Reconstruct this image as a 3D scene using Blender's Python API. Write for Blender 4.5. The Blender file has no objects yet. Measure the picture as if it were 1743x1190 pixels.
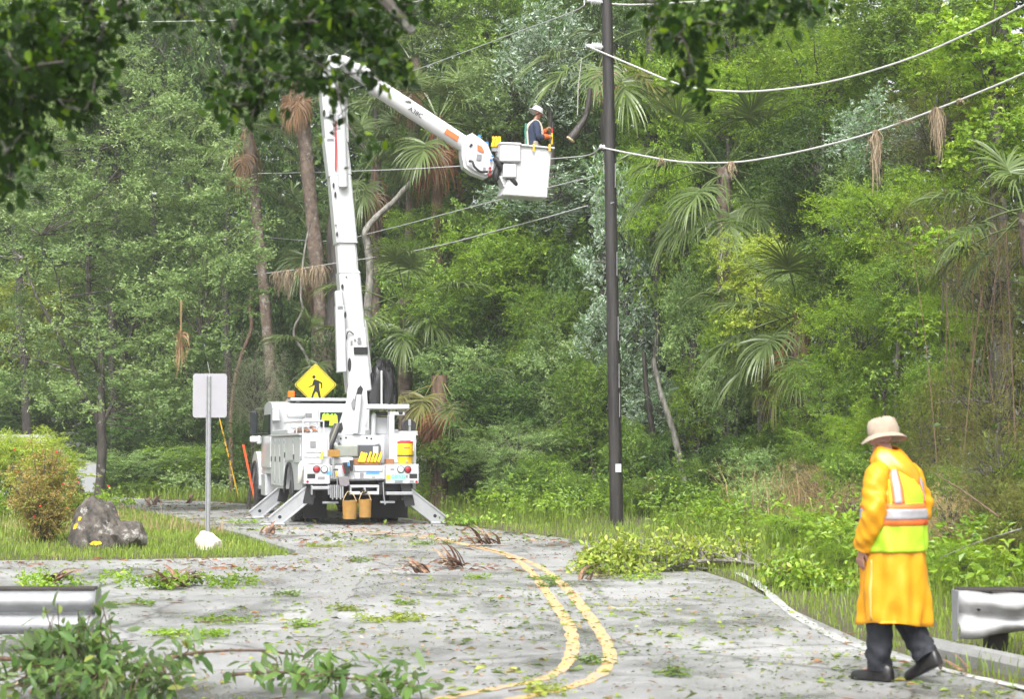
import bpy, bmesh, math, random
import numpy as np
from mathutils import Vector, Matrix, Euler
from mathutils.geometry import tessellate_polygon

scene = bpy.context.scene
col = scene.collection
R = math.radians
rng = np.random.default_rng(7)

# ------------------------------------------------------------------ camera
CAM_H = 1.6
FPX = 3389.0                      # focal length in photo pixels (70 mm on 36 mm, 1743 px wide)
PITCH = math.atan(169.0 / FPX)
cam_d = bpy.data.cameras.new("camera")
cam = bpy.data.objects.new("camera", cam_d)
col.objects.link(cam)
cam.location = (0, 0, CAM_H)
cam.rotation_euler = (R(90) + PITCH, 0, 0)
cam_d.lens = 70
cam_d.sensor_width = 36
cam_d.clip_end = 1000
cam_d.dof.use_dof = True
cam_d.dof.focus_distance = 40.0
cam_d.dof.aperture_fstop = 4.0
scene.camera = cam

# ------------------------------------------------------------------ sky, sun, exposure
SUN_EL, SUN_AZ = R(54), R(188)     # azimuth of the sun measured from +Y clockwise
world = bpy.data.worlds.new("World")
scene.world = world
world.use_nodes = True
nt = world.node_tree
nt.nodes.clear()
sky = nt.nodes.new("ShaderNodeTexSky")
sky.sky_type = 'NISHITA'
sky.sun_disc = False
sky.sun_elevation = SUN_EL
sky.sun_rotation = SUN_AZ
sky.air_density = 1.0
sky.dust_density = 6.0
sky.ozone_density = 1.0
hs = nt.nodes.new("ShaderNodeHueSaturation")
hs.inputs['Saturation'].default_value = 0.12     # an overcast sky is nearly grey
bg = nt.nodes.new("ShaderNodeBackground")
bg.inputs['Strength'].default_value = 0.15
wo = nt.nodes.new("ShaderNodeOutputWorld")
nt.links.new(sky.outputs[0], hs.inputs['Color'])
nt.links.new(hs.outputs[0], bg.inputs['Color'])
nt.links.new(bg.outputs[0], wo.inputs[0])

sun_d = bpy.data.lights.new("sun", 'SUN')
sun_d.energy = 1.5
sun_d.angle = R(25)
sun_d.color = (1.0, 0.98, 0.94)
sun = bpy.data.objects.new("sun", sun_d)
col.objects.link(sun)
sdir = Vector((math.sin(SUN_AZ) * math.cos(SUN_EL), math.cos(SUN_AZ) * math.cos(SUN_EL), math.sin(SUN_EL)))
sun.rotation_euler = sdir.to_track_quat('Z', 'Y').to_euler()

scene.view_settings.view_transform = 'Standard'
scene.view_settings.look = 'None'
scene.view_settings.gamma = 1
scene.view_settings.use_curve_mapping = False
scene.view_settings.exposure = 1.24
cy = scene.cycles
cy.max_bounces = 6
cy.diffuse_bounces = 3
cy.glossy_bounces = 3
cy.transmission_bounces = 4
cy.transparent_max_bounces = 6
cy.volume_bounces = 1
cy.use_denoising = True
cy.sample_clamp_indirect = 6

# ------------------------------------------------------------------ picture <-> place
_f = np.array([0, math.cos(PITCH), math.sin(PITCH)])
_u = np.array([0, -math.sin(PITCH), math.cos(PITCH)])
def ray(px, py):
    return _f + (px - 871.5) / FPX * np.array([1.0, 0, 0]) + (595 - py) / FPX * _u
def P(px, py, Y):
    """the point of the place at distance Y (metres along +Y) seen at a pixel of the photograph"""
    d = ray(px, py)
    return np.array([0, 0, CAM_H]) + d * (Y / d[1])
def G(px, py, z=0.0):
    """the ground point seen at a pixel"""
    d = ray(px, py)
    t = (z - CAM_H) / d[2]
    return np.array([0, 0, CAM_H]) + d * t
def ppm(Y):
    return FPX / Y

# ------------------------------------------------------------------ mesh building
def nrm(a):
    return a / np.maximum(np.linalg.norm(a, axis=-1, keepdims=True), 1e-9)

def mesh_np(name, V, F, tint=None, mats=(), midx=None, smooth=False):
    """V (n,3); F list of integer arrays (m,k) -> mesh"""
    V = np.asarray(V, np.float32)
    F = [np.asarray(f, np.int32) for f in F if len(f)]
    me = bpy.data.meshes.new(name)
    me.vertices.add(len(V))
    me.vertices.foreach_set('co', V.ravel())
    flat = np.concatenate([f.ravel() for f in F])
    sizes = np.concatenate([np.full(len(f), f.shape[1], np.int32) for f in F])
    me.loops.add(len(flat))
    me.loops.foreach_set('vertex_index', flat)
    me.polygons.add(len(sizes))
    starts = np.concatenate([[0], np.cumsum(sizes)[:-1]]).astype(np.int32)
    me.polygons.foreach_set('loop_start', starts)
    if midx is not None:
        me.polygons.foreach_set('material_index', np.asarray(midx, np.int32))
    me.polygons.foreach_set('use_smooth', np.full(len(sizes), bool(smooth)))
    me.update(calc_edges=True)
    if tint is not None:
        a = me.attributes.new('tint', 'FLOAT', 'FACE')
        a.data.foreach_set('value', np.asarray(tint, np.float32))
    for m in mats:
        me.materials.append(m)
    return me

class MB:
    """collects simple solids into one mesh"""
    def __init__(self):
        self.V, self.F, self.n, self.M = [], {}, 0, {}
    def add(self, V, F, m=0, mat=None):
        V = np.asarray(V, float).reshape(-1, 3)
        if mat is not None:
            mm = np.array(mat)
            V = V @ mm[:3, :3].T + mm[:3, 3]
        for f in F:
            k = len(f)
            self.F.setdefault(k, []).append([i + self.n for i in f])
            self.M.setdefault(k, []).append(m)
        self.V.append(V)
        self.n += len(V)
        return self
    def box(self, lo, hi, b=0.012, m=0, mat=None):
        """chamfered box"""
        lo, hi = np.array(lo, float), np.array(hi, float)
        b = min(b, 0.45 * min(hi - lo))
        if b <= 0.0005:
            V = [(x, y, z) for z in (lo[2], hi[2]) for y in (lo[1], hi[1]) for x in (lo[0], hi[0])]
            return self.add(V, [(0, 2, 3, 1), (4, 5, 7, 6), (0, 1, 5, 4), (2, 6, 7, 3), (0, 4, 6, 2), (1, 3, 7, 5)], m, mat)
        V, idx = [], {}
        for sx in (0, 1):
            for sy in (0, 1):
                for sz in (0, 1):
                    s = (sx, sy, sz)
                    corner = [hi[i] if s[i] else lo[i] for i in range(3)]
                    for a in range(3):
                        p = list(corner)
                        for i in range(3):
                            if i != a:
                                p[i] += -b if s[i] else b
                        idx[(s, a)] = len(V)
                        V.append(p)
        F = []
        def flip(s, a):
            s = list(s); s[a] = 1 - s[a]; return tuple(s)
        for a in range(3):
            o = [i for i in range(3) if i != a]
            for v in (0, 1):
                q = []
                for (p1, p2) in ((0, 0), (1, 0), (1, 1), (0, 1)):
                    s = [0, 0, 0]; s[a] = v; s[o[0]] = p1; s[o[1]] = p2
                    q.append(idx[(tuple(s), a)])
                F.append(q if (v == 1) == (a != 1) else q[::-1])
        for a in range(3):
            o = [i for i in range(3) if i != a]
            for v1 in (0, 1):
                for v2 in (0, 1):
                    s = [0, 0, 0]; s[o[0]] = v1; s[o[1]] = v2
                    s = tuple(s); t = flip(s, a)
                    q = [idx[(s, o[0])], idx[(t, o[0])], idx[(t, o[1])], idx[(s, o[1])]]
                    F.append(q)
        for s in ((x, y, z) for x in (0, 1) for y in (0, 1) for z in (0, 1)):
            F.append([idx[(s, 0)], idx[(s, 1)], idx[(s, 2)]])
        V = np.array(V)
        c = (lo + hi) / 2
        F2 = []
        for f in F:
            p = V[f]
            n = np.cross(p[1] - p[0], p[2] - p[0])
            F2.append(f if n @ (p.mean(0) - c) > 0 else f[::-1])
        return self.add(V, F2, m, mat)
    def tube(self, pts, rad, n=8, m=0, caps=True, mat=None, squash=1.0):
        V, F = tube_np(pts, rad, n, caps, squash)
        return self.add(V, F, m, mat)
    def cyl(self, a, b, r, n=16, m=0, r2=None, mat=None):
        return self.tube([a, b], [r, r if r2 is None else r2], n, m, True, mat)
    def lathe(self, prof, n=24, m=0, mat=None):
        """profile of (r,z) from bottom to top round z"""
        V, F = [], []
        th = np.linspace(0, 2 * math.pi, n, endpoint=False)
        for r, z in prof:
            for t in th:
                V.append((r * math.cos(t), r * math.sin(t), z))
        for i in range(len(prof) - 1):
            for j in range(n):
                k = (j + 1) % n
                F.append((i * n + j, i * n + k, (i + 1) * n + k, (i + 1) * n + j))
        F.append(tuple(range(n))[::-1])
        F.append(tuple((len(prof) - 1) * n + j for j in range(n)))
        return self.add(V, F, m, mat)
    def prism(self, poly, y0, y1, m=0, mat=None, axis='y'):
        """polygon in x,z pushed from y0 to y1"""
        n = len(poly)
        if axis == 'y':
            V = [(x, y0, z) for x, z in poly] + [(x, y1, z) for x, z in poly]
        elif axis == 'x':
            V = [(y0, x, z) for x, z in poly] + [(y1, x, z) for x, z in poly]
        else:
            V = [(x, z, y0) for x, z in poly] + [(x, z, y1) for x, z in poly]
        F = [tuple(range(n)), tuple(range(2 * n - 1, n - 1, -1))]
        for i in range(n):
            j = (i + 1) % n
            F.append((i, i + n, j + n, j))
        return self.add(V, F, m, mat)
    def mesh(self, name, mats, smooth=False, recalc=True, tint=None):
        V = np.concatenate(self.V)
        Fs, Ms = [], []
        big = []
        for k in sorted(self.F):
            Fs.append(np.array(self.F[k])); Ms += self.M[k]
        me = mesh_np(name, V, Fs, None, mats, Ms, smooth)
        if recalc:
            bm = bmesh.new(); bm.from_mesh(me)
            bmesh.ops.recalc_face_normals(bm, faces=bm.faces)
            bm.to_mesh(me); bm.free()
        if smooth:
            try:
                me.set_sharp_from_angle(angle=R(40))
            except Exception:
                pass
        return me
    def build(self, name, mats, parent=None, smooth=False, **k):
        if not isinstance(mats, (list, tuple)):
            mats = [mats]
        return put(name, self.mesh(name, mats, smooth), parent, **k)

def tube_np(pts, rad, n=8, caps=True, squash=1.0):
    pts = np.asarray(pts, float)
    k = len(pts)
    rad = np.broadcast_to(np.asarray(rad, float), (k,))
    tan = np.gradient(pts, axis=0)
    tan = nrm(tan)
    ref = np.array([0, 0, 1.0]) if abs(tan[0][2]) < 0.9 else np.array([1.0, 0, 0])
    V = []
    th = np.linspace(0, 2 * math.pi, n, endpoint=False)
    a = None
    for i in range(k):
        if a is None:
            a = np.cross(ref, tan[i])
        else:
            a = a - tan[i] * (a @ tan[i])
        a = a / (np.linalg.norm(a) + 1e-9)
        b = np.cross(tan[i], a)
        V.append(pts[i] + rad[i] * (np.cos(th)[:, None] * a + squash * np.sin(th)[:, None] * b))
    V = np.concatenate(V)
    F = []
    for i in range(k - 1):
        for j in range(n):
            q = (j + 1) % n
            F.append((i * n + j, i * n + q, (i + 1) * n + q, (i + 1) * n + j))
    if caps:
        F.append(tuple(range(n))[::-1])
        F.append(tuple((k - 1) * n + j for j in range(n)))
    return V, F

def put(name, data, parent=None, loc=(0, 0, 0), rot=(0, 0, 0), scale=(1, 1, 1), kind=None, mat=None):
    o = bpy.data.objects.new(name, data)
    col.objects.link(o)
    if parent is not None:
        o.parent = parent
    o.location = loc
    o.rotation_euler = rot
    o.scale = scale if hasattr(scale, '__len__') else (scale,) * 3
    if kind:
        o['kind'] = kind
    if mat is not None:
        o.material_slots[0].link = 'OBJECT'
        o.material_slots[0].material = mat
    return o
def tag(o, label, cat, group=None):
    o['label'] = label
    o['category'] = cat
    if group:
        o['group'] = group
    return o
def thing(name, label, cat, loc=(0, 0, 0), rz=0.0, group=None):
    o = bpy.data.objects.new(name, None)
    col.objects.link(o)
    o.location = loc
    o.rotation_euler = (0, 0, rz)
    o.empty_display_size = 0.2
    return tag(o, label, cat, group)
def text_obj(txt, size, mat, parent, loc, rot, ext=0.002, name='lettering'):
    c = bpy.data.curves.new(name, 'FONT')
    c.body = txt
    c.size = size
    c.extrude = ext
    c.align_x = 'CENTER'
    c.align_y = 'CENTER'
    c.resolution_u = 3
    tmp = bpy.data.objects.new('tmp', c)
    col.objects.link(tmp)
    dg = bpy.context.evaluated_depsgraph_get()
    me = bpy.data.meshes.new_from_object(tmp.evaluated_get(dg))
    bpy.data.objects.remove(tmp)
    me.materials.clear()
    me.materials.append(mat)
    return put(name, me, parent, loc, rot)
def smooth_line(pts, n=6):
    pts = np.asarray(pts, float)
    p = np.vstack([2 * pts[0] - pts[1], pts, 2 * pts[-1] - pts[-2]])
    out = []
    for i in range(1, len(p) - 2):
        for t in np.linspace(0, 1, n, endpoint=False):
            a, b, c, d = p[i - 1], p[i], p[i + 1], p[i + 2]
            out.append(0.5 * ((2 * b) + (c - a) * t + (2 * a - 5 * b + 4 * c - d) * t ** 2 + (-a + 3 * b - 3 * c + d) * t ** 3))
    out.append(p[-2])
    return np.array(out)

# ------------------------------------------------------------------ materials
def new_mat(name):
    m = bpy.data.materials.new(name)
    m.use_nodes = True
    n = m.node_tree
    n.nodes.clear()
    out = n.nodes.new('ShaderNodeOutputMaterial')
    return m, n, out
def N(n, t, **kw):
    x = n.nodes.new(t)
    for k, v in kw.items():
        if k in x.inputs.keys():
            x.inputs[k].default_value = v
        else:
            setattr(x, k, v)
    return x
def rgba(c):
    return (c[0], c[1], c[2], 1.0)
def paint(name, c, rough=0.4, var=0.06, scale=6.0, metal=0.0, bump=0.0, bscale=60.0, coat=0.0, dirt=0.0, dirtc=(0.25, 0.22, 0.17), spec=0.5):
    """a plain coloured surface with slight uneven wear"""
    m, n, out = new_mat(name)
    b = N(n, 'ShaderNodeBsdfPrincipled', Roughness=rough, Metallic=metal)
    b.inputs['Coat Weight'].default_value = coat
    b.inputs['Specular IOR Level'].default_value = spec
    tc = N(n, 'ShaderNodeTexCoord')
    no = N(n, 'ShaderNodeTexNoise', Scale=scale, Detail=5.0, Roughness=0.6)
    n.links.new(tc.outputs['Object'], no.inputs['Vector'])
    mr = N(n, 'ShaderNodeMapRange')
    mr.inputs[3].default_value = 1 - var * 2
    mr.inputs[4].default_value = 1 + var
    n.links.new(no.outputs[0], mr.inputs[0])
    mx = N(n, 'ShaderNodeMix', data_type='RGBA', blend_type='MULTIPLY')
    mx.inputs[0].default_value = 1
    mx.inputs[6].default_value = rgba(c)
    n.links.new(mr.outputs[0], mx.inputs[7])
    last = mx.outputs[2]
    if dirt > 0:
        n2 = N(n, 'ShaderNodeTexNoise', Scale=scale * 0.7, Detail=8.0, Roughness=0.7)
        n.links.new(tc.outputs['Object'], n2.inputs['Vector'])
        m2 = N(n, 'ShaderNodeMapRange')
        m2.inputs[1].default_value = 0.5
        m2.inputs[2].default_value = 0.75
        m2.inputs[4].default_value = dirt
        n.links.new(n2.outputs[0], m2.inputs[0])
        mx2 = N(n, 'ShaderNodeMix', data_type='RGBA')
        mx2.inputs[7].default_value = rgba(dirtc)
        n.links.new(m2.outputs[0], mx2.inputs[0])
        n.links.new(last, mx2.inputs[6])
        last = mx2.outputs[2]
    n.links.new(last, b.inputs['Base Color'])
    if bump > 0:
        nb = N(n, 'ShaderNodeTexNoise', Scale=bscale, Detail=4.0)
        n.links.new(tc.outputs['Object'], nb.inputs['Vector'])
        bp = N(n, 'ShaderNodeBump', Strength=bump, Distance=0.02)
        n.links.new(nb.outputs[0], bp.inputs['Height'])
        n.links.new(bp.outputs[0], b.inputs['Normal'])
    n.links.new(b.outputs[0], out.inputs[0])
    return m
def leaf_mat(name, c0, c1, rough=0.32, trans=0.32, back=None, c2=None, spec=0.30, objvar=0.25):
    """foliage: colour runs from c0 to c1 (and c2 at the last tenth) with the leaf's own tint; back = colour of the underside"""
    m, n, out = new_mat(name)
    at = N(n, 'ShaderNodeAttribute', attribute_name='tint')
    oi = N(n, 'ShaderNodeObjectInfo')
    rp = N(n, 'ShaderNodeValToRGB')
    e = rp.color_ramp.elements
    e[0].position = 0.0; e[0].color = rgba(c0)
    e[1].position = 0.85; e[1].color = rgba(c1)
    if c2 is not None:
        x = e.new(1.0); x.color = rgba(c2)
    n.links.new(at.outputs['Fac'], rp.inputs[0])
    mr = N(n, 'ShaderNodeMapRange')
    mr.inputs[3].default_value = 1 - objvar
    mr.inputs[4].default_value = 1 + objvar
    n.links.new(oi.outputs['Random'], mr.inputs[0])
    mx = N(n, 'ShaderNodeMix', data_type='RGBA', blend_type='MULTIPLY')
    mx.inputs[0].default_value = 1
    n.links.new(rp.outputs[0], mx.inputs[6])
    n.links.new(mr.outputs[0], mx.inputs[7])
    last = mx.outputs[2]
    if back is not None:
        ge = N(n, 'ShaderNodeNewGeometry')
        mb = N(n, 'ShaderNodeMix', data_type='RGBA')
        mb.inputs[7].default_value = rgba(back)
        n.links.new(ge.outputs['Backfacing'], mb.inputs[0])
        n.links.new(last, mb.inputs[6])
        last = mb.outputs[2]
    b = N(n, 'ShaderNodeBsdfPrincipled', Roughness=rough)
    b.inputs['Specular IOR Level'].default_value = spec
    n.links.new(last, b.inputs['Base Color'])
    t = N(n, 'ShaderNodeBsdfTranslucent')
    hv = N(n, 'ShaderNodeHueSaturation', Hue=0.485, Saturation=1.1, Value=1.25)
    n.links.new(last, hv.inputs['Color'])
    n.links.new(hv.outputs[0], t.inputs['Color'])
    ms = N(n, 'ShaderNodeMixShader')
    ms.inputs[0].default_value = trans
    n.links.new(b.outputs[0], ms.inputs[1])
    n.links.new(t.outputs[0], ms.inputs[2])
    n.links.new(ms.outputs[0], out.inputs[0])
    return m
def bark_mat(name, c0, c1, scale=9.0, zs=0.25, rough=0.75, bump=0.7, lichen=None):
    m, n, out = new_mat(name)
    tc = N(n, 'ShaderNodeTexCoord')
    mp = N(n, 'ShaderNodeMapping')
    mp.inputs['Scale'].default_value = (1, 1, zs)
    no = N(n, 'ShaderNodeTexNoise', Scale=scale, Detail=8.0, Roughness=0.65)
    n.links.new(tc.outputs['Object'], mp.inputs[0])
    n.links.new(mp.outputs[0], no.inputs['Vector'])
    rp = N(n, 'ShaderNodeValToRGB')
    rp.color_ramp.elements[0].position = 0.35; rp.color_ramp.elements[0].color = rgba(c0)
    rp.color_ramp.elements[1].position = 0.7; rp.color_ramp.elements[1].color = rgba(c1)
    n.links.new(no.outputs[0], rp.inputs[0])
    last = rp.outputs[0]
    if lichen is not None:
        n2 = N(n, 'ShaderNodeTexNoise', Scale=scale * 0.6, Detail=6.0, Roughness=0.7)
        n.links.new(tc.outputs['Object'], n2.inputs['Vector'])
        m2 = N(n, 'ShaderNodeMapRange')
        m2.inputs[1].default_value = 0.55; m2.inputs[2].default_value = 0.62
        n.links.new(n2.outputs[0], m2.inputs[0])
        mx = N(n, 'ShaderNodeMix', data_type='RGBA')
        mx.inputs[7].default_value = rgba(lichen)
        n.links.new(m2.outputs[0], mx.inputs[0]); n.links.new(last, mx.inputs[6])
        last = mx.outputs[2]
    b = N(n, 'ShaderNodeBsdfPrincipled', Roughness=rough)
    n.links.new(last, b.inputs['Base Color'])
    bp = N(n, 'ShaderNodeBump', Strength=bump, Distance=0.04)
    n.links.new(no.outputs[0], bp.inputs['Height'])
    n.links.new(bp.outputs[0], b.inputs['Normal'])
    n.links.new(b.outputs[0], out.inputs[0])
    return m

# foliage
LF = {
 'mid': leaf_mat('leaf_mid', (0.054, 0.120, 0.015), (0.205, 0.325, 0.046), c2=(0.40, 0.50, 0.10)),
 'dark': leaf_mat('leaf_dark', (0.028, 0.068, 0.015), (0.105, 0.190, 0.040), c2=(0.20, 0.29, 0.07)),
 'lime': leaf_mat('leaf_lime', (0.095, 0.190, 0.016), (0.280, 0.430, 0.046), c2=(0.50, 0.59, 0.11), trans=0.40),
 'yellow': leaf_mat('leaf_yellow', (0.16, 0.24, 0.028), (0.38, 0.46, 0.075), c2=(0.56, 0.56, 0.15), trans=0.38),
 'olive': leaf_mat('leaf_olive', (0.085, 0.105, 0.020), (0.210, 0.220, 0.052), c2=(0.34, 0.27, 0.09)),
 'silver': leaf_mat('leaf_silver', (0.060, 0.130, 0.040), (0.150, 0.260, 0.090), back=(0.50, 0.60, 0.48), trans=0.12),
 'oak': leaf_mat('leaf_oak', (0.120, 0.215, 0.065), (0.330, 0.460, 0.165), c2=(0.54, 0.63, 0.32)),
 'bluish': leaf_mat('leaf_bluish', (0.070, 0.166, 0.086), (0.148, 0.287, 0.148), c2=(0.260, 0.418, 0.209)),
 'red': leaf_mat('leaf_red', (0.22, 0.22, 0.055), (0.44, 0.32, 0.11), c2=(0.46, 0.20, 0.09)),
 'grey':   leaf_mat('leaf_grey',   (0.209, 0.244, 0.148), (0.418, 0.452, 0.295), c2=(0.522, 0.522, 0.348)),
 'straw':  leaf_mat('leaf_straw',  (0.209, 0.157, 0.078), (0.522, 0.401, 0.209), c2=(0.626, 0.522, 0.278)),
 'palm': leaf_mat('leaf_palm', (0.055, 0.090, 0.026), (0.145, 0.195, 0.065), c2=(0.27, 0.31, 0.14), rough=0.3, trans=0.25),
 'palmy': leaf_mat('leaf_palm_yellow', (0.11, 0.12, 0.035), (0.24, 0.23, 0.07), c2=(0.34, 0.27, 0.10), trans=0.3),
 'dead':   leaf_mat('leaf_dead',   (0.157, 0.092, 0.047), (0.383, 0.233, 0.128), c2=(0.557, 0.400, 0.239), trans=0.12),
 'rust':   leaf_mat('leaf_rust',   (0.160, 0.065, 0.032), (0.319, 0.145, 0.065), trans=0.12),
 'moss':   leaf_mat('moss',        (0.189, 0.145, 0.094), (0.406, 0.319, 0.217), trans=0.15, rough=0.8),
 'grass': leaf_mat('grass_blade', (0.110, 0.180, 0.026), (0.250, 0.340, 0.055), c2=(0.42, 0.42, 0.15), trans=0.36),
 'litter': leaf_mat('litter_leaf', (0.051, 0.080, 0.022), (0.232, 0.334, 0.058), c2=(0.377, 0.189, 0.087), trans=0.2),
 'near': leaf_mat('leaf_near', (0.009, 0.026, 0.004), (0.034, 0.082, 0.009), c2=(0.22, 0.36, 0.03), trans=0.5, rough=0.5, spec=0.2),  # dark tones carry the canopy's shade, the bright end the backlit leaves
 'bay': leaf_mat('leaf_bay', (0.060, 0.140, 0.030), (0.160, 0.265, 0.060), c2=(0.42, 0.46, 0.11), back=(0.22, 0.31, 0.14), trans=0.30),
}
BARK = bark_mat('bark_grey', (0.030, 0.026, 0.022), (0.115, 0.10, 0.085), lichen=(0.22, 0.22, 0.19))
BARKD = bark_mat('bark_dark_wet', (0.016, 0.013, 0.011), (0.060, 0.050, 0.042), rough=0.5)
BARKP = bark_mat('bark_palm', (0.055, 0.038, 0.028), (0.19, 0.14, 0.105), scale=7, zs=0.9, lichen=(0.22, 0.2, 0.17))
BARKW = bark_mat('bark_pale', (0.06, 0.055, 0.045), (0.30, 0.285, 0.25), scale=8, zs=0.5)
BARKB = bark_mat('bark_brown', (0.06, 0.035, 0.022), (0.22, 0.14, 0.09), scale=14, zs=0.2)
WHITE = paint('white_enamel', (0.46, 0.47, 0.49), rough=0.28, var=0.03, coat=0.3, dirt=0.28, dirtc=(0.45, 0.43, 0.38))
WHITEC = paint('white_clean', (0.50, 0.51, 0.52), rough=0.3, var=0.02, coat=0.25)
FIBRE = paint('white_fibreglass', (0.55, 0.55, 0.56), rough=0.4, var=0.02)
ALU = paint('dull_aluminium', (0.46, 0.47, 0.49), rough=0.42, var=0.08, metal=0.7, dirt=0.2)
STEEL = paint('galvanised_steel', (0.33, 0.34, 0.35), rough=0.6, var=0.18, metal=0.4, scale=12, dirt=0.3, dirtc=(0.2, 0.19, 0.17))
BLACK = paint('black_rubber', (0.018, 0.018, 0.019), rough=0.6, var=0.2)
DARK = paint('dark_steel', (0.03, 0.03, 0.032), rough=0.5, var=0.2, metal=0.3)
TYRE = paint('tyre_rubber', (0.022, 0.022, 0.022), rough=0.75, var=0.3, bump=0.4, dirt=0.5, dirtc=(0.09, 0.08, 0.07))
# ------------------------------------------------------------------ ground and road
ROAD = [(4.0, -10), (3.75, 11), (3.35, 13.2), (2.92, 16.6), (2.78, 20), (2.7, 24), (2.2, 29), (1.2, 34.8), (0, 38.5), (-1.4, 42),
        (-3.0, 48), (-5.5, 54), (-9.5, 61), (-15, 68), (-24, 76), (-34, 82),
        (-38, 74), (-24, 64.5), (-15, 57.2), (-9.9, 52), (-7.87, 46.7), (-6.28, 40.8), (-4.9, 36.6), (-3.3, 30.9), (-3.32, 30.2),
        (-3.9, 29.4), (-6, 28.7), (-12, 28.2), (-40, 28), (-40, -10)]
ROADA = np.array(ROAD)
def in_road(x, y):
    x = np.asarray(x, float); y = np.asarray(y, float)
    c = np.zeros(x.shape, bool)
    n = len(ROADA)
    j = n - 1
    for i in range(n):
        xi, yi = ROADA[i]; xj, yj = ROADA[j]
        hit = ((yi > y) != (yj > y)) & (x < (xj - xi) * (y - yi) / (yj - yi + 1e-12) + xi)
        c ^= hit
        j = i
    return c
def road_dist(x, y):
    x = np.asarray(x, float); y = np.asarray(y, float)
    best = np.full(x.shape, 1e9)
    n = len(ROADA)
    for i in range(n):
        a, b = ROADA[i], ROADA[(i + 1) % n]
        d = b - a
        t = np.clip(((x - a[0]) * d[0] + (y - a[1]) * d[1]) / (d @ d), 0, 1)
        best = np.minimum(best, np.hypot(x - a[0] - t * d[0], y - a[1] - t * d[1]))
    return best
def wob(x, y, s=0.0):
    return (np.sin(x * 0.9 + s) * np.cos(y * 0.7 - s * 2) + 0.5 * np.sin(x * 2.3 + y * 1.7 + s * 3) + 0.3 * np.sin(x * 4.1 - y * 3.3 + s)) / 1.8
def gz(x, y):
    x = np.asarray(x, float); y = np.asarray(y, float)
    d = np.where(in_road(x, y), -0.2, road_dist(x, y))
    up = np.clip(d / 6.0, 0, 1)
    h = -0.035 + np.clip(d / 0.5, 0, 1) * 0.045 + up * up * 0.25 + wob(x, y) * 0.05 * np.clip(d / 2, 0, 1)
    return np.where(d < 0, -0.05, h)

gx = np.concatenate([np.linspace(-320, -30, 16)[:-1], np.linspace(-30, 20, 161), np.linspace(20, 320, 16)[1:]])
gy = np.concatenate([np.linspace(-120, 8, 12)[:-1], np.linspace(8, 84, 241), np.linspace(84, 420, 18)[1:]])
GX, GY = np.meshgrid(gx, gy)
GZ = gz(GX, GY)
V = np.stack([GX.ravel(), GY.ravel(), GZ.ravel()], 1)
nx, ny = len(gx), len(gy)
i0 = (np.arange(ny - 1)[:, None] * nx + np.arange(nx - 1)[None, :]).ravel()
Fg = np.stack([i0, i0 + 1, i0 + 1 + nx, i0 + nx], 1)
def ground_mat():
    m, n, out = new_mat('verge_soil')
    tc = N(n, 'ShaderNodeTexCoord')
    a = N(n, 'ShaderNodeTexNoise', Scale=0.7, Detail=8.0, Roughness=0.65)
    b2 = N(n, 'ShaderNodeTexNoise', Scale=14.0, Detail=6.0, Roughness=0.7)
    n.links.new(tc.outputs['Object'], a.inputs['Vector']); n.links.new(tc.outputs['Object'], b2.inputs['Vector'])
    rp = N(n, 'ShaderNodeValToRGB')
    e = rp.color_ramp.elements
    e[0].position = 0.3; e[0].color = (0.045, 0.060, 0.018, 1)
    e[1].position = 0.7; e[1].color = (0.100, 0.125, 0.035, 1)
    x = e.new(0.5); x.color = (0.075, 0.062, 0.036, 1)
    mx = N(n, 'ShaderNodeMix'); mx.inputs[0].default_value = 0.55
    n.links.new(a.outputs[0], mx.inputs[2]); n.links.new(b2.outputs[0], mx.inputs[3])
    n.links.new(mx.outputs[0], rp.inputs[0])
    b = N(n, 'ShaderNodeBsdfPrincipled', Roughness=0.85)
    n.links.new(rp.outputs[0], b.inputs['Base Color'])
    bp = N(n, 'ShaderNodeBump', Strength=0.8, Distance=0.05)
    n.links.new(b2.outputs[0], bp.inputs['Height']); n.links.new(bp.outputs[0], b.inputs['Normal'])
    n.links.new(b.outputs[0], out.inputs[0])
    return m
put('ground', mesh_np('ground', V, [Fg], None, [ground_mat()], None, True), kind='structure')

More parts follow.
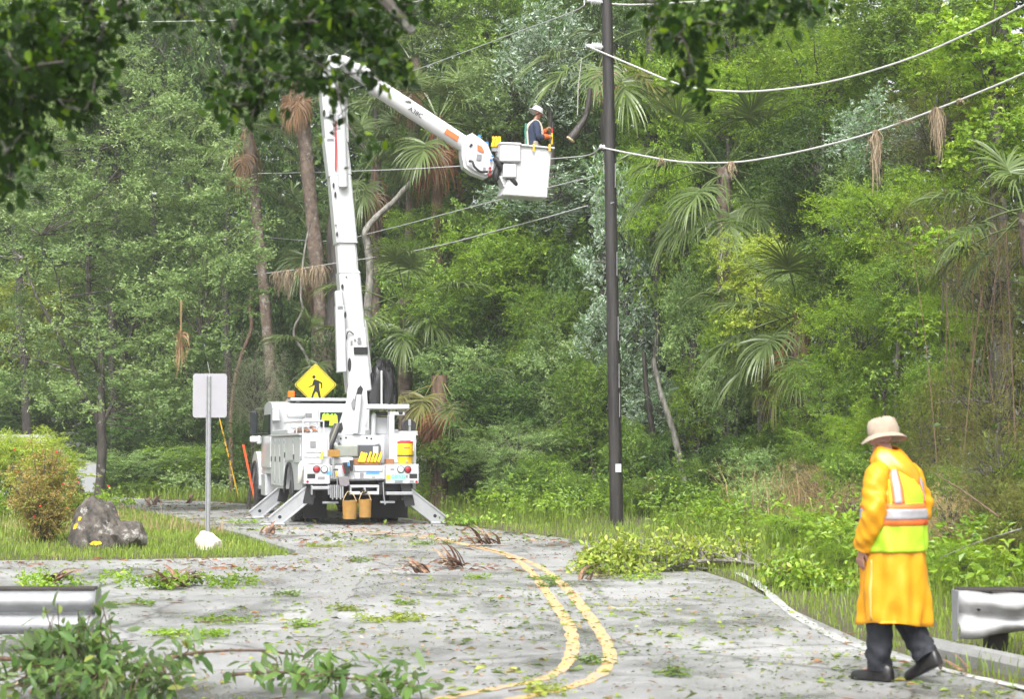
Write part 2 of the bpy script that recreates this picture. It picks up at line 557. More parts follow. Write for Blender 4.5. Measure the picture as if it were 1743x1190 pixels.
def asphalt_mat():
    m, n, out = new_mat('wet_asphalt')
    tc = N(n, 'ShaderNodeTexCoord')
    def noise(s, d=6.0, r=0.6, vec=None):
        x = N(n, 'ShaderNodeTexNoise', Scale=s, Detail=d, Roughness=r)
        n.links.new(vec or tc.outputs['Object'], x.inputs['Vector'])
        return x.outputs[0]
    big, mid, fine = noise(0.35), noise(2.2, 8, 0.7), noise(45, 3, 0.6)
    grain = noise(160, 2, 0.5)
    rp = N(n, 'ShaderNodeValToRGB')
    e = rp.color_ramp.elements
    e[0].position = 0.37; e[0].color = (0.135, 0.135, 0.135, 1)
    e[1].position = 0.62; e[1].color = (0.375, 0.374, 0.374, 1)  # both tones raised to carry the sky's reflection on the wet road
    mx = N(n, 'ShaderNodeMix'); mx.inputs[0].default_value = 0.5
    n.links.new(big, mx.inputs[2]); n.links.new(mid, mx.inputs[3])
    mg = N(n, 'ShaderNodeMix'); mg.inputs[0].default_value = 0.25
    n.links.new(mx.outputs[0], mg.inputs[2]); n.links.new(fine, mg.inputs[3])
    n.links.new(mg.outputs[0], rp.inputs[0])
    # cracks and tar lines
    vo = N(n, 'ShaderNodeTexVoronoi', Scale=0.42, feature='DISTANCE_TO_EDGE')
    wn = N(n, 'ShaderNodeTexNoise', Scale=1.5, Detail=4.0)
    n.links.new(tc.outputs['Object'], wn.inputs['Vector'])
    ad = N(n, 'ShaderNodeMix', data_type='RGBA'); ad.inputs[0].default_value = 0.25
    n.links.new(tc.outputs['Object'], ad.inputs[6]); n.links.new(wn.outputs[1], ad.inputs[7])
    n.links.new(ad.outputs[2], vo.inputs['Vector'])
    cr = N(n, 'ShaderNodeMapRange'); cr.inputs[1].default_value = 0.0; cr.inputs[2].default_value = 0.012; cr.inputs[3].default_value = 0.45; cr.inputs[4].default_value = 1.0
    n.links.new(vo.outputs['Distance'], cr.inputs[0])
    mc = N(n, 'ShaderNodeMix', data_type='RGBA', blend_type='MULTIPLY'); mc.inputs[0].default_value = 1
    n.links.new(rp.outputs[0], mc.inputs[6]); n.links.new(cr.outputs[0], mc.inputs[7])
    # soaked darker patches that hold a film of water
    wp_ = N(n, 'ShaderNodeMapping'); wp_.inputs['Scale'].default_value = (1.0, 0.45, 1.0); wp_.inputs['Location'].default_value = (3.1, 1.7, 0)
    n.links.new(tc.outputs['Object'], wp_.inputs[0])
    wet = N(n, 'ShaderNodeMapRange'); wet.inputs[1].default_value = 0.52; wet.inputs[2].default_value = 0.63
    n.links.new(noise(0.75, 7, 0.62, wp_.outputs[0]), wet.inputs[0])
    md = N(n, 'ShaderNodeMix', data_type='RGBA', blend_type='MULTIPLY'); md.inputs[7].default_value = (0.36, 0.37, 0.37, 1)
    wf = N(n, 'ShaderNodeMath', operation='MULTIPLY'); wf.inputs[1].default_value = 0.75
    n.links.new(wet.outputs[0], wf.inputs[0]); n.links.new(wf.outputs[0], md.inputs[0]); n.links.new(mc.outputs[2], md.inputs[6])
    b = N(n, 'ShaderNodeBsdfPrincipled')
    n.links.new(md.outputs[2], b.inputs['Base Color'])
    rr = N(n, 'ShaderNodeMapRange'); rr.inputs[1].default_value = 0.38; rr.inputs[2].default_value = 0.62; rr.inputs[3].default_value = 0.30; rr.inputs[4].default_value = 0.62
    n.links.new(mx.outputs[0], rr.inputs[0])
    rw = N(n, 'ShaderNodeMix'); rw.inputs[3].default_value = 0.14
    n.links.new(wf.outputs[0], rw.inputs[0]); n.links.new(rr.outputs[0], rw.inputs[2]); n.links.new(rw.outputs[0], b.inputs['Roughness'])
    b.inputs['Specular IOR Level'].default_value = 0.6
    bp = N(n, 'ShaderNodeBump', Strength=0.55, Distance=0.012)
    hb = N(n, 'ShaderNodeMath', operation='ADD'); n.links.new(fine, hb.inputs[0]); n.links.new(grain, hb.inputs[1])
    n.links.new(hb.outputs[0], bp.inputs['Height']); n.links.new(bp.outputs[0], b.inputs['Normal'])
    n.links.new(b.outputs[0], out.inputs[0])
    return m
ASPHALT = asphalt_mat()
def poly_sheet(name, pts, z, mat, kind='structure'):
    tri = tessellate_polygon([[Vector((p[0], p[1], 0)) for p in pts]])
    V = np.array([(p[0], p[1], z) for p in pts])
    T = np.array(tri)
    a, b, c = V[T[:, 0]], V[T[:, 1]], V[T[:, 2]]
    fl = np.cross(b - a, c - a)[:, 2] < 0
    T[fl] = T[fl][:, ::-1]
    return put(name, mesh_np(name, V, [T], None, [mat]), kind=kind)
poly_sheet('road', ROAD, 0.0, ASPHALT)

def worn_mat(name, c, under=(0.30, 0.30, 0.30), lo=0.40, hi=0.56, rough=0.5):
    m, n, out = new_mat(name)
    tc = N(n, 'ShaderNodeTexCoord')
    a = N(n, 'ShaderNodeTexNoise', Scale=9.0, Detail=9.0, Roughness=0.75)
    n.links.new(tc.outputs['Object'], a.inputs['Vector'])
    mr = N(n, 'ShaderNodeMapRange'); mr.inputs[1].default_value = lo; mr.inputs[2].default_value = hi
    n.links.new(a.outputs[0], mr.inputs[0])
    mx = N(n, 'ShaderNodeMix', data_type='RGBA')
    mx.inputs[6].default_value = rgba(under); mx.inputs[7].default_value = rgba(c)
    n.links.new(mr.outputs[0], mx.inputs[0])
    b = N(n, 'ShaderNodeBsdfPrincipled', Roughness=rough)
    n.links.new(mx.outputs[2], b.inputs['Base Color'])
    n.links.new(b.outputs[0], out.inputs[0])
    return m
def ribbon(name, pts, w, z, mat, kind='structure'):
    c = smooth_line(np.array(pts)[:, :2], 8)
    t = nrm(np.gradient(c, axis=0))
    s = np.stack([-t[:, 1], t[:, 0]], 1)
    w = np.broadcast_to(np.asarray(w, float), (len(c),))[:, None] / 2
    jag = 1 + 0.16 * rng.standard_normal((len(c), 1))
    L, Rr = c + s * w * jag, c - s * w * jag
    V = np.zeros((2 * len(c), 3)); V[0::2, :2] = L; V[1::2, :2] = Rr; V[:, 2] = z
    i = np.arange(len(c) - 1) * 2
    F = np.stack([i, i + 1, i + 3, i + 2], 1)
    return put(name, mesh_np(name, V, [F], None, [mat]), kind=kind)
YEL = worn_mat('yellow_road_paint', (0.62, 0.37, 0.14), lo=0.39, hi=0.54)
WHT = worn_mat('white_road_paint', (0.52, 0.52, 0.50), lo=0.46, hi=0.60)
yl = [(700, 1202), (770, 1187), (850, 1172), (930, 1155), (965, 1130), (975, 1100), (968, 1065), (952, 1040), (928, 1005), (905, 975), (880, 955), (850, 942), (800, 930), (740, 919), (690, 913), (620, 908), (540, 903), (440, 897)]
yr = [(760, 1212), (860, 1194), (950, 1176), (1016, 1152), (1038, 1122), (1030, 1092), (1010, 1060), (988, 1030), (967, 1005), (942, 982), (915, 964), (880, 949), (840, 937), (790, 926), (740, 915), (690, 909), (600, 902)]
ribbon('yellow_road_line', [G(*p) for p in yl], 0.11, 0.004, YEL)
ribbon('yellow_road_line', [G(*p) for p in yr], 0.11, 0.004, YEL)
wr = [(1255, 975), (1290, 995), (1340, 1038), (1400, 1075), (1470, 1104), (1600, 1140), (1743, 1172), (1900, 1205)]
ribbon('white_edge_line', [G(*p) for p in wr], 0.11, 0.0045, WHT)
CONC = paint('wet_concrete', (0.26, 0.26, 0.255), rough=0.55, var=0.15, scale=9, bump=0.4, bscale=90, dirt=0.5, dirtc=(0.16, 0.15, 0.12))
cl = [(395, 904), (440, 917), (500, 936), (560, 951), (588, 972), (588, 995), (570, 1022), (548, 1050), (528, 1085)]
ribbon('concrete_edge_strip', [G(*p) for p in cl], 0.30, 0.005, CONC)

def kerb(name, pts, w=0.16, h=0.11):
    c = smooth_line(np.array(pts)[:, :2], 6)
    t = nrm(np.gradient(c, axis=0))
    s = np.stack([-t[:, 1], t[:, 0]], 1)
    prof = [(-w / 2, -0.06), (-w / 2, h * 0.55), (-w * 0.3, h * 0.93), (0, h), (w * 0.32, h * 0.93), (w / 2, h * 0.6), (w / 2, -0.06)]
    V = []
    for i in range(len(c)):
        for a, z in prof:
            V.append((c[i, 0] + s[i, 0] * a, c[i, 1] + s[i, 1] * a, z))
    k = len(prof)
    F = []
    for i in range(len(c) - 1):
        for j in range(k - 1):
            F.append((i * k + j, i * k + j + 1, (i + 1) * k + j + 1, (i + 1) * k + j))
    F4 = np.array(F)
    caps = np.array([list(range(k))[::-1], [(len(c) - 1) * k + j for j in range(k)]])
    return put(name, mesh_np(name, V, [F4, caps], None, [CONC], None, False), kind='structure')
kerb('kerb', [(-3.22, 30.5), (-3.55, 31.6), (-4.2, 34), (-4.95, 36.8), (-5.6, 38.8)], 0.16, 0.08)
kerb('kerb', [(3.22, 15.75), (3.42, 15.0), (3.68, 13.9), (3.9, 12.6), (4.05, 10.5)], 0.2, 0.13)
KERBX = None

# ------------------------------------------------------------------ leaves
def leaves(base, axis, normal, L, W, tint, fold=0.18, curl=0.15, six=False):
    """one leaf per row -> verts, faces(tri), tint per face"""
    n = len(base)
    axis = nrm(axis)
    side = nrm(np.cross(axis, normal))
    up = np.cross(side, axis)
    L = np.broadcast_to(L, (n,))[:, None]; W = np.broadcast_to(W, (n,))[:, None]
    if not six:
        mid = base + axis * L * 0.45
        V = np.stack([base, mid + side * W * 0.5 + up * W * fold, base + axis * L - up * L * curl, mid - side * W * 0.5 + up * W * fold], 1).reshape(-1, 3)
        i = np.arange(n) * 4
        F = np.stack([np.stack([i, i + 1, i + 2], 1), np.stack([i, i + 2, i + 3], 1)], 1).reshape(-1, 3)
        return V, F, np.repeat(tint, 2)
    m1 = base + axis * L * 0.28; m2 = base + axis * L * 0.66 - up * L * curl * 0.4
    V = np.stack([base, m1 + side * W * 0.42 + up * W * fold, m2 + side * W * 0.46 + up * W * fold * 0.8, base + axis * L - up * L * curl,
                  m2 - side * W * 0.46 + up * W * fold * 0.8, m1 - side * W * 0.42 + up * W * fold, m1 - up * L * curl * 0.05, m2], 1).reshape(-1, 3)
    i = np.arange(n) * 8
    q = [(0, 1, 6), (0, 6, 5), (1, 2, 6), (6, 2, 7), (5, 6, 7), (5, 7, 4), (2, 3, 7), (7, 3, 4)]
    F = np.stack([np.stack([i + a, i + b, i + c], 1) for a, b, c in q], 1).reshape(-1, 3)
    return V, F, np.repeat(tint, 8)
def ball(r, n):
    v = nrm(r.standard_normal((n, 3)))
    return v * (r.random((n, 1)) ** (1 / 3))

def spray_leaves(r, C, clump_r, n_twig, n_leaf, L, W, droop=0.1, wind=None, flat=0.75, spread=1.0, tint0=None, tw_len=0.85, six=False, out_from=None, align=0.75, radial=None, ctr=(0, 0, 0)):
    """clumps at C; each has twigs that radiate outward, each twig carries leaves along both sides"""
    k = len(C)
    cr = np.broadcast_to(clump_r, (k,))
    ct = r.random(k) * 0.45 if tint0 is None else tint0
    d = nrm(r.standard_normal((k, n_twig, 3)))
    if out_from is not None:
        d = nrm(d + 0.7 * nrm(C - out_from)[:, None, :])
    d[..., 2] = d[..., 2] * flat + 0.22
    d = nrm(d)
    st = C[:, None, :] + d * cr[:, None, None] * (0.15 + 0.45 * r.random((k, n_twig, 1)))
    ln = cr[:, None] * tw_len * (0.5 + 0.7 * r.random((k, n_twig)))
    d2 = d.copy(); d2[..., 2] -= droop * 1.6
    d2 = nrm(d2)
    T = (np.arange(n_leaf) + r.random((k, n_twig, n_leaf))) / n_leaf
    pos = st[:, :, None, :] + d[:, :, None, :] * (ln[..., None] * T)[..., None] + (d2 - d)[:, :, None, :] * (ln[..., None] * T * T)[..., None]
    pos = pos + r.standard_normal(pos.shape) * 0.03 * spread
    ax = nrm(d + (d2 - d) * 0.7)[:, :, None, :]
    sd = nrm(np.cross(ax, np.array([0.05, 0.02, 1.0])))
    sgn = np.where(np.arange(n_leaf) % 2 == 0, 1.0, -1.0)[None, None, :, None]
    la = ax * align + sd * sgn * (1 - 0.4 * align) + r.standard_normal(pos.shape) * 0.38
    la[..., 2] -= droop
    nn = np.array([0, 0, 0.65]) + 0.75 * (nrm(C - np.array(ctr) + 1e-6) if radial is None else np.broadcast_to(nrm(np.array(radial, float)), C.shape))[:, None, None, :] + 0.3 * d[:, :, None, :] + r.standard_normal(pos.shape) * 0.6
    if wind is not None:
        la = la + np.array(wind)
        nn = nn + r.standard_normal(pos.shape) * 0.7
    tt = ct[:, None, None] + 0.5 * r.random((k, n_twig, n_leaf)) ** 1.3 + 0.25 * T * r.random((k, n_twig, 1))
    m = k * n_twig * n_leaf
    sz = 0.65 + 0.6 * r.random(m)
    return leaves(pos.reshape(m, 3), la.reshape(m, 3), nn.reshape(m, 3), L * sz, W * sz, np.clip(tt.reshape(m), 0, 1), six=six)

def join(parts):
    V, F, T, n = [], [], [], 0
    for v, f, t in parts:
        V.append(v); F.append(f + n); T.append(t); n += len(v)
    return np.concatenate(V), np.concatenate(F), np.concatenate(T)
# ------------------------------------------------------------------ tree prototypes (crowns centred on their own origin, about 2.2 m in radius)
PR = 2.2
def clump_points(r, n, R3, lumpy=0.3, shell=0.45):
    d = nrm(r.standard_normal((n, 3)))
    ph = r.random(6) * 6.28
    k = 1 + lumpy * (np.sin(d[:, 0] * 4 + ph[0]) * np.cos(d[:, 2] * 3.5 + ph[1]) + 0.7 * np.sin(d[:, 1] * 5 + d[:, 2] * 4 + ph[2]))
    rad = (shell + (1 - shell) * r.random(n)) ** 0.7
    return d * (k * rad)[:, None] * np.array(R3)
def branch_mesh(name, r, C, foot, mat, n=60, r0=0.07):
    mb = MB()
    sel = r.permutation(len(C))[:n]
    mb.tube([foot, foot * 0.4, (0, 0, 0.3), (0.1, 0.05, R3Z * 0.75)], [r0 * 1.5, r0 * 1.2, r0 * 0.8, r0 * 0.2], 6)
    for i in sel:
        c = C[i]
        s = foot * (0.75 * r.random())
        if c[2] < s[2] - 0.2:
            s = foot * 0.9
        mid = (s + c) / 2 + r.standard_normal(3) * 0.18 + np.array([0, 0, 0.12])
        a = r0 * (0.35 + 0.3 * r.random())
        mb.tube([s, (s * 0.6 + mid * 0.4) + r.standard_normal(3) * 0.06, mid, (mid + c) / 2 + r.standard_normal(3) * 0.08, c * 1.03], [a, a * 0.8, a * 0.6, a * 0.4, a * 0.15], 5, caps=False)
    return mb.mesh(name, [mat], True, recalc=False)
R3Z = PR
CROWN = {}
def make_proto(key, seed, n_cl, cl_r, n_tw, n_lf, L, W, mat, bark=None, R3=(PR, PR, PR), n_br=50, **kw):
    r = np.random.default_rng(seed)
    C = clump_points(r, n_cl, R3, kw.pop('lumpy', 0.3), kw.pop('shell', 0.4))
    Vv, Ff, Tt = spray_leaves(r, C, cl_r * (0.6 + 0.7 * r.random(len(C))), n_tw, n_lf, L, W, **kw)
    me = mesh_np('crown_' + key, Vv, [Ff], Tt, [mat])
    br = branch_mesh('branches_' + key, r, C, np.array([0.0, 0.0, -R3[2] * 1.0]), bark or BARK, n_br)
    CROWN.setdefault(key[:-1], []).append((me, br))
for s in (1, 2, 3):
    make_proto('broad%d' % s, 10 + s, 125, 0.62, 13, 12, 0.115, 0.058, LF['mid'])
for s in (1, 2):
    make_proto('fine%d' % s, 20 + s, 140, 0.55, 16, 16, 0.075, 0.036, LF['mid'], flat=0.6)
for s in (1, 2):
    make_proto('silver%d' % s, 30 + s, 70, 0.60, 11, 10, 0.20, 0.070, LF['silver'], wind=(0.55, -0.15, 0.25))
for s in (1, 2):
    make_proto('wispy%d' % s, 40 + s, 110, 0.60, 15, 15, 0.085, 0.017, LF['olive'], droop=0.35, flat=0.9, n_br=80, tw_len=1.2)
make_proto('maple1', 51, 70, 0.60, 8, 8, 0.19, 0.15, LF['lime'], flat=0.5)
make_proto('bigleaf1', 61, 26, 0.75, 7, 7, 0.34, 0.20, LF['lime'], droop=0.35, six=False)
make_proto('vine1', 71, 150, 0.55, 13, 12, 0.10, 0.065, LF['dark'], droop=0.55, flat=1.0)
make_proto('vine2', 72, 150, 0.55, 13, 12, 0.10, 0.065, LF['dark'], droop=0.55, flat=1.0)

TRUNK = []
for s in range(3):
    r = np.random.default_rng(80 + s)
    z = np.linspace(0, 1, 9)
    pts = np.stack([0.03 * np.cumsum(r.standard_normal(9)) * z, 0.03 * np.cumsum(r.standard_normal(9)) * z, z], 1)
    pts[0, :2] = 0
    pts[:, 0] -= pts[-1, 0] * z; pts[:, 1] -= pts[-1, 1] * z
    mb = MB()
    # wide in x,y (unit radius 1), unit height
    pts2 = pts.copy(); pts2[:, :2] *= 20
    rad = 1.0 - 0.45 * z; rad[0] = 1.35; rad[1] = 1.08
    th = np.linspace(0, 2 * math.pi, 10, endpoint=False)
    Vt, Ft = [], []
    for i in range(9):
        rr = rad[i] * (1 + 0.08 * r.standard_normal(10))
        Vt.append(np.stack([pts2[i, 0] + rr * np.cos(th), pts2[i, 1] + rr * np.sin(th), np.full(10, z[i])], 1))
    for i in range(8):
        for j in range(10):
            q = (j + 1) % 10
            Ft.append((i * 10 + j, i * 10 + q, (i + 1) * 10 + q, (i + 1) * 10 + j))
    mb.add(np.concatenate(Vt), Ft)
    TRUNK.append(mb.mesh('trunk', [BARK], True))

def veg(name, proto, px, py, Y, hw, hh, mat, label, cat='tree', group=None, trunk=0.11, bark=None, seed=None, depth=None, base=None):
    """a tree or bush whose crown is seen round pixel (px,py), hw x hh pixels of half size, at distance Y"""
    s = int(px * 7 + py * 3 + Y) if seed is None else seed
    r = np.random.default_rng(s)
    c = P(px, py, Y)
    a, b = hw / ppm(Y), hh / ppm(Y)
    me, br = CROWN[proto][s % len(CROWN[proto])]
    g = float(gz(c[0], c[1]))
    ox, oy = (r.random(2) - 0.5) * a * 0.5
    if base is not None:
        ox, oy = base[0] - c[0], base[1] - c[1]
        g = float(gz(base[0], base[1]))
    t = thing(name, label, cat, (c[0] + ox, c[1] + oy, g), 0, group)
    rz = r.random() * 6.28
    zc = c[2] - g
    dd = min(a, 2.6) if depth is None else depth
    # rotation is applied before the stretch, so keep the crown nearly round in plan
    sc = (a / PR, dd / PR, b / PR)
    w = bpy.data.objects.new('crown', me); col.objects.link(w); w.parent = t
    rot = Matrix.Rotation(rz, 4, 'Z')
    M = Matrix.Translation((-ox, -oy, zc)) @ Matrix.Diagonal((*sc, 1)) @ rot
    def setm(o):
        # decompose-free: store a rotated, evenly stretched crown
        o.location = (-ox, -oy, zc)
        o.rotation_euler = (0, 0, rz if abs(sc[0] - sc[1]) < 0.2 * sc[0] else (0 if r.random() < 0.5 else math.pi))
        o.scale = sc
    setm(w)
    w.material_slots[0].link = 'OBJECT'; w.material_slots[0].material = LF[mat]
    bb = bpy.data.objects.new('branches', br); col.objects.link(bb); bb.parent = t
    bb.location, bb.rotation_euler, bb.scale = w.location.copy(), w.rotation_euler.copy(), w.scale.copy()
    top = Vector((-ox, -oy, zc - b * 0.85))
    if trunk and top.z > 0.15:
        v = top + Vector((0, 0, 0.2))
        tr = bpy.data.objects.new('trunk', TRUNK[s % 3]); col.objects.link(tr); tr.parent = t
        tr.rotation_euler = v.to_track_quat('Z', 'Y').to_euler()
        tr.scale = (trunk, trunk, v.length)
        if bark is not None:
            tr.material_slots[0].link = 'OBJECT'; tr.material_slots[0].material = bark
    return t

# ---- palms -------------------------------------------------------------------
def frond_mesh(seed, elev, dead=False, mats=None, stalk=1.1, LL=0.95, n=46, fold=0.35, width=0.04, age=0.3):
    """one fan leaf growing from the origin, out along +X at the given elevation; leaflets arch over and droop"""
    r = np.random.default_rng(seed)
    e = R(elev)
    k = 7
    t = np.linspace(0, 1, k)
    ang = e - (0.35 if not dead else 0.15) * t * (1 if elev > -30 else 0.4)
    dx, dz = np.cos(ang), np.sin(ang)
    st = np.stack([np.cumsum(dx), np.zeros(k), np.cumsum(dz)], 1)
    st = (st - st[0]) / (k - 1) * stalk
    V, F = tube_np(st, np.linspace(0.022, 0.012, k), 4, False)
    parts_v = [V]; F4 = [np.array(F)]; tint = [np.full(len(F), 0.55)]
    tip = st[-1]; ax = nrm(st[-1] - st[-2])
    side = np.array([0, 1.0, 0]); up = np.cross(ax, side); up = up if up[2] > 0 or dead else -up
    if up[2] < 0: up = -up
    nv = len(V)
    seg = 5
    for i in range(n):
        f = i / (n - 1) * 2 - 1
        a = f * R(118)
        costa = 0.34 * (1 - abs(f)) ** 1.2
        b0 = tip + ax * costa - np.array([0, 0, 1]) * costa * costa * 0.8
        d = ax * math.cos(a) + side * math.sin(a) * 0.95 + up * (fold * abs(math.sin(a)) + 0.05 * r.standard_normal())
        d = nrm(d + 0.05 * r.standard_normal(3))
        ll = LL * (0.62 + 0.38 * math.cos(a * 0.7)) * (0.85 + 0.25 * r.random())
        p = b0.copy(); pts = [p.copy()]
        gdrop = (0.26 + 0.30 * r.random()) * (1.9 if dead else 1.0) * age / 0.3
        for q in range(seg):
            d = nrm(d + np.array([0, 0, -1.0]) * gdrop * (0.25 + 0.9 * q / seg))
            p = p + d * ll / seg
            pts.append(p.copy())
        pts = np.array(pts)
        tg = nrm(np.gradient(pts, axis=0))
        sd = nrm(np.cross(tg, up + 0.25 * r.standard_normal(3)))
        w = width * np.array([0.45, 0.95, 0.9, 0.65, 0.4, 0.06])[:, None] * (0.8 + 0.4 * r.random())
        L_, R_ = pts + sd * w / 2, pts - sd * w / 2
        vv = np.zeros((2 * (seg + 1), 3)); vv[0::2] = L_; vv[1::2] = R_
        j = nv + np.arange(seg) * 2
        F4.append(np.stack([j, j + 1, j + 3, j + 2], 1))
        c0 = 0.1 + 0.5 * r.random()
        tint.append(np.clip(c0 + np.linspace(0, 0.35 if r.random() < 0.4 else 0.1, seg), 0, 1))
        parts_v.append(vv); nv += len(vv)
    return mesh_np('frond', np.concatenate(parts_v), [np.concatenate(F4)], np.concatenate(tint), mats)
FROND = {k: [frond_mesh(100 + 10 * i + j, e, False, [LF['palm']], age=ag) for j in range(2)] for i, (k, e, ag) in enumerate((('up', 68, 0.2), ('mid', 32, 0.3), ('low', -8, 0.36), ('hang', -42, 0.3)))}
FROND['dead'] = [frond_mesh(190 + j, -74, True, [LF['dead']], n=30, LL=0.8, stalk=0.9, width=0.035) for j in range(2)]
def palm_trunk(h, lean, r0=0.17, bark=None, name='trunk', boots=False):
    r = np.random.default_rng(int(h * 100))
    mb = MB()
    k = max(8, int(h / 0.35))
    z = np.linspace(0, 1, k)
    pts = np.stack([lean[0] * z ** 1.4, lean[1] * z ** 1.4, h * z], 1)
    rad = r0 * (1 + 0.07 * r.standard_normal(k)); rad[0] *= 1.3
    mb.tube(pts, rad, 10)
    return mb.mesh(name, [bark or BARKP], True), pts[-1]
def palm(px, py, Y, label, spec, trunk_base=None, scale=1.0, r0=0.17, group=None, bark=None, cat='palm tree', trunk=True, boots=0):
    """spec: list of (kind, azimuth deg, tilt deg, material or None, size)"""
    c = P(px, py, Y)
    b = (c[0], c[1]) if trunk_base is None else trunk_base
    g = float(gz(b[0], b[1]))
    t = thing('palm_tree', label, cat, (b[0], b[1], g), 0, group)
    h = c[2] - g
    tm, top = palm_trunk(h, (c[0] - b[0], c[1] - b[1]), r0, bark)
    put('trunk', tm, t)
    r = np.random.default_rng(int(px + py))
    for i, (k, az, tilt, mt, sz) in enumerate(spec):
        sz = sz * 0.72
        f = put('frond', FROND[k][i % 2], t, (top[0] + 0.08 * math.cos(R(az)), top[1] + 0.08 * math.sin(R(az)), top[2] + r.uniform(-0.25, 0.12)), (0, R(tilt), 0), sz * scale)
        f.rotation_euler = (Matrix.Rotation(R(az), 3, 'Z') @ Matrix.Rotation(R(tilt), 3, 'Y')).to_euler()
        if mt is not None:
            f.material_slots[0].link = 'OBJECT'; f.material_slots[0].material = LF[mt]
    return t
def full_crown(seed, n=18, dead=5, size=1.5):
    r = np.random.default_rng(seed)
    out = []
    for i in range(n):
        k = ('up', 'up', 'mid', 'mid', 'mid', 'low', 'low', 'hang')[i % 8]
        out.append((k, i * 137.5 + r.uniform(-15, 15), r.uniform(-10, 10), None if r.random() < 0.85 else 'palmy' if k == 'hang' else None, size * r.uniform(0.85, 1.1)))
    for i in range(dead):
        out.append(('dead', i * 360 / max(dead, 1) + r.uniform(-20, 20), r.uniform(-8, 8), 'dead' if i % 2 else 'rust', size * r.uniform(0.75, 1.0)))
    return out

# ------------------------------------------------------------------ the wood behind: one mass, a few shared sheets of foliage 9 m wide and 24 m high
def thicket_mesh(seed, mat):
    r = np.random.default_rng(seed)
    n = 330
    C = np.stack([r.uniform(-5, 5, n), r.uniform(-2.2, 2.2, n), r.uniform(0.3, 25, n)], 1)
    Vv, Ff, Tt = spray_leaves(r, C, 1.05 * (0.6 + 0.6 * r.random(n)), 13, 11, 0.21, 0.125, droop=0.3, flat=0.9, radial=(0, -1, 0.35))
    return mesh_np('thicket', Vv, [Ff], Tt, [mat])
THK = [thicket_mesh(201, LF['dark']), thicket_mesh(202, LF['mid'])]
def thick(x, y, rz, k=0, s=(1, 1, 1), mat='dark'):
    o = put('forest_thicket', THK[k], None, (x, y, float(gz(x, y)) - 0.2), (0, 0, rz), s, kind='stuff')
    o.material_slots[0].link = 'OBJECT'; o.material_slots[0].material = LF[mat]
    o['label'] = 'dense dark wood closing the view behind the nearer trees'
    return o
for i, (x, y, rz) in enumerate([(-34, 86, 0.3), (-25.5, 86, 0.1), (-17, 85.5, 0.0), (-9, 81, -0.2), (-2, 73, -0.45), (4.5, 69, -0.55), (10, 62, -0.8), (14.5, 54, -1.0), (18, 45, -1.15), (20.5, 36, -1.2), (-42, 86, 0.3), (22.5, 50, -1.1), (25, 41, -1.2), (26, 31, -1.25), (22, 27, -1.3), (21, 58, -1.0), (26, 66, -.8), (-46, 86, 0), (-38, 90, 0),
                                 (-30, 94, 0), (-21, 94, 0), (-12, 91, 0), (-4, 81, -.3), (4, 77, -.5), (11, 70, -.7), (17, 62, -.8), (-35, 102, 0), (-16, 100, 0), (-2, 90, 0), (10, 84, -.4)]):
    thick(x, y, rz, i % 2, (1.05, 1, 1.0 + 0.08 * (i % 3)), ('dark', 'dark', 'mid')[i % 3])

# ------------------------------------------------------------------ the trees one can pick out
g_far = 'trees at the back of the wood'
back = [  # px, py, Y, hw, hh, proto, mat, label
 (20, 120, 66, 150, 190, 'broad', 'mid', 'mid green tree behind the overhanging oak leaves at the upper left corner'),
 (200, 140, 68, 140, 180, 'vine', 'dark', 'dark tree behind the tip of the small oak at the upper left'),
 (390, 130, 67, 130, 170, 'vine', 'dark', 'dark tree behind the left palms, just left of the shaggy palm trunk'),
 (640, 30, 68, 130, 110, 'vine', 'dark', 'dark tree top above the white upper boom'),
 (845, 60, 60, 120, 120, 'broad', 'mid', 'green tree whose top stands above the hard hat of the bucket worker'),
 (1010, 60, 58, 90, 110, 'vine', 'dark', 'dark tree top directly behind the head of the utility pole'),
 (470, 520, 73, 120, 170, 'vine', 'dark', 'dark leafy tree between the two leaning palm trunks left of the boom'),
 (680, 360, 65, 130, 150, 'vine', 'dark', 'dark tree in the hollow right of the lower boom'),
 (880, 240, 58, 130, 110, 'broad', 'mid', 'green tree behind the bucket'),
]
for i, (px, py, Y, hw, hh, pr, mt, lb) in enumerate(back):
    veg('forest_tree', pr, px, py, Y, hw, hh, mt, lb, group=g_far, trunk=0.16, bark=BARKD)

# palms of the background
palm(745, 200, 57, 'tall palm with a skirt of dead brown fronds under the white upper boom', full_crown(1, 22, 9, 1.75), (-3.4 + 1.2, 57.2), r0=0.17, bark=BARKB)
palm(705, 95, 60, 'palm with upright pale fans just above the middle of the upper boom', full_crown(2, 17, 4, 1.6), (-3.2, 60.5))
palm(640, 270, 61, 'palm with drooping fans tucked behind the lower boom on its right', full_crown(3, 18, 4, 1.7), (-4.2, 61))
palm(505, 120, 59, 'slender palm with shaggy dead skirt and long bare trunk left of the boom', [('mid', a, 0, None, 1.3) for a in (20, 95, 160, 230, 300)] + [('dead', a, 3, 'dead', 1.25) for a in range(0, 360, 36)] + [('hang', 190, 0, None, 1.4), ('hang', 330, 0, None, 1.4)], (P(562, 640, 59)[0], 59.6), r0=0.21)
palm(420, 215, 60, 'leaning palm with a grey trunk between the small oak and the shaggy palm', full_crown(5, 15, 4, 1.6), (P(470, 640, 60)[0], 60.4), r0=0.17)
palm(330, 60, 80, 'palm with hanging pale fans above the small oak', full_crown(6, 20, 5, 2.2), None)
palm(255, 90, 81, 'far palm with a yellowish hanging fan at the upper left', full_crown(7, 16, 4, 2.1), None)
palm(540, 400, 62, 'palm whose feathery fan spreads left of the lower boom', full_crown(8, 18, 3, 1.8), None)
palm(250, 300, 79, 'palm with spiky fans half hidden in the small oak', full_crown(9, 14, 4, 1.5), None)
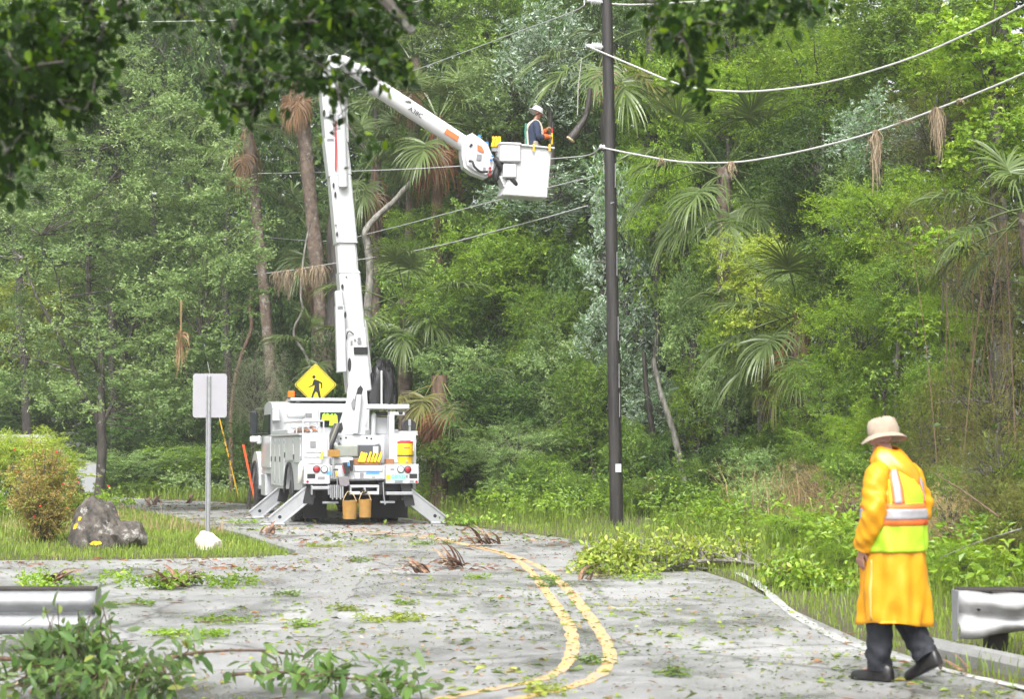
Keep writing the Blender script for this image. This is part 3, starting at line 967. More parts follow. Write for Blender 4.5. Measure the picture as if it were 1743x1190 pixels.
palm(690, 510, 53, 'low palm with a wide dark green fan just right of the boom handrail', [('up', 100, 15, None, 1.5), ('mid', 200, 0, None, 1.7), ('mid', 260, -25, None, 1.6), ('mid', 330, 0, None, 1.7), ('low', 230, 0, None, 1.7), ('low', 300, 0, None, 1.6), ('mid', 60, 0, None, 1.6), ('hang', 270, 0, None, 1.5), ('hang', 200, 0, None, 1.6), ('low', 170, 0, None, 1.5), ('up', 280, 5, None, 1.5), ('low', 0, 0, None, 1.4)], None, r0=0.18)
palm(560, 590, 57, 'palmetto with thin hanging fans beside the yellow pedestrian sign', full_crown(11, 13, 3, 1.3), None)
palm(748, 640, 50.5, 'short palm with yellow fans and a dark skirt of dead boots at the truck corner', [('low', 215, 0, 'palmy', 1.35), ('hang', 250, -12, 'palmy', 1.4), ('hang', 290, 0, None, 1.3), ('mid', 330, 0, None, 1.3), ('mid', 60, 0, None, 1.2), ('low', 20, 0, None, 1.3), ('hang', 310, 0, 'palmy', 1.2)] + [('dead', a, 6, 'rust', 1.5) for a in range(0, 360, 24)], None, r0=0.22, bark=BARKB)
palm(1035, 75, 50, 'palm whose pale fans stick out on both sides of the utility pole top', [('low', 190, -10, None, 1.6), ('hang', 215, -15, None, 1.7), ('hang', 255, -10, None, 1.6), ('hang', 310, -15, 'palmy', 1.6), ('mid', 350, 0, None, 1.4), ('mid', 100, 0, None, 1.8), ('up', 240, 0, None, 1.7), ('hang', 285, 0, None, 1.9)] + [('dead', a, 0, 'dead', 1.2) for a in (200, 260, 320)], None, r0=0.2, bark=BARKD)
palm(1232, 285, 45, 'palm with one upright and several hanging fans under the bare wires', [('up', 300, 0, None, 1.75), ('up', 200, 8, None, 1.7), ('mid', 190, 0, None, 1.6), ('mid', 210, 12, None, 1.7), ('low', 185, 0, None, 1.7), ('low', 240, 0, None, 1.6), ('hang', 230, -6, None, 1.7), ('hang', 270, 0, None, 1.8), ('hang', 300, -5, None, 1.7), ('low', 340, 0, None, 1.5), ('mid', 350, 0, None, 1.5), ('hang', 200, 0, None, 1.7), ('up', 350, 5, None, 1.5)], None, r0=0.17)
palm(1362, 545, 39.5, 'large weeping palm with one orange dying fan in the middle of the right bank', [('up', 250, 12, None, 1.5), ('mid', 180, 0, None, 1.55), ('mid', 215, 0, None, 1.5), ('low', 190, 0, None, 1.55), ('low', 235, 0, None, 1.5), ('hang', 205, -10, None, 1.5), ('hang', 260, -14, None, 1.45), ('low', 300, 0, None, 1.4), ('mid', 330, 0, None, 1.4), ('low', 345, 0, None, 1.4), ('hang', 320, 0, None, 1.3), ('hang', 225, 14, 'palmy', 1.35), ('dead', 200, -10, 'rust', 1.3), ('hang', 190, 10, 'palmy', 1.2), ('up', 120, 0, None, 1.4), ('mid', 60, 0, None, 1.4)], None, r0=0.2, bark=BARKB)
palm(1748, 360, 29, 'palm fans reaching in from the edge beyond the bamboo', [('mid', 170, 0, None, 1.1), ('low', 200, 0, None, 1.1), ('hang', 185, 0, None, 1.0), ('mid', 250, 0, None, 1.1), ('low', 150, 0, None, 1.1), ('up', 100, 0, None, 1.1)], (P(1800, 360, 29)[0], 29.3), r0=0.15)

# middle of the wood
mid = [
 ('forest_tree', 'silver', 935, 95, 54, 85, 105, 'silver', 'silver leaved tree turned pale by the wind, above the bucket worker', 'tree', .12),
 ('forest_tree', 'broad', 870, 160, 56, 95, 90, 'oak', 'soft green tree directly behind the bucket worker', 'tree', .12),
 ('forest_tree', 'vine', 760, 500, 57, 110, 130, 'mid', 'bushy tree right of the low fan palm', 'tree', .12),
 ('forest_tree', 'fine', 830, 600, 54, 120, 110, 'dark', 'vine covered mound of leaves halfway between truck and utility pole', 'tree', .10),
 ('forest_tree', 'vine', 900, 450, 55, 120, 130, 'mid', 'dense green tree under the bucket', 'tree', .14),
 ('forest_tree', 'silver', 930, 340, 54, 105, 62, 'silver', 'silver leaved bough hanging just below the bucket', 'tree', .08),
 ('forest_tree', 'fine', 740, 410, 58, 90, 70, 'mid', 'light green feathery tree under the boom tip', 'tree', .1),
 ('forest_tree', 'vine', 985, 560, 52, 90, 150, 'dark', 'dark vine curtain just left of the utility pole', 'tree', .12),
 ('forest_tree', 'silver', 1068, 400, 49, 80, 130, 'silver', 'silver leaved tree behind the middle of the utility pole', 'tree', .10),
 ('forest_tree', 'silver', 1062, 580, 48.5, 78, 110, 'silver', 'silver leaved tree behind the lower half of the utility pole', 'tree', .09),
 ('forest_tree', 'broad', 1120, 200, 50, 100, 140, 'lime', 'leafy green tree just right of the pole top', 'tree', .14),
 ('forest_tree', 'vine', 1165, 430, 48, 90, 150, 'mid', 'green tree between the silver leaves and the weeping palm', 'tree', .13),
 ('forest_tree', 'broad', 1195, 560, 46, 75, 105, 'oak', 'tree with a dark straight trunk right of the utility pole', 'tree', .13),
 ('forest_tree', 'fine', 1250, 90, 51, 160, 125, 'mid', 'fine leaved tree behind the upper wire, near the top', 'tree', .16),
 ('forest_tree', 'fine', 1390, 150, 47, 140, 130, 'lime', 'fine leaved light green tree above the middle of the upper wire', 'tree', .16),
 ('forest_tree', 'fine', 1400, 300, 44, 130, 120, 'dark', 'fine leaved tree between the two sagging wires', 'tree', .15),
 ('forest_tree', 'broad', 1560, 80, 44, 130, 120, 'mid', 'broad leaved tree crossed by the upper wire near the top right', 'tree', .15),
 ('forest_tree', 'silver', 1495, 230, 41, 75, 70, 'silver', 'silver leaved tree beside the hanging moss on the lower wire', 'tree', .09),
 ('forest_tree', 'maple', 1690, 70, 38, 110, 110, 'lime', 'large leaved tree in the upper right corner', 'tree', .14),
 ('forest_tree', 'maple', 1690, 260, 36, 95, 95, 'lime', 'bright maple leaved tree below the lower wire at the edge', 'tree', .12),
 ('forest_tree', 'wispy', 1590, 220, 40, 110, 80, 'olive', 'wispy olive tree behind the longest hanging moss', 'tree', .1),
 ('forest_tree', 'fine', 1300, 420, 46, 110, 110, 'mid', 'green bushy tree under the lower wire, behind the hanging palm fans', 'tree', .13),
 ('forest_tree', 'broad', 1290, 470, 43, 75, 75, 'yellow', 'yellow green tree above and left of the weeping palm', 'tree', .1),
 ('forest_tree', 'broad', 1255, 580, 43, 62, 70, 'lime', 'bright lime leaved young tree left of the weeping palm', 'tree', .07),
 ('forest_tree', 'fine', 1520, 400, 38.5, 140, 110, 'lime', 'wide fine leaved tree under the two moss hangings', 'tree', .13),
 ('forest_tree', 'wispy', 1620, 400, 36, 110, 90, 'olive', 'olive twiggy tree above the big bright leaves', 'tree', .09),
 ('shrub', 'fine', 1460, 590, 38, 100, 110, 'lime', 'bright small leaved shrub right of the weeping palm', 'shrub', .07),
 ('shrub', 'fine', 1400, 690, 37.5, 90, 80, 'mid', 'dense small leaved shrub under the weeping palm', 'shrub', .06),
 ('shrub', 'bigleaf', 1605, 420, 33, 62, 45, 'lime', 'spray of large pale leaves above the bamboo', 'shrub', .03),
 ('shrub', 'bigleaf', 1560, 560, 33, 60, 50, 'lime', 'large bright leaves in front of the bamboo, above the hat', 'shrub', .03),
 ('shrub', 'bigleaf', 1505, 650, 33, 45, 45, 'mid', 'large leaved sapling just behind the tan hat', 'shrub', .03),
 ('shrub', 'maple', 1728, 805, 24, 40, 40, 'lime', 'small bright leaved sapling above the guardrail at the edge', 'shrub', .025),
 ('bamboo_clump', 'wispy', 1690, 480, 31, 100, 120, 'olive', 'tall olive bamboo clump, its upper part above the raincoat worker', 'bamboo', .05),
 ('bamboo_clump', 'wispy', 1690, 680, 30, 110, 120, 'olive', 'olive bamboo clump behind the raincoat worker', 'bamboo', .05),
 ('bamboo_clump', 'wispy', 1600, 760, 31, 80, 110, 'olive', 'thin olive bamboo clump behind the shoulder of the raincoat worker', 'bamboo', .04),
 ('shrub', 'vine', 1300, 720, 46, 110, 100, 'dark', 'dark shrub in the shade below the weeping palm', 'shrub', .08),
 ('shrub', 'vine', 1110, 690, 50, 80, 110, 'dark', 'dark shrub between the utility pole and the straight trunk', 'shrub', .08),
 ('shrub', 'broad', 870, 700, 50, 100, 80, 'dark', 'leafy green shrub halfway along the right verge', 'shrub', .06),
 ('shrub', 'broad', 960, 660, 50, 90, 100, 'oak', 'tall leafy shrub left of the utility pole foot', 'shrub', .06),
 ('shrub', 'fine', 820, 690, 52, 90, 90, 'dark', 'dark shrub right of the yellow fan palm', 'shrub', .05),
 ('shrub', 'fine', 990, 770, 48, 75, 60, 'mid', 'low shrub at the foot of the wood left of the utility pole', 'shrub', .04),
 ('shrub', 'broad', 1140, 790, 46, 60, 60, 'dark', 'dark low shrub right of the utility pole foot', 'shrub', .04),

 # more of the understorey that hides the trunks
 ('shrub', 'broad', 740, 560, 52.5, 80, 75, 'mid', 'leafy green bush under the low fan palm', 'shrub', .05),
 ('shrub', 'vine', 790, 770, 50, 80, 50, 'mid', 'low green bush right of the brown palm skirt', 'shrub', .05),
 ('shrub', 'fine', 880, 770, 48, 90, 52, 'oak', 'soft green bush at the back of the tall verge grass', 'shrub', .05),
 ('shrub', 'broad', 860, 480, 53.5, 110, 90, 'lime', 'broad green bush below the bucket, in front of the dense tree', 'shrub', .08),
 ('shrub', 'broad', 780, 640, 51.5, 70, 60, 'oak', 'light green bush above the yellow fan palm', 'shrub', .05),
 ('shrub', 'fine', 940, 560, 51, 85, 80, 'mid', 'green bush left of the middle of the utility pole', 'shrub', .06),
 ('shrub', 'broad', 1000, 680, 47.5, 60, 75, 'mid', 'green bush touching the left side of the utility pole', 'shrub', .05),
 ('shrub', 'vine', 1080, 770, 46.5, 60, 60, 'mid', 'green bush right behind the white tag of the utility pole', 'shrub', .05),
 ('shrub', 'silver', 1120, 690, 46.8, 55, 60, 'silver', 'low silver leaved bush among the thin pale trunks', 'shrub', .04),
 ('shrub', 'broad', 1240, 660, 43, 60, 75, 'oak', 'soft green bush between the straight trunk and the weeping palm', 'shrub', .05),
 ('shrub', 'vine', 1260, 790, 42, 85, 60, 'dark', 'dark bush right of the foot of the straight trunk', 'shrub', .05),
 ('shrub', 'broad', 1310, 620, 41.5, 60, 60, 'mid', 'green bush behind the orange dying fan', 'shrub', .05),
 ('shrub', 'fine', 1380, 780, 39, 70, 55, 'dark', 'dark twiggy bush above the dead brush', 'shrub', .05),
 ('shrub', 'broad', 1420, 480, 39, 80, 80, 'mid', 'green bush above and right of the weeping palm', 'shrub', .08),
 ('shrub', 'fine', 1530, 500, 36, 85, 80, 'mid', 'fine leaved green bush between the weeping palm and the big bright leaves', 'shrub', .07),
 ('shrub', 'fine', 1520, 730, 34, 80, 70, 'lime', 'green bush directly behind the tan hat', 'shrub', .05),
 ('shrub', 'wispy', 1650, 830, 28, 90, 80, 'olive', 'olive brush behind the lime vest', 'shrub', .03),
 ('shrub', 'fine', 1700, 900, 24, 80, 40, 'lime', 'low lime bush above the crumpled guardrail', 'shrub', .03),
 ('forest_tree', 'fine', 1200, 330, 49, 90, 110, 'dark', 'green tree behind the upright palm fan', 'tree', .13),
 ('forest_tree', 'broad', 1340, 240, 48, 100, 90, 'mid', 'green tree between the two wires, left of the fine leaved one', 'tree', .13),
 ('forest_tree', 'broad', 1480, 330, 42, 90, 80, 'oak', 'soft green tree under the long thin moss', 'tree', .11),
 ('forest_tree', 'broad', 1640, 150, 41, 100, 90, 'lime', 'green tree between the two wires near the right edge', 'tree', .12),
 ('forest_tree', 'fine', 780, 270, 60, 110, 90, 'mid', 'green tree behind the skirted palm', 'tree', .12),
 ('forest_tree', 'broad', 1000, 250, 55, 80, 100, 'dark', 'green tree between the bucket and the utility pole', 'tree', .12),
 ('shrub', 'broad', 470, 740, 58, 80, 70, 'dark', 'dark bush behind the cab mirror', 'shrub', .05),
 ('shrub', 'vine', 620, 640, 57, 80, 90, 'dark', 'dark bush behind the black plastic covers', 'shrub', .06),
 ('shrub', 'broad', 330, 640, 70.8, 90, 80, 'dark', 'green bush behind the top of the square sign', 'shrub', .06),
 ('shrub', 'fine', 390, 560, 72.4, 80, 90, 'dark', 'green bush left of the broken mossy trunk', 'shrub', .06),
 ('shrub', 'broad', 220, 760, 68.4, 80, 60, 'dark', 'green bush just right of the oak trunk on the far roadside', 'shrub', .05),
 ('shrub', 'broad', 330, 800, 67.6, 80, 42, 'lime', 'low lime bush behind the post of the square sign', 'shrub', .04),
 ('shrub', 'broad', 150, 700, 69.6, 90, 60, 'dark', 'green bush behind the fork of the oak', 'shrub', .05),
 ('shrub', 'broad', 20, 790, 43, 60, 55, 'yellow', 'lime shrub at the very left edge beside the red twigged shrub', 'shrub', .03),
 ('shrub', 'maple', 85, 800, 41, 60, 35, 'yellow', 'yellow green shrub with larger leaves just behind the red twigged shrub', 'shrub', .03),

 # bushes that crowd the right verge
 ('verge_shrub', 'fine', 800, 822, 51, 60, 28, 'lime', 'low lime bush on the verge straight right of the truck tail', 'shrub', .03),
 ('verge_shrub', 'broad', 880, 822, 48, 60, 36, 'oak', 'low soft green bush in the verge grass, midway between truck and utility pole', 'shrub', .03),
 ('verge_shrub', 'fine', 985, 836, 45, 55, 32, 'mid', 'low bush just left of the utility pole foot', 'shrub', .03),
 ('verge_shrub', 'broad', 1120, 845, 43, 55, 38, 'mid', 'low leafy bush just right of the utility pole foot', 'shrub', .03),
 ('verge_shrub', 'fine', 1235, 872, 39, 60, 40, 'lime', 'lime bush behind the fallen bough, at the foot of the straight trunk', 'shrub', .03),
 ('verge_shrub', 'broad', 1300, 860, 37, 60, 48, 'oak', 'soft green bush behind the right end of the fallen bough', 'shrub', .03),
 ('verge_shrub', 'fine', 1350, 905, 31, 60, 40, 'lime', 'lime bush between the fallen bough and the dead brush', 'shrub', .03),
 ('verge_shrub', 'wispy', 1400, 840, 35, 80, 55, 'straw', 'straw coloured dead bush left of the raincoat worker', 'shrub', .03),
 ('verge_shrub', 'wispy', 1450, 870, 31, 60, 55, 'straw', 'tangled dead brush touching the left shoulder of the raincoat worker', 'shrub', .03),
 ('verge_shrub', 'fine', 1430, 950, 25, 50, 36, 'lime', 'low lime weeds left of the elbow of the raincoat worker', 'shrub', .02),
 ('verge_shrub', 'fine', 1640, 960, 21, 60, 40, 'lime', 'lime weeds between the raincoat worker and the crumpled guardrail', 'shrub', .02),
 ('verge_shrub', 'wispy', 1700, 800, 24, 80, 90, 'olive', 'olive twigs above the crumpled guardrail', 'shrub', .02),
 ('verge_shrub', 'wispy', 1620, 880, 24, 60, 60, 'straw', 'straw coloured twigs right of the lime vest', 'shrub', .02),
 ('verge_shrub', 'broad', 300, 822, 67.16, 90, 30, 'lime', 'low lime bush on the far road bend behind the square sign post', 'shrub', .03),
 ('verge_shrub', 'broad', 400, 800, 67.6, 60, 40, 'oak', 'low soft green bush beside the orange stake', 'shrub', .03),
 ('verge_shrub', 'fine', 210, 812, 67.36, 50, 36, 'lime', 'low lime bush just right of the oak trunk', 'shrub', .03),

 ('shrub', 'broad', 392, 745, 68.7, 48, 60, 'dark', 'green bush at the foot of the broken mossy trunk', 'shrub', .04),
 ('shrub', 'fine', 268, 745, 68.7, 55, 60, 'dark', 'lime bush left of the square sign post on the far roadside', 'shrub', .04),
 ('shrub', 'broad', 205, 700, 69.6, 50, 50, 'dark', 'bright bush close behind the oak trunk', 'shrub', .04),

 ('forest_tree', 'fine', 1120, 330, 47.5, 70, 90, 'lime', 'bright green tree right of the middle of the utility pole', 'tree', .1),
 ('forest_tree', 'broad', 1240, 170, 48, 90, 80, 'lime', 'bright green tree just under the sag of the upper wire', 'tree', .12),
 ('shrub', 'maple', 1290, 540, 41.5, 60, 60, 'yellow', 'yellow green sapling left of the crown of the weeping palm', 'shrub', .05),
 ('shrub', 'broad', 1190, 690, 45, 50, 70, 'lime', 'bright bush in front of the straight dark trunk', 'shrub', .04),
 ('shrub', 'fine', 1440, 760, 35.5, 60, 60, 'lime', 'bright bush left of the tan hat', 'shrub', .04),
 ('shrub', 'broad', 1590, 660, 32, 60, 60, 'mid', 'green bush in front of the bamboo, right above the tan hat', 'shrub', .04),
 ('shrub', 'fine', 1600, 560, 34, 60, 60, 'lime', 'bright green bush under the pale large leaves', 'shrub', .05),
 ('shrub', 'vine', 1330, 770, 40.5, 70, 60, 'mid', 'green vine tangle below the orange dying fan', 'shrub', .05),
 ('shrub', 'vine', 1060, 850, 43.5, 30, 24, 'lime', 'little lime bush at the foot of the utility pole', 'shrub', .02),

 ('verge_shrub', 'fine', 1215, 825, 42, 60, 55, 'mid', 'green bush at the foot of the trunks, left of the dead brush', 'shrub', .03),
 ('verge_shrub', 'broad', 1300, 810, 39, 60, 50, 'oak', 'soft green bush standing over the dead brush on its left', 'shrub', .03),
 ('verge_shrub', 'fine', 1385, 800, 36.5, 55, 55, 'mid', 'green bush standing in the middle of the dead brush', 'shrub', .03),
 ('verge_shrub', 'broad', 1440, 815, 32, 45, 55, 'mid', 'green bush touching the yellow sleeve of the raincoat worker', 'shrub', .03),
 ('verge_shrub', 'fine', 1640, 860, 25, 70, 75, 'mid', 'tall green bush right of the lime vest', 'shrub', .03),
 ('verge_shrub', 'fine', 1725, 880, 22, 60, 75, 'olive', 'olive green bush over the crumpled guardrail at the right edge', 'shrub', .03),
 ('verge_shrub', 'broad', 930, 815, 46.5, 55, 45, 'mid', 'green bush left of the utility pole foot, behind the verge grass', 'shrub', .03),
 # left side
 ('forest_tree', 'broad', 40, 400, 77.6, 150, 150, 'dark', 'green tree behind the left edge of the small oak', 'tree', .15),
 ('forest_tree', 'broad', 30, 560, 74.4, 130, 110, 'yellow', 'yellow green tree low at the left edge behind the oak', 'tree', .12),
 ('forest_tree', 'fine', 250, 560, 74.4, 140, 120, 'dark', 'lime green tree glimpsed through the middle of the small oak', 'tree', .13),
 ('forest_tree', 'fine', 200, 400, 77.6, 150, 120, 'dark', 'green tree glimpsed through the top of the small oak', 'tree', .13),
 ('shrub', 'broad', 40, 690, 69.8, 120, 60, 'dark', 'green bush in front of the white van at the left edge', 'shrub', .06),
 ('shrub', 'fine', 290, 720, 69.2, 110, 70, 'dark', 'green undergrowth behind the back of the square sign', 'shrub', .06),
 ('shrub', 'vine', 420, 700, 69.6, 90, 90, 'dark', 'dark shrub beside the cab mirror of the truck', 'shrub', .06),
 ('shrub', 'wispy', 432, 655, 53, 62, 75, 'grey', 'grey drooping dead foliage left of the pedestrian sign', 'shrub', .05),
 ('shrub', 'fine', 250, 800, 67.6, 150, 45, 'oak', 'low green bushes on the far side of the road behind the oak', 'shrub', .05),
 ('shrub', 'fine', 400, 790, 67.8, 90, 40, 'mid', 'low bushes beyond the truck on the left', 'shrub', .05),
 ('shrub', 'broad', 50, 775, 45, 75, 42, 'yellow', 'lime shrub with broad leaves behind the red twigged shrub', 'shrub', .03),
 ('shrub', 'broad', 96, 806, 44, 46, 40, 'lime', 'lime shrub between the red twigged shrub and the oak trunk', 'shrub', .03),
]
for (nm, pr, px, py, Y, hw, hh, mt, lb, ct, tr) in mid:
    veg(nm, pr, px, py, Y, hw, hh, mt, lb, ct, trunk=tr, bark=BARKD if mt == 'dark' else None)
# ------------------------------------------------------------------ the small oak on the island
def px_line(pts, Y, dy=None):
    return np.array([P(p[0], p[1], Y + (0 if dy is None else dy[i])) for i, p in enumerate(pts)])
OY = 49.0
ob = G(168, 872); OY = float(ob[1])
oak = thing('oak_tree', 'small airy oak with a forked trunk on the grass island behind the boulder', 'tree', (ob[0], ob[1], float(gz(ob[0], ob[1])) - 0.02))
def loc(p): return np.asarray(p) - np.array(oak.location)
limbs = [
 ([(167, 874), (169, 840), (172, 800), (174, 760), (172, 720), (173, 690)], [.165, .135, .125, .125, .13, .10], [0, 0, 0, 0, 0, 0]),
 ([(172, 735), (160, 700), (138, 668), (128, 635), (110, 590), (88, 550), (60, 500), (40, 440)], [.085, .075, .068, .06, .05, .042, .03, .012], [0, -.1, -.3, -.5, -.8, -1, -1.2, -1.4]),
 ([(173, 700), (172, 640), (170, 590), (158, 540), (150, 480), (150, 400), (152, 350), (165, 280), (185, 200), (200, 120)], [.10, .09, .085, .075, .07, .06, .05, .04, .028, .01], [0, 0, .1, .2, .3, .3, .4, .4, .3, .2]),
 ([(174, 720), (190, 690), (200, 655), (212, 610), (225, 560), (245, 505), (275, 440), (310, 360), (335, 300)], [.07, .065, .06, .055, .05, .04, .032, .022, .01], [0, .1, .3, .5, .7, .9, 1.1, 1.2, 1.3]),
 ([(200, 655), (240, 640), (280, 620), (310, 600), (340, 570)], [.035, .03, .024, .018, .008], [.3, .1, -.2, -.4, -.6]),
 ([(225, 560), (270, 530), (320, 480), (370, 440), (410, 410)], [.035, .03, .024, .018, .008], [.7, .8, 1.0, 1.1, 1.3]),
 ([(128, 635), (90, 620), (50, 610), (15, 600)], [.03, .024, .018, .008], [-.5, -.6, -.8, -1]),
 ([(150, 400), (120, 340), (95, 280), (80, 220)], [.035, .028, .02, .008], [.3, .0, -.3, -.6]),
 ([(152, 350), (200, 290), (240, 230), (265, 180)], [.035, .028, .02, .008], [.4, .7, 1.0, 1.2]),
 ([(172, 640), (150, 600), (110, 560), (100, 480), (70, 400)], [.035, .03, .024, .016, .008], [0, -.6, -1.0, -1.3, -1.5]),
]
tm = MB(); sk = []
for pts, rd, dy in limbs:
    w = np.array([loc(P(p[0], p[1], OY + d)) for p, d in zip(pts, dy)])
    c = smooth_line(w, 3)
    rr = np.interp(np.linspace(0, 1, len(c)), np.linspace(0, 1, len(rd)), rd)
    if pts is limbs[0][0]:
        trk = MB(); trk.tube(c, rr * (1 + 0.05 * rng.standard_normal(len(rr))), 12); trk.build('trunk', BARK, oak, True)
    else:
        lm = MB(); lm.tube(c, rr, 8); lm.build('limb', BARK, oak, True)
    sk.append(c)
SK = np.concatenate(sk)
r = np.random.default_rng(5)
# lobes of the crown as seen: centre px, py, half width, half height, clumps
lobes = [(185, 130, 75, 70, 20), (260, 190, 60, 70, 16), (110, 230, 80, 70, 18), (190, 280, 100, 80, 24), (330, 260, 60, 50, 10), (80, 350, 90, 60, 18), (230, 370, 100, 60, 22), (360, 330, 70, 60, 16),
         (410, 420, 45, 55, 10), (320, 440, 100, 55, 20), (130, 440, 110, 50, 18), (45, 500, 60, 60, 10), (240, 520, 110, 45, 20), (370, 500, 70, 40, 12), (90, 590, 90, 40, 14), (270, 600, 90, 40, 18), (200, 650, 100, 30, 16), (60, 660, 70, 35, 10),
         (290, 680, 60, 45, 12), (20, 400, 50, 60, 8), (340, 570, 60, 30, 8), (120, 690, 50, 20, 4)]
Cs = []
for (px, py, hw, hh, n) in lobes:
    n = int(n * 1.35)
    a = r.random(n) * 6.28; q = np.sqrt(r.random(n))
    for i in range(n):
        x, y = px + hw * q[i] * math.cos(a[i]), py + hh * q[i] * math.sin(a[i])
        span = 1.9 * math.sqrt(max(0.1, 1 - ((x - 190) / 280) ** 2))
        Cs.append(loc(P(x, y, OY + r.uniform(-span, span))))
Cs = np.array(Cs)
parts = spray_leaves(r, Cs, 0.44 * (0.6 + 0.7 * r.random(len(Cs))), 15, 14, 0.085, 0.044, flat=0.45, droop=0.05, ctr=(0, 1.5, 6.0))
lm = mesh_np('foliage', parts[0], [parts[1]], parts[2], [LF['oak']])
put('foliage', lm, oak)
tw = MB()
for c in Cs:
    d = np.linalg.norm(SK - c, axis=1) + 0.6 * np.maximum(0, SK[:, 2] - c[2])
    s = SK[np.argmin(d)]
    m_ = (s + c) / 2 + r.standard_normal(3) * 0.1 + np.array([0, 0, -0.05])
    tw.tube([s, m_, c], [0.018, 0.012, 0.004], 4, caps=False)
tw.build('twigs', BARK, oak, True, kind='stuff')

# ------------------------------------------------------------------ bare trunks that show between the leaves
def bare_trunk(pts, Y, r0, r1, label, bark, base_px=None, wob_=0.0, dy=None, cat='tree trunk', name='tree_trunk', branches=()):
    w = px_line(pts, Y, dy)
    b = w[0].copy(); b[2] = float(gz(b[0], b[1])) - 0.05
    if w[0][2] > b[2] + 0.1:
        w = np.vstack([b, w])
    t = thing(name, label, cat, tuple(b))
    c = smooth_line(w - b, 5)
    rr = np.linspace(r0, r1, len(c)) * (1 + 0.06 * rng.standard_normal(len(c)))
    mb = MB(); mb.tube(c, rr, 10); mb.build('trunk', bark, t, True)
    for bp, br0 in branches:
        q = smooth_line(px_line(bp, Y) - b, 4)
        m2 = MB(); m2.tube(q, np.linspace(br0, br0 * 0.25, len(q)), 7); m2.build('branch', bark, t, True)
    return t
bare_trunk([(560, 690), (563, 620), (568, 540), (573, 470), (568, 410), (575, 330)], 57.5, 0.32, 0.2, 'thick dark lichen spotted trunk standing right behind the lower boom', BARKD)
bare_trunk([(625, 560), (630, 470), (626, 420), (622, 395), (640, 370), (668, 345), (690, 320), (715, 295)], 56.5, 0.13, 0.07, 'crooked pale trunk that bends to the right of the boom', BARKW)
bare_trunk([(530, 640), (500, 570), (515, 530), (512, 500), (518, 430), (528, 380)], 58, 0.045, 0.03, 'thin twisting vine stem left of the lower boom', BARKW, cat='vine', name='vine_stem')
bare_trunk([(395, 690), (410, 610), (428, 560), (425, 520), (432, 490)], 64, 0.085, 0.05, 'broken leaning trunk hung with brown moss left of the cab', BARKB)
bare_trunk([(258, 835), (258, 780), (262, 735), (262, 700)], 69, 0.11, 0.10, 'brown stump trunk behind the oak on the far roadside', BARKB)
bare_trunk([(1192, 884), (1190, 800), (1182, 740), (1176, 690), (1178, 620), (1185, 560)], 45.5, 0.16, 0.10, 'straight dark trunk right of the utility pole', BARKD)
bare_trunk([(1180, 872), (1165, 820), (1150, 750), (1135, 700), (1122, 660), (1112, 610)], 45, 0.09, 0.05, 'pale blotched thin trunk leaning left beside the straight dark one', BARKW)
bare_trunk([(1130, 860), (1122, 800), (1110, 730), (1100, 660), (1096, 600)], 46.5, 0.08, 0.05, 'slim dark trunk nearest the utility pole', BARKD)
#bare_trunk([(1470, 830), (1462, 770), (1455, 700)], 35, 0.12, 0.09, 'dark shaggy trunk just left of the tan hat', BARKB)
bare_trunk([(1700, 330), (1712, 230), (1705, 130), (1708, 40), (1700, -40)], 39, 0.13, 0.10, 'dark mottled trunk rising through the two wires near the right edge', BARKD)
bare_trunk([(1610, 240), (1615, 170), (1618, 110), (1625, 60)], 41, 0.07, 0.05, 'slim pale trunk above the longer moss hanging', BARKW)
bare_trunk([(1105, 300), (1100, 200), (1108, 100), (1110, 0)], 52.5, 0.17, 0.13, 'dark trunk a little right of the pole top', BARKD)
bare_trunk([(968, 190), (972, 130), (980, 90)], 58.5, 0.08, 0.06, 'grey blotched limb standing right of the bucket worker', BARKW)
bare_trunk([(1110, 852), (1130, 812), (1160, 828), (1195, 838)], 45, 0.06, 0.03, 'dark broken limb lying across the foot of the thin trunks', BARKD, cat='branch', name='fallen_limb')
bare_trunk([(860, 840), (880, 790), (905, 750), (950, 720), (975, 700)], 49, 0.06, 0.03, 'grey fallen limb leaning into the shrubs on the right verge', BARK, cat='branch', name='fallen_limb')
# the cut limb beside the worker's hands, hung on a rope
lw = px_line([(1012, 60), (1005, 150), (998, 195), (985, 218), (972, 236)], 42.5)
cut = thing('cut_limb', 'sawn limb with a pale cut end hanging in front of the bucket worker', 'branch', tuple(lw[-1]))
mb = MB(); mb.tube(smooth_line(lw[1:] - lw[-1], 4), np.linspace(0.05, 0.105, 13), 9); mb.build('limb', BARKD, cut, True)
mb = MB(); dcut = nrm(lw[-1] - lw[-2]); mb.cyl(dcut * 0.001, dcut * 0.03, 0.104, 12); mb.build('cut_face', paint('fresh_wood', (0.55, 0.40, 0.22), rough=0.7, var=0.2), cut)
rope = MB(); rope.tube(px_line([(990, 98), (984, 150), (983, 196)], 42.4), 0.012, 5)
o = rope.build('hanging_rope', paint('grey_rope', (0.35, 0.34, 0.31), rough=0.8)); tag(o, 'thin grey rope hanging down to the sawn limb', 'rope')

# bamboo canes
for i in range(16):
    x0 = 1600 + 9 * i + rng.uniform(-8, 8)
    lean = rng.uniform(-80, 60)
    w = px_line([(x0 + lean * 0.0, 930), (x0 + lean * 0.25, 760), (x0 + lean * 0.7, 560), (x0 + lean * 1.3, 380)], 29.5 + rng.uniform(-0.8, 1.5))
    w[0][2] = float(gz(w[0][0], w[0][1]))
    mb = MB(); c = smooth_line(w - w[0], 4); mb.tube(c, np.linspace(0.010, 0.004, len(c)), 5)
    o = mb.build('bamboo_cane', BARKB, smooth=True, loc=tuple(w[0]))
    tag(o, 'thin brown cane among the olive bamboo behind the raincoat worker', 'cane', 'canes of the bamboo clump')

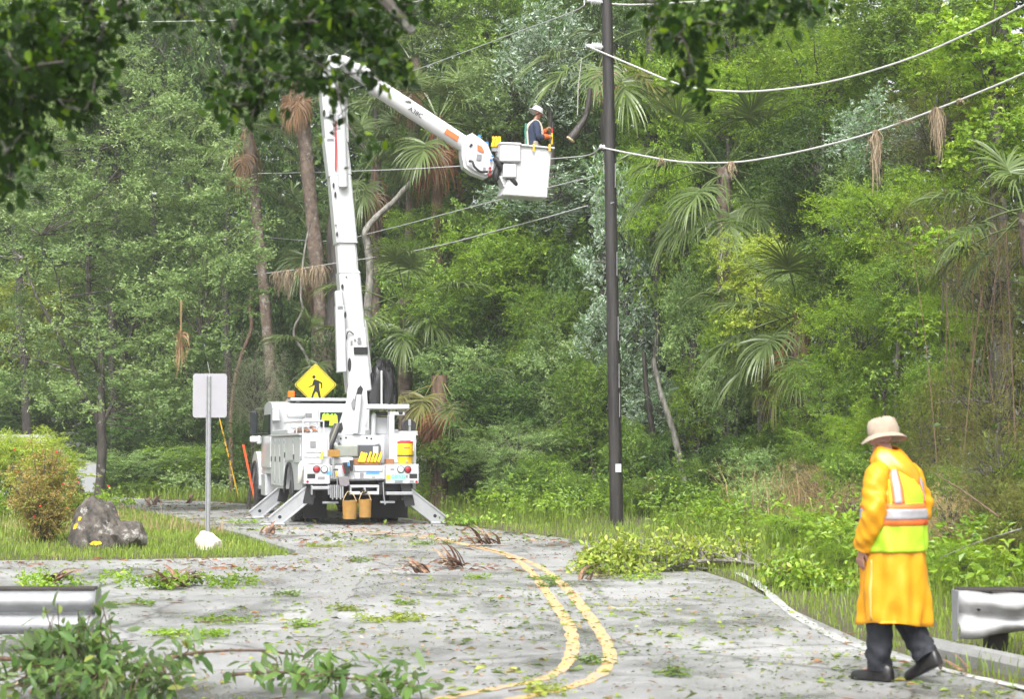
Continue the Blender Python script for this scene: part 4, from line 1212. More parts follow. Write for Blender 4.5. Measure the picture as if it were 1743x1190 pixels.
# ------------------------------------------------------------------ grass, weeds, brush
def grass_mesh(name, xy, hmin, hmax, w, mat, seed, lean=0.35, hz=None):
    r = np.random.default_rng(seed)
    n = len(xy)
    h = hmin + (hmax - hmin) * r.random(n) ** 1.6
    z = gz(xy[:, 0], xy[:, 1]) - 0.01
    b = np.stack([xy[:, 0], xy[:, 1], z], 1)
    a = r.random(n) * 6.28
    s = np.stack([np.cos(a), np.sin(a), np.zeros(n)], 1)
    l = np.stack([-np.sin(a), np.cos(a), np.zeros(n)], 1) * (lean * (0.3 + r.random(n)))[:, None]
    ww = w * (0.6 + 0.8 * r.random(n))[:, None]
    p1 = b + (l * 0.35 + np.array([0, 0, 0.62])) * h[:, None]
    p2 = b + (l * 1.1 + np.array([0, 0, 0.95])) * h[:, None]
    V = np.stack([b - s * ww / 2, b + s * ww / 2, p1 - s * ww * 0.4, p1 + s * ww * 0.4, p2], 1).reshape(-1, 3)
    i = np.arange(n) * 5
    Fq = np.stack([i, i + 1, i + 3, i + 2], 1); Ft = np.stack([i + 2, i + 3, i + 4], 1)
    t = np.clip(0.15 + 0.25 * wob(xy[:, 0] * 1.7, xy[:, 1] * 1.3, 2) + 0.65 * r.random(n), 0, 1)
    return mesh_np(name, V, [Ft, Fq], np.concatenate([t, t]), [mat])
def scatter(n, x0, x1, y0, y1, keep, seed):
    r = np.random.default_rng(seed)
    x, y = r.uniform(x0, x1, n), r.uniform(y0, y1, n)
    k = keep(x, y)
    return np.stack([x[k], y[k]], 1)
def seen(x, y, m=0.6):
    return (np.abs(x) < (871.5 / FPX) * y + m)
off = lambda x, y: (~in_road(x, y)) & (road_dist(x, y) > 0.06) & seen(x, y)
def right_side(x, y):
    near_pole = (np.abs(x - 0.0527 * y) < 0.75) & (y > 31) & (y < 42)   # worn bare round the utility pole
    return (~near_pole) & (x > np.interp(y, [10, 30, 42, 54, 68, 80], [1, 1, -3, -7, -17, -30]))
def pts_near_road(x, y, a, b):
    d = road_dist(x, y); return (d > a) & (d < b)
# left island
put('grass', grass_mesh('grass_island', scatter(90000, -13, -3.2, 28, 55, lambda x, y: off(x, y), 1), 0.05, 0.16, 0.012, LF['grass'], 1), kind='stuff')
put('grass', grass_mesh('grass_tall_island', scatter(6000, -13, -5, 33, 54, lambda x, y: off(x, y) & (wob(x, y, 1) > 0.0), 2), 0.15, 0.4, 0.010, LF['straw'], 2), kind='stuff')
# right verge
put('grass', grass_mesh('grass_verge', scatter(130000, -3, 12, 13.5, 56, lambda x, y: off(x, y) & (x > np.interp(y, [10, 30, 42, 54, 68, 80], [1, 1, -3, -7, -17, -30])) & (rng.random(len(x)) < np.clip(30 / y, 0.3, 1)), 3), 0.05, 0.2, 0.010, LF['grass'], 3), kind='stuff')
put('grass', grass_mesh('grass_tall_verge', scatter(30000, -3, 12, 15, 58, lambda x, y: off(x, y) & pts_near_road(x, y, 1.1, 7) & right_side(x, y) & (wob(x * 0.8, y * 0.6, 4) > -0.35), 4), 0.2, 0.6, 0.014, LF['grass'], 4), kind='stuff')
put('grass', grass_mesh('grass_far', scatter(50000, -30, -4, 55, 82, lambda x, y: off(x, y), 5), 0.15, 0.5, 0.025, LF['grass'], 5), kind='stuff')
# dead brush
put('dead_brush', grass_mesh('dead_brush', scatter(12000, 3.5, 10, 27, 46, lambda x, y: off(x, y) & (np.hypot((x - 6.3) / 2.2, (y - 37.5) / 6) < 1), 6), 0.4, 1.5, 0.012, LF['straw'], 6, lean=0.9), kind='stuff')
# leafy weeds: low ground cover clumps
def weeds(name, xy, rad, L, W, mat, seed, n_tw=7, n_lf=7, zoff=0.1, **k):
    r = np.random.default_rng(seed)
    C = np.stack([xy[:, 0], xy[:, 1], gz(xy[:, 0], xy[:, 1]) + zoff * (0.5 + r.random(len(xy)))], 1)
    v, f, t = spray_leaves(r, C, rad * (0.5 + 0.9 * r.random(len(C))), n_tw, n_lf, L, W, flat=0.9, radial=(0, -0.8, 0.7), **k)
    return put(name, mesh_np(name, v, [f], t, [LF[mat]]), kind='stuff')
weeds('weeds', scatter(1300, -3, 12, 17, 58, lambda x, y: off(x, y) & (road_dist(x, y) > 1.5) & right_side(x, y), 11), 0.36, 0.10, 0.055, 'lime', 11, zoff=0.3)
weeds('weeds', scatter(1100, -3, 12, 17, 58, lambda x, y: off(x, y) & (road_dist(x, y) > 2.2) & right_side(x, y), 12), 0.45, 0.09, 0.04, 'mid', 12, zoff=0.45)
weeds('weeds', scatter(900, -30, -3, 54, 82, lambda x, y: off(x, y) & (road_dist(x, y) > 0.6), 13), 0.5, 0.13, 0.07, 'oak', 13, zoff=0.35)
weeds('weeds', scatter(420, -13, -4, 40, 58, lambda x, y: off(x, y) & (x < -9.0), 14), 0.4, 0.11, 0.06, 'lime', 14, zoff=0.25)
weeds('undergrowth', scatter(900, -6, 16, 24, 68, lambda x, y: (~in_road(x, y)) & (road_dist(x, y) > 4.2) & right_side(x, y), 15), 0.75, 0.12, 0.07, 'dark', 15, n_tw=9, n_lf=9, zoff=0.9)
# ------------------------------------------------------------------ the bucket truck
TX, TY, TA = -3.156, 41.9, R(14)
tc_, ts_ = math.cos(TA), math.sin(TA)
truck = thing('bucket_truck', 'white utility bucket truck with outriggers down and its boom raised over the road', 'truck', (TX, TY, 0), TA)
def T(px, py, ly):
    """truck coordinates (x right, y forward, z up) of the point seen at a pixel in the plane y = ly"""
    d = ray(px, py)
    # TX + x c - ly s = t d0 ; TY + x s + ly c = t d1
    A = np.array([[tc_, -d[0]], [ts_, -d[1]]])
    b = np.array([ly * ts_ - TX, -ly * tc_ - TY])
    x, t = np.linalg.solve(A, b)
    return np.array([x, ly, CAM_H + t * d[2]])
def to_world(p):
    return np.array([TX + p[0] * tc_ - p[1] * ts_, TY + p[0] * ts_ + p[1] * tc_, p[2]])
def trk(mb, name, mat, parent=truck, smooth=False, **k):
    return mb.build(name, mat, parent, smooth, **k)
def frame_z(p0, p1):
    """matrix: z along p0->p1, y near truck y"""
    p0 = np.asarray(p0, float); p1 = np.asarray(p1, float)
    z = nrm(p1 - p0); y = np.array([0, 1.0, 0]); y = nrm(y - z * (y @ z)); x = np.cross(y, z)
    M = np.eye(4); M[:3, 0], M[:3, 1], M[:3, 2], M[:3, 3] = x, y, z, p0
    return M, np.linalg.norm(p1 - p0)
RED = paint('red_lens', (0.32, 0.012, 0.02), rough=0.2, coat=0.5)
CLEAR = paint('clear_lens', (0.62, 0.64, 0.66), rough=0.15, coat=0.6)
AMBER = paint('amber_lens', (0.85, 0.16, 0.01), rough=0.25, coat=0.4)
GLASS = paint('dark_glass', (0.02, 0.025, 0.028), rough=0.08, spec=0.8)
ORANGE = paint('orange_plastic', (0.85, 0.15, 0.04), rough=0.4)
YELLOW = paint('yellow_plastic', (0.85, 0.50, 0.015), rough=0.35, dirt=0.15)
TAN = paint('orange_canvas', (0.34, 0.18, 0.035), rough=0.8, var=0.2, scale=9, dirt=0.6, dirtc=(0.22, 0.16, 0.09), bump=0.3)
BROWN = paint('brown_wood', (0.27, 0.12, 0.055), rough=0.6, var=0.25)
GREYG = paint('grey_green_plastic', (0.23, 0.25, 0.22), rough=0.55, var=0.12)
BLUE = paint('blue_plastic', (0.05, 0.22, 0.55), rough=0.4)
LIME = paint('lime_fabric', (0.45, 0.80, 0.04), rough=0.7)
BAGM = paint('black_bag_plastic', (0.012, 0.012, 0.014), rough=0.22, var=0.2, spec=0.7)
MIDGREY = paint('mid_grey', (0.20, 0.20, 0.21), rough=0.5)  # plain mid grey for stickers, fittings and the plates in the tip recesses

# chassis
m = MB()
for sx in (-1, 1):
    m.box((sx * 0.43 - 0.05, 0.15, 0.62), (sx * 0.43 + 0.05, 9.7, 0.88))
for y in (0.3, 1.4, 3.0, 4.6, 6.2, 7.8, 9.5):
    m.box((-0.40, y, 0.64), (0.40, y + 0.12, 0.84))
m.box((-0.12, 2.05, 0.42), (0.12, 2.45, 0.72))
m.cyl((-0.9, 2.2, 0.52), (0.9, 2.2, 0.52), 0.11, 12); m.cyl((-0.9, 8.9, 0.52), (0.9, 8.9, 0.52), 0.07, 10)
m.lathe([(0.05, -0.2), (0.2, -0.16), (0.24, 0), (0.2, 0.16), (0.05, 0.2)], 16, mat=Matrix.Translation((0, 2.2, 0.52)))
trk(m, 'chassis', DARK)
m = MB(); m.box((0.5, 3.3, 0.5), (1.0, 5.2, 0.9), 0.04); trk(m, 'fuel_tank', DARK)
# wheels
def wheel(x, y, r=0.52, w=0.28, out=1):
    root = put('wheel', None, truck, (x, y, r - 0.01), (0, 0, 0))
    mt = Matrix.Rotation(R(90), 4, 'Y')
    mb = MB()
    mb.lathe([(r * 0.60, -w / 2), (r * 0.86, -w / 2), (r * 0.97, -w * 0.42), (r, -w * 0.3), (r, w * 0.3), (r * 0.97, w * 0.42), (r * 0.86, w / 2), (r * 0.60, w / 2)], 40, mat=mt)
    for k in range(36):
        a = k * math.pi / 18
        for s in (-1, 1):
            mm = Matrix.Rotation(a + (0.04 * s), 4, 'X') @ Matrix.Translation((s * w * 0.24, 0, r + 0.004))
            mb.box((-w * 0.15, -0.022, -0.012), (w * 0.15, 0.022, 0.010), 0, mat=mm)
    mb.build('tyre', TYRE, root)
    mb = MB()
    o = out
    pr = [(0.06, 0.10 * o), (0.12, 0.10 * o), (0.14, 0.02 * o), (r * 0.40, -0.0 * o), (r * 0.54, 0.03 * o), (r * 0.56, 0.12 * o), (r * 0.615, 0.14 * o), (r * 0.615, -0.1 * o)]
    mb.lathe(pr, 28, mat=mt)
    for k in range(10):
        a = k * math.pi / 5
        mb.cyl((0.0, 0.165 * math.cos(a), 0.165 * math.sin(a)), (0.045 * o, 0.165 * math.cos(a), 0.165 * math.sin(a)), 0.018, 6)
    mb.build('rim', ALU, root, True)
for sx in (-1, 1):
    wheel(sx * 1.04, 2.2, out=sx); wheel(sx * 0.72, 2.2, out=-sx)
    wheel(sx * 1.06, 8.9, out=sx)
# mud flaps
for a, b in ((516, 556), (634, 694)):
    p0, p1 = T(a, 845, 1.45), T(b, 890, 1.45)
    m = MB(); m.box((p0[0], 1.45, 0.09), (p1[0], 1.47, 0.78), 0.004); trk(m, 'mud_flap', BLACK)
    m = MB(); m.box((p0[0] - 0.02, 1.40, 0.74), (p1[0] + 0.02, 1.50, 0.80), 0.01); trk(m, 'flap_bracket', STEEL)
# utility body, both sides, with wheel arches
def side_body(sx):
    x0, x1 = (-1.22, -0.64) if sx < 0 else (0.64, 1.22)
    top = 1.93
    arch = [(2.2 + 0.66 * math.cos(a), 0.56 + 0.70 * math.sin(a)) for a in np.linspace(R(12), R(168), 15)]
    poly = [(0.32, 0.74), (0.32, top), (5.4, top), (5.4, 0.69)] + arch
    m = MB(); m.prism(poly, x0, x1, axis='x')
    trk(m, 'utility_body', WHITE)
    xo = -1.222 if sx < 0 else 1.222
    e = 0.012 * sx
    # cabinet doors
    for (y0, y1, z0, z1) in ((0.42, 1.45, 0.80, 1.86), (1.50, 2.95, 1.34, 1.86), (3.0, 3.78, 0.76, 1.86), (3.82, 4.58, 0.76, 1.86), (4.62, 5.34, 0.76, 1.86)):
        if y0 < 1: z0 = 1.30
        m = MB(); m.box((min(xo, xo + e * 2), y0, z0), (max(xo, xo + e * 2), y1, z1), 0.008)
        d = trk(m, 'cabinet_door', WHITEC)
        m = MB()
        for zz in (z0 + 0.1, z1 - 0.1):
            m.box((min(xo + e, xo + e * 3), y0 - 0.02, zz - 0.04), (max(xo + e, xo + e * 3), y0 + 0.02, zz + 0.04), 0.004)
        m.build('hinge', STEEL, d)
        m = MB(); zc = 1.36 if z1 - z0 > 0.8 else z0 + 0.12
        m.box((min(xo + e * 1.5, xo + e * 3.2), y1 - 0.14, zc - 0.06), (max(xo + e * 1.5, xo + e * 3.2), y1 - 0.06, zc + 0.06), 0.006)
        m.build('latch', DARK, d)
    # drip rail, top lids
    m = MB(); m.box((min(xo, xo + 0.05 * sx), 0.35, 1.88), (max(xo, xo + 0.05 * sx), 5.42, 1.925), 0.01); trk(m, 'drip_rail', WHITEC)
    m = MB(); m.box((x0 - 0.02, 2.4, 1.93), (x1 + 0.02, 5.35, 2.03), 0.02); trk(m, 'top_lid', WHITEC)
    # black rubber fender lip
    m = MB(); pts = [(xo + 0.02 * sx, 2.2 + 0.68 * math.cos(a), 0.56 + 0.72 * math.sin(a)) for a in np.linspace(R(5), R(175), 18)]
    m.tube(pts, 0.035, 6); trk(m, 'fender_lip', BLACK, smooth=True)
    m = MB(); m.box((min(x0, x1) + 0.04, 0.6, 0.46), (max(x0, x1) - 0.3, 1.3, 0.74), 0.02); trk(m, 'underbox', DARK)
side_body(-1); side_body(1)
# floor and front bulkhead of the bed
m = MB(); m.box((-0.64, 0.25, 0.92), (0.64, 5.4, 1.02), 0.01); trk(m, 'bed_floor', WHITE)
m = MB(); m.box((-0.64, 5.3, 1.02), (0.64, 5.4, 1.75), 0.01); trk(m, 'bulkhead', WHITE)
# tail panels
def zy(py): return 1.6 + (764 - py) / 80.9
def xx(px): return -1.22 + (px - 518) * 0.01251
m = MB(); m.box((-1.22, 0.0, 0.86), (xx(562), 0.55, 1.27), 0.015); tpl = trk(m, 'tail_panel', WHITE)
m = MB(); m.box((xx(657), 0.0, 0.86), (1.225, 0.55, 1.27), 0.015); tpr = trk(m, 'tail_panel', WHITE)
m = MB(); m.box((xx(562) + 0.003, 0.10, 0.95), (xx(657) - 0.003, 0.30, 1.245), 0.012); m.box((xx(604), 0.07, 1.12), (xx(652), 0.11, 1.24), 0.01); m.box((xx(604), 0.085, 0.96), (xx(652), 0.11, 1.11), 0.008); trk(m, 'tail_gate', WHITE)
def lamp(px, py, mat, r=0.062):
    p = (xx(px), 0.0, zy(py))
    m = MB(); m.lathe([(r * 0.8, 0), (r * 1.22, 0), (r * 1.22, 0.018), (r * 1.0, 0.022)], 20, mat=Matrix.Translation(p) @ Matrix.Rotation(R(90), 4, 'X'))
    o = m.build('tail_light', BLACK, truck, True)
    m = MB(); m.lathe([(r * 0.99, 0.0), (r * 0.97, 0.026), (r * 0.6, 0.036), (0.005, 0.04)], 20, mat=Matrix.Translation(p) @ Matrix.Rotation(R(90), 4, 'X'))
    m.build('lens', mat, o, True)
lamp(539, 798.5, RED); lamp(552, 799, CLEAR); lamp(682, 799.5, CLEAR); lamp(694, 799.5, RED)
def sticker(px0, py0, px1, py1, mat, ly=-0.003, name='sticker'):
    m = MB(); m.box((xx(px0), ly, zy(py1)), (xx(px1), ly + 0.006, zy(py0)), 0); return trk(m, name, mat)
SB = paint('blue_sticker', (0.07, 0.30, 0.62), rough=0.5, var=0.15, scale=30)
for q in ((556, 803, 565, 808, SB), (624, 803.5, 647, 807.5, SB), (523.5, 806.5, 537, 814.5, DARK), (697, 807, 710.5, 815, DARK), (541, 811.5, 553, 816.5, MIDGREY), (697.5, 818, 704.5, 822, MIDGREY), (672, 818.5, 685.5, 822.5, MIDGREY),
          (657.5, 809, 664.5, 817, YELLOW), (691, 809, 694, 814, MIDGREY), (613.5, 805, 620, 815, MIDGREY), (634, 812, 639.5, 814, MIDGREY), (664.5, 798, 671, 801, MIDGREY)):
    sticker(q[0], q[1], q[2], q[3], q[4], ly=-0.003 if q[0] > 655 or q[0] < 560 else (0.082 if 803 > q[1] or q[1] > 804.9 or q[0] == 613.5 else 0.082))
for px, py in ((524, 819.5), (709, 820.5)):
    m = MB(); m.lathe([(0.026, 0), (0.026, 0.012), (0.008, 0.016)], 14, mat=Matrix.Translation((xx(px), 0, zy(py))) @ Matrix.Rotation(R(90), 4, 'X')); trk(m, 'side_reflector', RED)
m = MB(); m.box((xx(667), -0.008, zy(817.5)), (xx(689.5), -0.0005, zy(806.3)), 0.002)
pl = trk(m, 'licence_plate', paint('mint_plate', (0.36, 0.76, 0.62), rough=0.4))
PG = paint('plate_green', (0.06, 0.30, 0.20), rough=0.5)
text_obj('GBI', 0.10, PG, pl, (xx(671.8), -0.010, zy(812.2)), (R(90), 0, 0))
text_obj('522', 0.10, PG, pl, (xx(684.5), -0.010, zy(812.2)), (R(90), 0, 0))
# rear bumper parts under the panels
m = MB(); m.box((xx(596), 0.05, 0.63), (xx(646), 0.20, 0.70), 0.01); m.box((xx(596), 0.05, 0.78), (xx(646), 0.20, 0.835), 0.01)
for p in (596, 620, 643): m.box((xx(p), 0.06, 0.69), (xx(p + 3.2), 0.19, 0.79), 0.005)
trk(m, 'tow_frame', WHITE)
m = MB(); m.box((-1.12, 0.30, 0.70), (1.15, 0.5, 0.86), 0.01); trk(m, 'rear_crossmember', DARK)
m = MB(); m.box((xx(657), -0.02, zy(843)), (xx(703), 0.12, zy(837.5)), 0.01); trk(m, 'step', ALU)
m = MB(); m.box((xx(530), -0.06, zy(833)), (xx(561), 0.14, zy(827.5)), 0.01)
for p in (530, 558.5): m.box((xx(p), -0.04, zy(842)), (xx(p + 2.4), 0.10, zy(826)), 0.008)
trk(m, 'step', ALU)
for a, b in ((551, 578), (649, 674)):
    m = MB(); m.box((xx(a), 0.1, zy(857.5)), (xx(b), 0.2, zy(853.5)), 0.01); trk(m, 'cross_bar', STEEL)
m = MB(); m.tube([(xx(652), 0.0, 0.9), (xx(653), -0.02, 0.6), (xx(655), -0.02, 0.42), (xx(657), -0.02, 0.46)], 0.012, 6); trk(m, 'hook', STEEL)
m = MB(); m.tube([(xx(620), 0.04, 0.72), (xx(614), -0.04, 0.70), (xx(616), -0.06, 0.66), (xx(622), -0.06, 0.68), (xx(625), 0.0, 0.72)], 0.025, 8); trk(m, 'tow_hook', DARK, smooth=True)
# rear faces of the side boxes: door with handle
m = MB(); m.box((-1.18, 0.30, 1.42), (-0.68, 0.322, 1.88), 0.008); d = trk(m, 'cabinet_door', WHITEC)
m = MB(); m.box((-1.14, 0.285, 1.52), (-0.80, 0.302, 1.535), 0.003); m.build('handle', STEEL, d)
m = MB(); m.box((-1.05, 0.285, 1.62), (-0.93, 0.302, 1.76), 0.003); m.build('latch', MIDGREY, d)
m = MB(); m.box((0.70, 0.30, 1.30), (1.18, 0.322, 1.88), 0.008); trk(m, 'cabinet_door', WHITEC)
# outriggers: wide flat legs that slope to the ground, with a foot plate
def outrigger(top, foot, sgn, w=0.27):
    M, L = frame_z(top, foot)
    m = MB(); m.box((-w / 2, -0.05, -0.12), (w / 2, 0.05, L), 0.006, mat=M)
    for s in (-1, 1): m.box((s * w / 2 - 0.018, -0.075, -0.1), (s * w / 2 + 0.018, 0.06, L), 0.005, mat=M)
    o = trk(m, 'outrigger_leg', ALU)
    m = MB(); m.cyl((0, -0.055, L - 0.2), (0, 0.0, L - 0.2), 0.038, 14, mat=M); m.build('pin', DARK, o, True)
    m = MB(); m.box((foot[0] - 0.26, foot[1] - 0.13, 0.004), (foot[0] + 0.26, foot[1] + 0.13, 0.045), 0.01); m.build('foot_plate', ALU, o)
    m = MB(); a = sgn * 0.3
    m.box((-0.11, -0.09, -0.2), (0.11, 0.09, 0.55), 0.01, mat=Matrix.Translation((top[0] - sgn * 0.06, top[1], top[2])) @ Matrix.Rotation(-sgn * R(12), 4, 'Y'))
    m.build('outrigger_housing', DARK, o)
def leg(ptop, pfoot, ly, sgn):
    a, b = T(*ptop, ly), T(*pfoot, ly)
    b[2] = 0.05
    outrigger(a, b, sgn)
leg((522, 842), (463, 895), 0.18, -1); leg((478, 840), (430, 886), 4.3, -1); leg((698, 846), (752, 896), 0.18, 1)
# cab and hood
cabx = 1.16
m = MB()
m.prism([(5.75, 1.0), (5.75, 2.52), (5.95, 2.68), (6.6, 2.74), (7.3, 2.66), (7.75, 1.95), (7.8, 1.0)], -cabx, cabx, axis='x')
trk(m, 'cab', WHITEC)
m = MB(); m.prism([(7.8, 0.95), (7.8, 1.85), (8.8, 1.72), (9.75, 1.50), (9.95, 1.2), (9.95, 0.8)], -0.72, 0.72, axis='x'); trk(m, 'bonnet', WHITEC)
m = MB(); m.box((-1.2, 9.9, 0.55), (1.2, 10.05, 0.85), 0.03); trk(m, 'front_bumper', STEEL)
for sx in (-1, 1):
    arch = [(8.9 + 0.64 * math.cos(a), 0.56 + 0.66 * math.sin(a)) for a in np.linspace(R(5), R(172), 14)]
    out = [(8.9 + 0.92 * math.cos(a), 0.56 + 0.98 * math.sin(a)) for a in np.linspace(R(172), R(5), 12)]
    m = MB(); m.prism([(8.05, 0.6)] + [out[0]] + out[1:] + arch, min(sx * 0.70, sx * 1.2), max(sx * 0.70, sx * 1.2), axis='x'); trk(m, 'front_fender', WHITEC)
    m = MB(); pts = [(sx * 1.20, 8.9 + 0.68 * math.cos(a), 0.56 + 0.70 * math.sin(a)) for a in np.linspace(R(0), R(180), 18)]; m.tube(pts, 0.045, 6); trk(m, 'fender_lip', BLACK, smooth=True)
    m = MB(); m.prism([(5.95, 1.15), (5.95, 1.9), (7.7, 1.9), (7.78, 1.15)], min(sx * 1.155, sx * 1.185), max(sx * 1.155, sx * 1.185), axis='x'); d = trk(m, 'cab_door', WHITEC)
    m = MB(); m.prism([(6.1, 1.93), (6.1, 2.42), (7.25, 2.42), (7.62, 1.93)], min(sx * 1.15, sx * 1.18), max(sx * 1.15, sx * 1.18), axis='x'); m.build('side_window', GLASS, d)
    m = MB(); m.box((sx * 0.9 - 0.27, 7.0, 0.45), (sx * 0.9 + 0.27, 7.9, 1.0), 0.03); trk(m, 'cab_step', WHITE)
p0, p1 = T(545, 702, 5.74), T(602, 727, 5.74)
m = MB(); m.box((p0[0], 5.72, p1[2]), (p1[0] + 0.3, 5.755, p0[2]), 0.02); rw = trk(m, 'rear_window', GLASS)
# lime vests hung in the rear window
for (a, b, c, d, yy) in ((547, 562, 703, 716, 5.70), (560, 575, 704, 725, 5.70)):
    q0, q1 = T(a, c, yy), T(b, d, yy)
    m = MB(); w_ = q1[0] - q0[0]
    m.prism([(q0[0], q1[2]), (q0[0] + w_ * 0.12, q0[2] - 0.04), (q0[0] + w_ * 0.35, q0[2]), (q0[0] + w_ * 0.5, q0[2] - 0.06), (q0[0] + w_ * 0.65, q0[2]), (q0[0] + w_ * 0.9, q0[2] - 0.05), (q1[0], q1[2])], 5.66, 5.70)
    o = m.build('safety_vest', LIME, None); o.location = (TX, TY, 0); o.rotation_euler = (0, 0, TA)
    tag(o, 'yellow lime vest in the left of the cab rear window' if a == 547 else 'bright green lime vest hung in the cab rear window beside the boom', 'vest')
# roof gear: platform, beacon, marker lamp, boxes, tank, rack
z_r = 2.76
p0, p1 = T(491, 678, 6.3), T(590, 684, 6.3)
m = MB(); m.box((p0[0], 5.9, p1[2]), (p1[0] + 0.55, 6.7, p0[2]), 0.02); m.box((p0[0] + 0.15, 6.0, 2.70), (p0[0] + 0.25, 6.6, p1[2]), 0.01); m.box((p1[0] + 0.2, 6.0, 2.70), (p1[0] + 0.3, 6.6, p1[2]), 0.01); trk(m, 'roof_platform', WHITE)
bcp = T(495.5, 672.5, 6.2)
m = MB(); m.box((bcp[0] - 0.08, 6.12, p0[2] + 0.002), (bcp[0] + 0.08, 6.28, p0[2] + 0.17), 0.02); o = trk(m, 'beacon', AMBER)
m = MB(); m.box((bcp[0] - 0.09, 6.11, p0[2] - 0.01), (bcp[0] + 0.09, 6.29, p0[2] + 0.025), 0.01); m.build('beacon_base', DARK, o)
q = T(487, 684, 6.9); m = MB(); m.lathe([(0.045, 0), (0.04, 0.05), (0.01, 0.075)], 12, mat=Matrix.Translation((q[0], 6.9, 2.69))); trk(m, 'marker_lamp', AMBER, smooth=True)
q0, q1 = T(515, 697, 4.9), T(542.5, 719.5, 4.9)
m = MB(); m.box((q0[0], 4.9, q1[2]), (q1[0], 5.35, q0[2]), 0.015); o = trk(m, 'control_box', WHITEC)
q2, q3 = T(520.5, 703.5, 4.89), T(531, 711, 4.89); m = MB(); m.box((q2[0], 4.892, q3[2]), (q3[0], 4.899, q2[2]), 0); m.build('sticker', MIDGREY, o)
q0, q1 = T(488, 706, 4.6), T(514, 706, 4.6)
m = MB(); m.lathe([(0.03, 0), (0.085, 0.02), (0.10, 0.06), (0.10, 0.38), (0.085, 0.42), (0.03, 0.44)], 18, mat=Matrix.Translation((q0[0], 4.6, q0[2])) @ Matrix.Rotation(R(90), 4, 'Y')); trk(m, 'air_tank', WHITEC, smooth=True)
q0, q1 = T(463, 690, 5.5), T(475, 717, 5.5)
m = MB(); m.box((-1.2, 5.45, q1[2]), (-1.02, 5.74, q0[2] - 0.05), 0.02); trk(m, 'corner_box', WHITE)
# rack on the street side lid
m = MB()
for y in (0.6, 1.6, 2.6, 3.6):
    for x in (-1.16, -0.72): m.cyl((x, y, 1.93), (x, y, 2.20), 0.016, 6)
    m.cyl((-1.16, y, 2.19), (-0.72, y, 2.19), 0.016, 6)
for x in (-1.16, -0.72): m.cyl((x, 0.6, 2.19), (x, 3.6, 2.19), 0.016, 6)
trk(m, 'tool_rack', WHITEC)
for i, (x, z, mt, r_) in enumerate(((-1.08, 1.99, BROWN, 0.03), (-0.99, 1.98, WHITEC, 0.028), (-0.90, 2.0, ORANGE, 0.022), (-0.81, 1.985, WHITEC, 0.03), (-1.03, 2.06, WHITEC, 0.025), (-0.93, 2.06, BROWN, 0.025), (-0.84, 2.07, WHITEC, 0.022))):
    m = MB(); m.cyl((x, 0.5 + 0.05 * i, z), (x, 3.9 - 0.08 * i, z), r_, 8); o = m.build('insulated_stick', mt, None, True); o.location = (TX, TY, 0); o.rotation_euler = (0, 0, TA)
    tag(o, ('brown', 'white', 'orange', 'white', 'white', 'brown', 'white')[i] + ' pole in the left rack of the truck, ' + ('outermost of the lower layer', 'second of the lower layer', 'third of the lower layer', 'innermost of the lower layer', 'outermost of the upper layer', 'middle of the upper layer', 'innermost of the upper layer')[i], 'pole', 'poles in the truck rack')
# mirror on its arms
q0, q1 = T(426, 700, 7.45), T(438, 742, 7.45)
m = MB(); m.box((q0[0], 7.42, q1[2]), (q1[0], 7.52, q0[2]), 0.03); mir = trk(m, 'mirror', BLACK)
m = MB(); m.box((q0[0] + 0.025, 7.412, q1[2] + 0.03), (q1[0] - 0.025, 7.422, q0[2] - 0.03), 0.004); m.build('mirror_glass', GLASS, mir)
m = MB(); m.tube([(q0[0] + 0.1, 7.48, q0[2]), (q0[0] + 0.14, 7.48, q0[2] + 0.05), (-1.17, 7.45, q0[2] + 0.06)], 0.018, 6); m.tube([(q1[0] - 0.02, 7.48, q1[2] + 0.05), (-1.17, 7.5, q1[2] + 0.06)], 0.018, 6); m.build('mirror_arm', DARK, mir, True)
q2, q3 = T(425.5, 737, 7.4), T(445, 757, 7.4)
m = MB(); m.box((q2[0], 7.36, q3[2] + 0.05), (q3[0] - 0.08, 7.5, q1[2] - 0.01), 0.03); m.box((q3[0] - 0.12, 7.36, q3[2]), (q3[0], 7.46, q1[2]), 0.035); m.build('mirror_bracket', WHITEC, mir)
# bed gear
def bedbox(px0, py0, px1, py1, ly, dep, mat, name, b=0.015):
    a, c = T(px0, py0, ly), T(px1, py1, ly)
    m = MB(); m.box((a[0], ly, c[2]), (c[0], ly + dep, a[2]), b); return trk(m, name, mat)
bedbox(570, 758, 610.5, 779, 0.55, 0.4, GREYG, 'storage_bin', 0.03)
bedbox(611, 757.5, 648.5, 779, 0.56, 0.4, paint('charcoal_bin', (0.07, 0.075, 0.085), rough=0.45), 'storage_bin', 0.02)
bedbox(635, 760, 644, 772, 0.553, 0.003, WHITEC, 'sticker', 0)
bedbox(565, 778.5, 602, 793, 0.16, 0.35, WHITEC, 'lid_box', 0.03)
bedbox(571, 789, 584, 793, 0.155, 0.004, MIDGREY, 'sticker', 0)
bedbox(602.5, 781, 648, 792, 0.22, 0.3, BROWN, 'wood_block', 0.008)
bedbox(657, 781.5, 671, 791.5, 0.24, 0.2, BROWN, 'wood_block', 0.008)
bedbox(566, 772, 569, 815, 0.05, 0.03, STEEL, 'post', 0.004)
bedbox(633, 702, 641, 753, 1.4, 0.3, WHITEC, 'oil_tank', 0.05)
bedbox(639, 709, 664, 741, 1.6, 0.5, WHITEC, 'oil_tank', 0.03)
bedbox(646, 741, 671, 790, 0.9, 0.35, WHITE, 'side_box', 0.02)
bedbox(663, 706, 672, 760, 0.85, 0.3, WHITE, 'support_post', 0.02)
bedbox(639, 701, 660, 708, 1.5, 0.2, DARK, 'valve_block', 0.02)
bedbox(664, 701.5, 689, 707, 1.1, 0.35, WHITEC, 'bracket', 0.01)
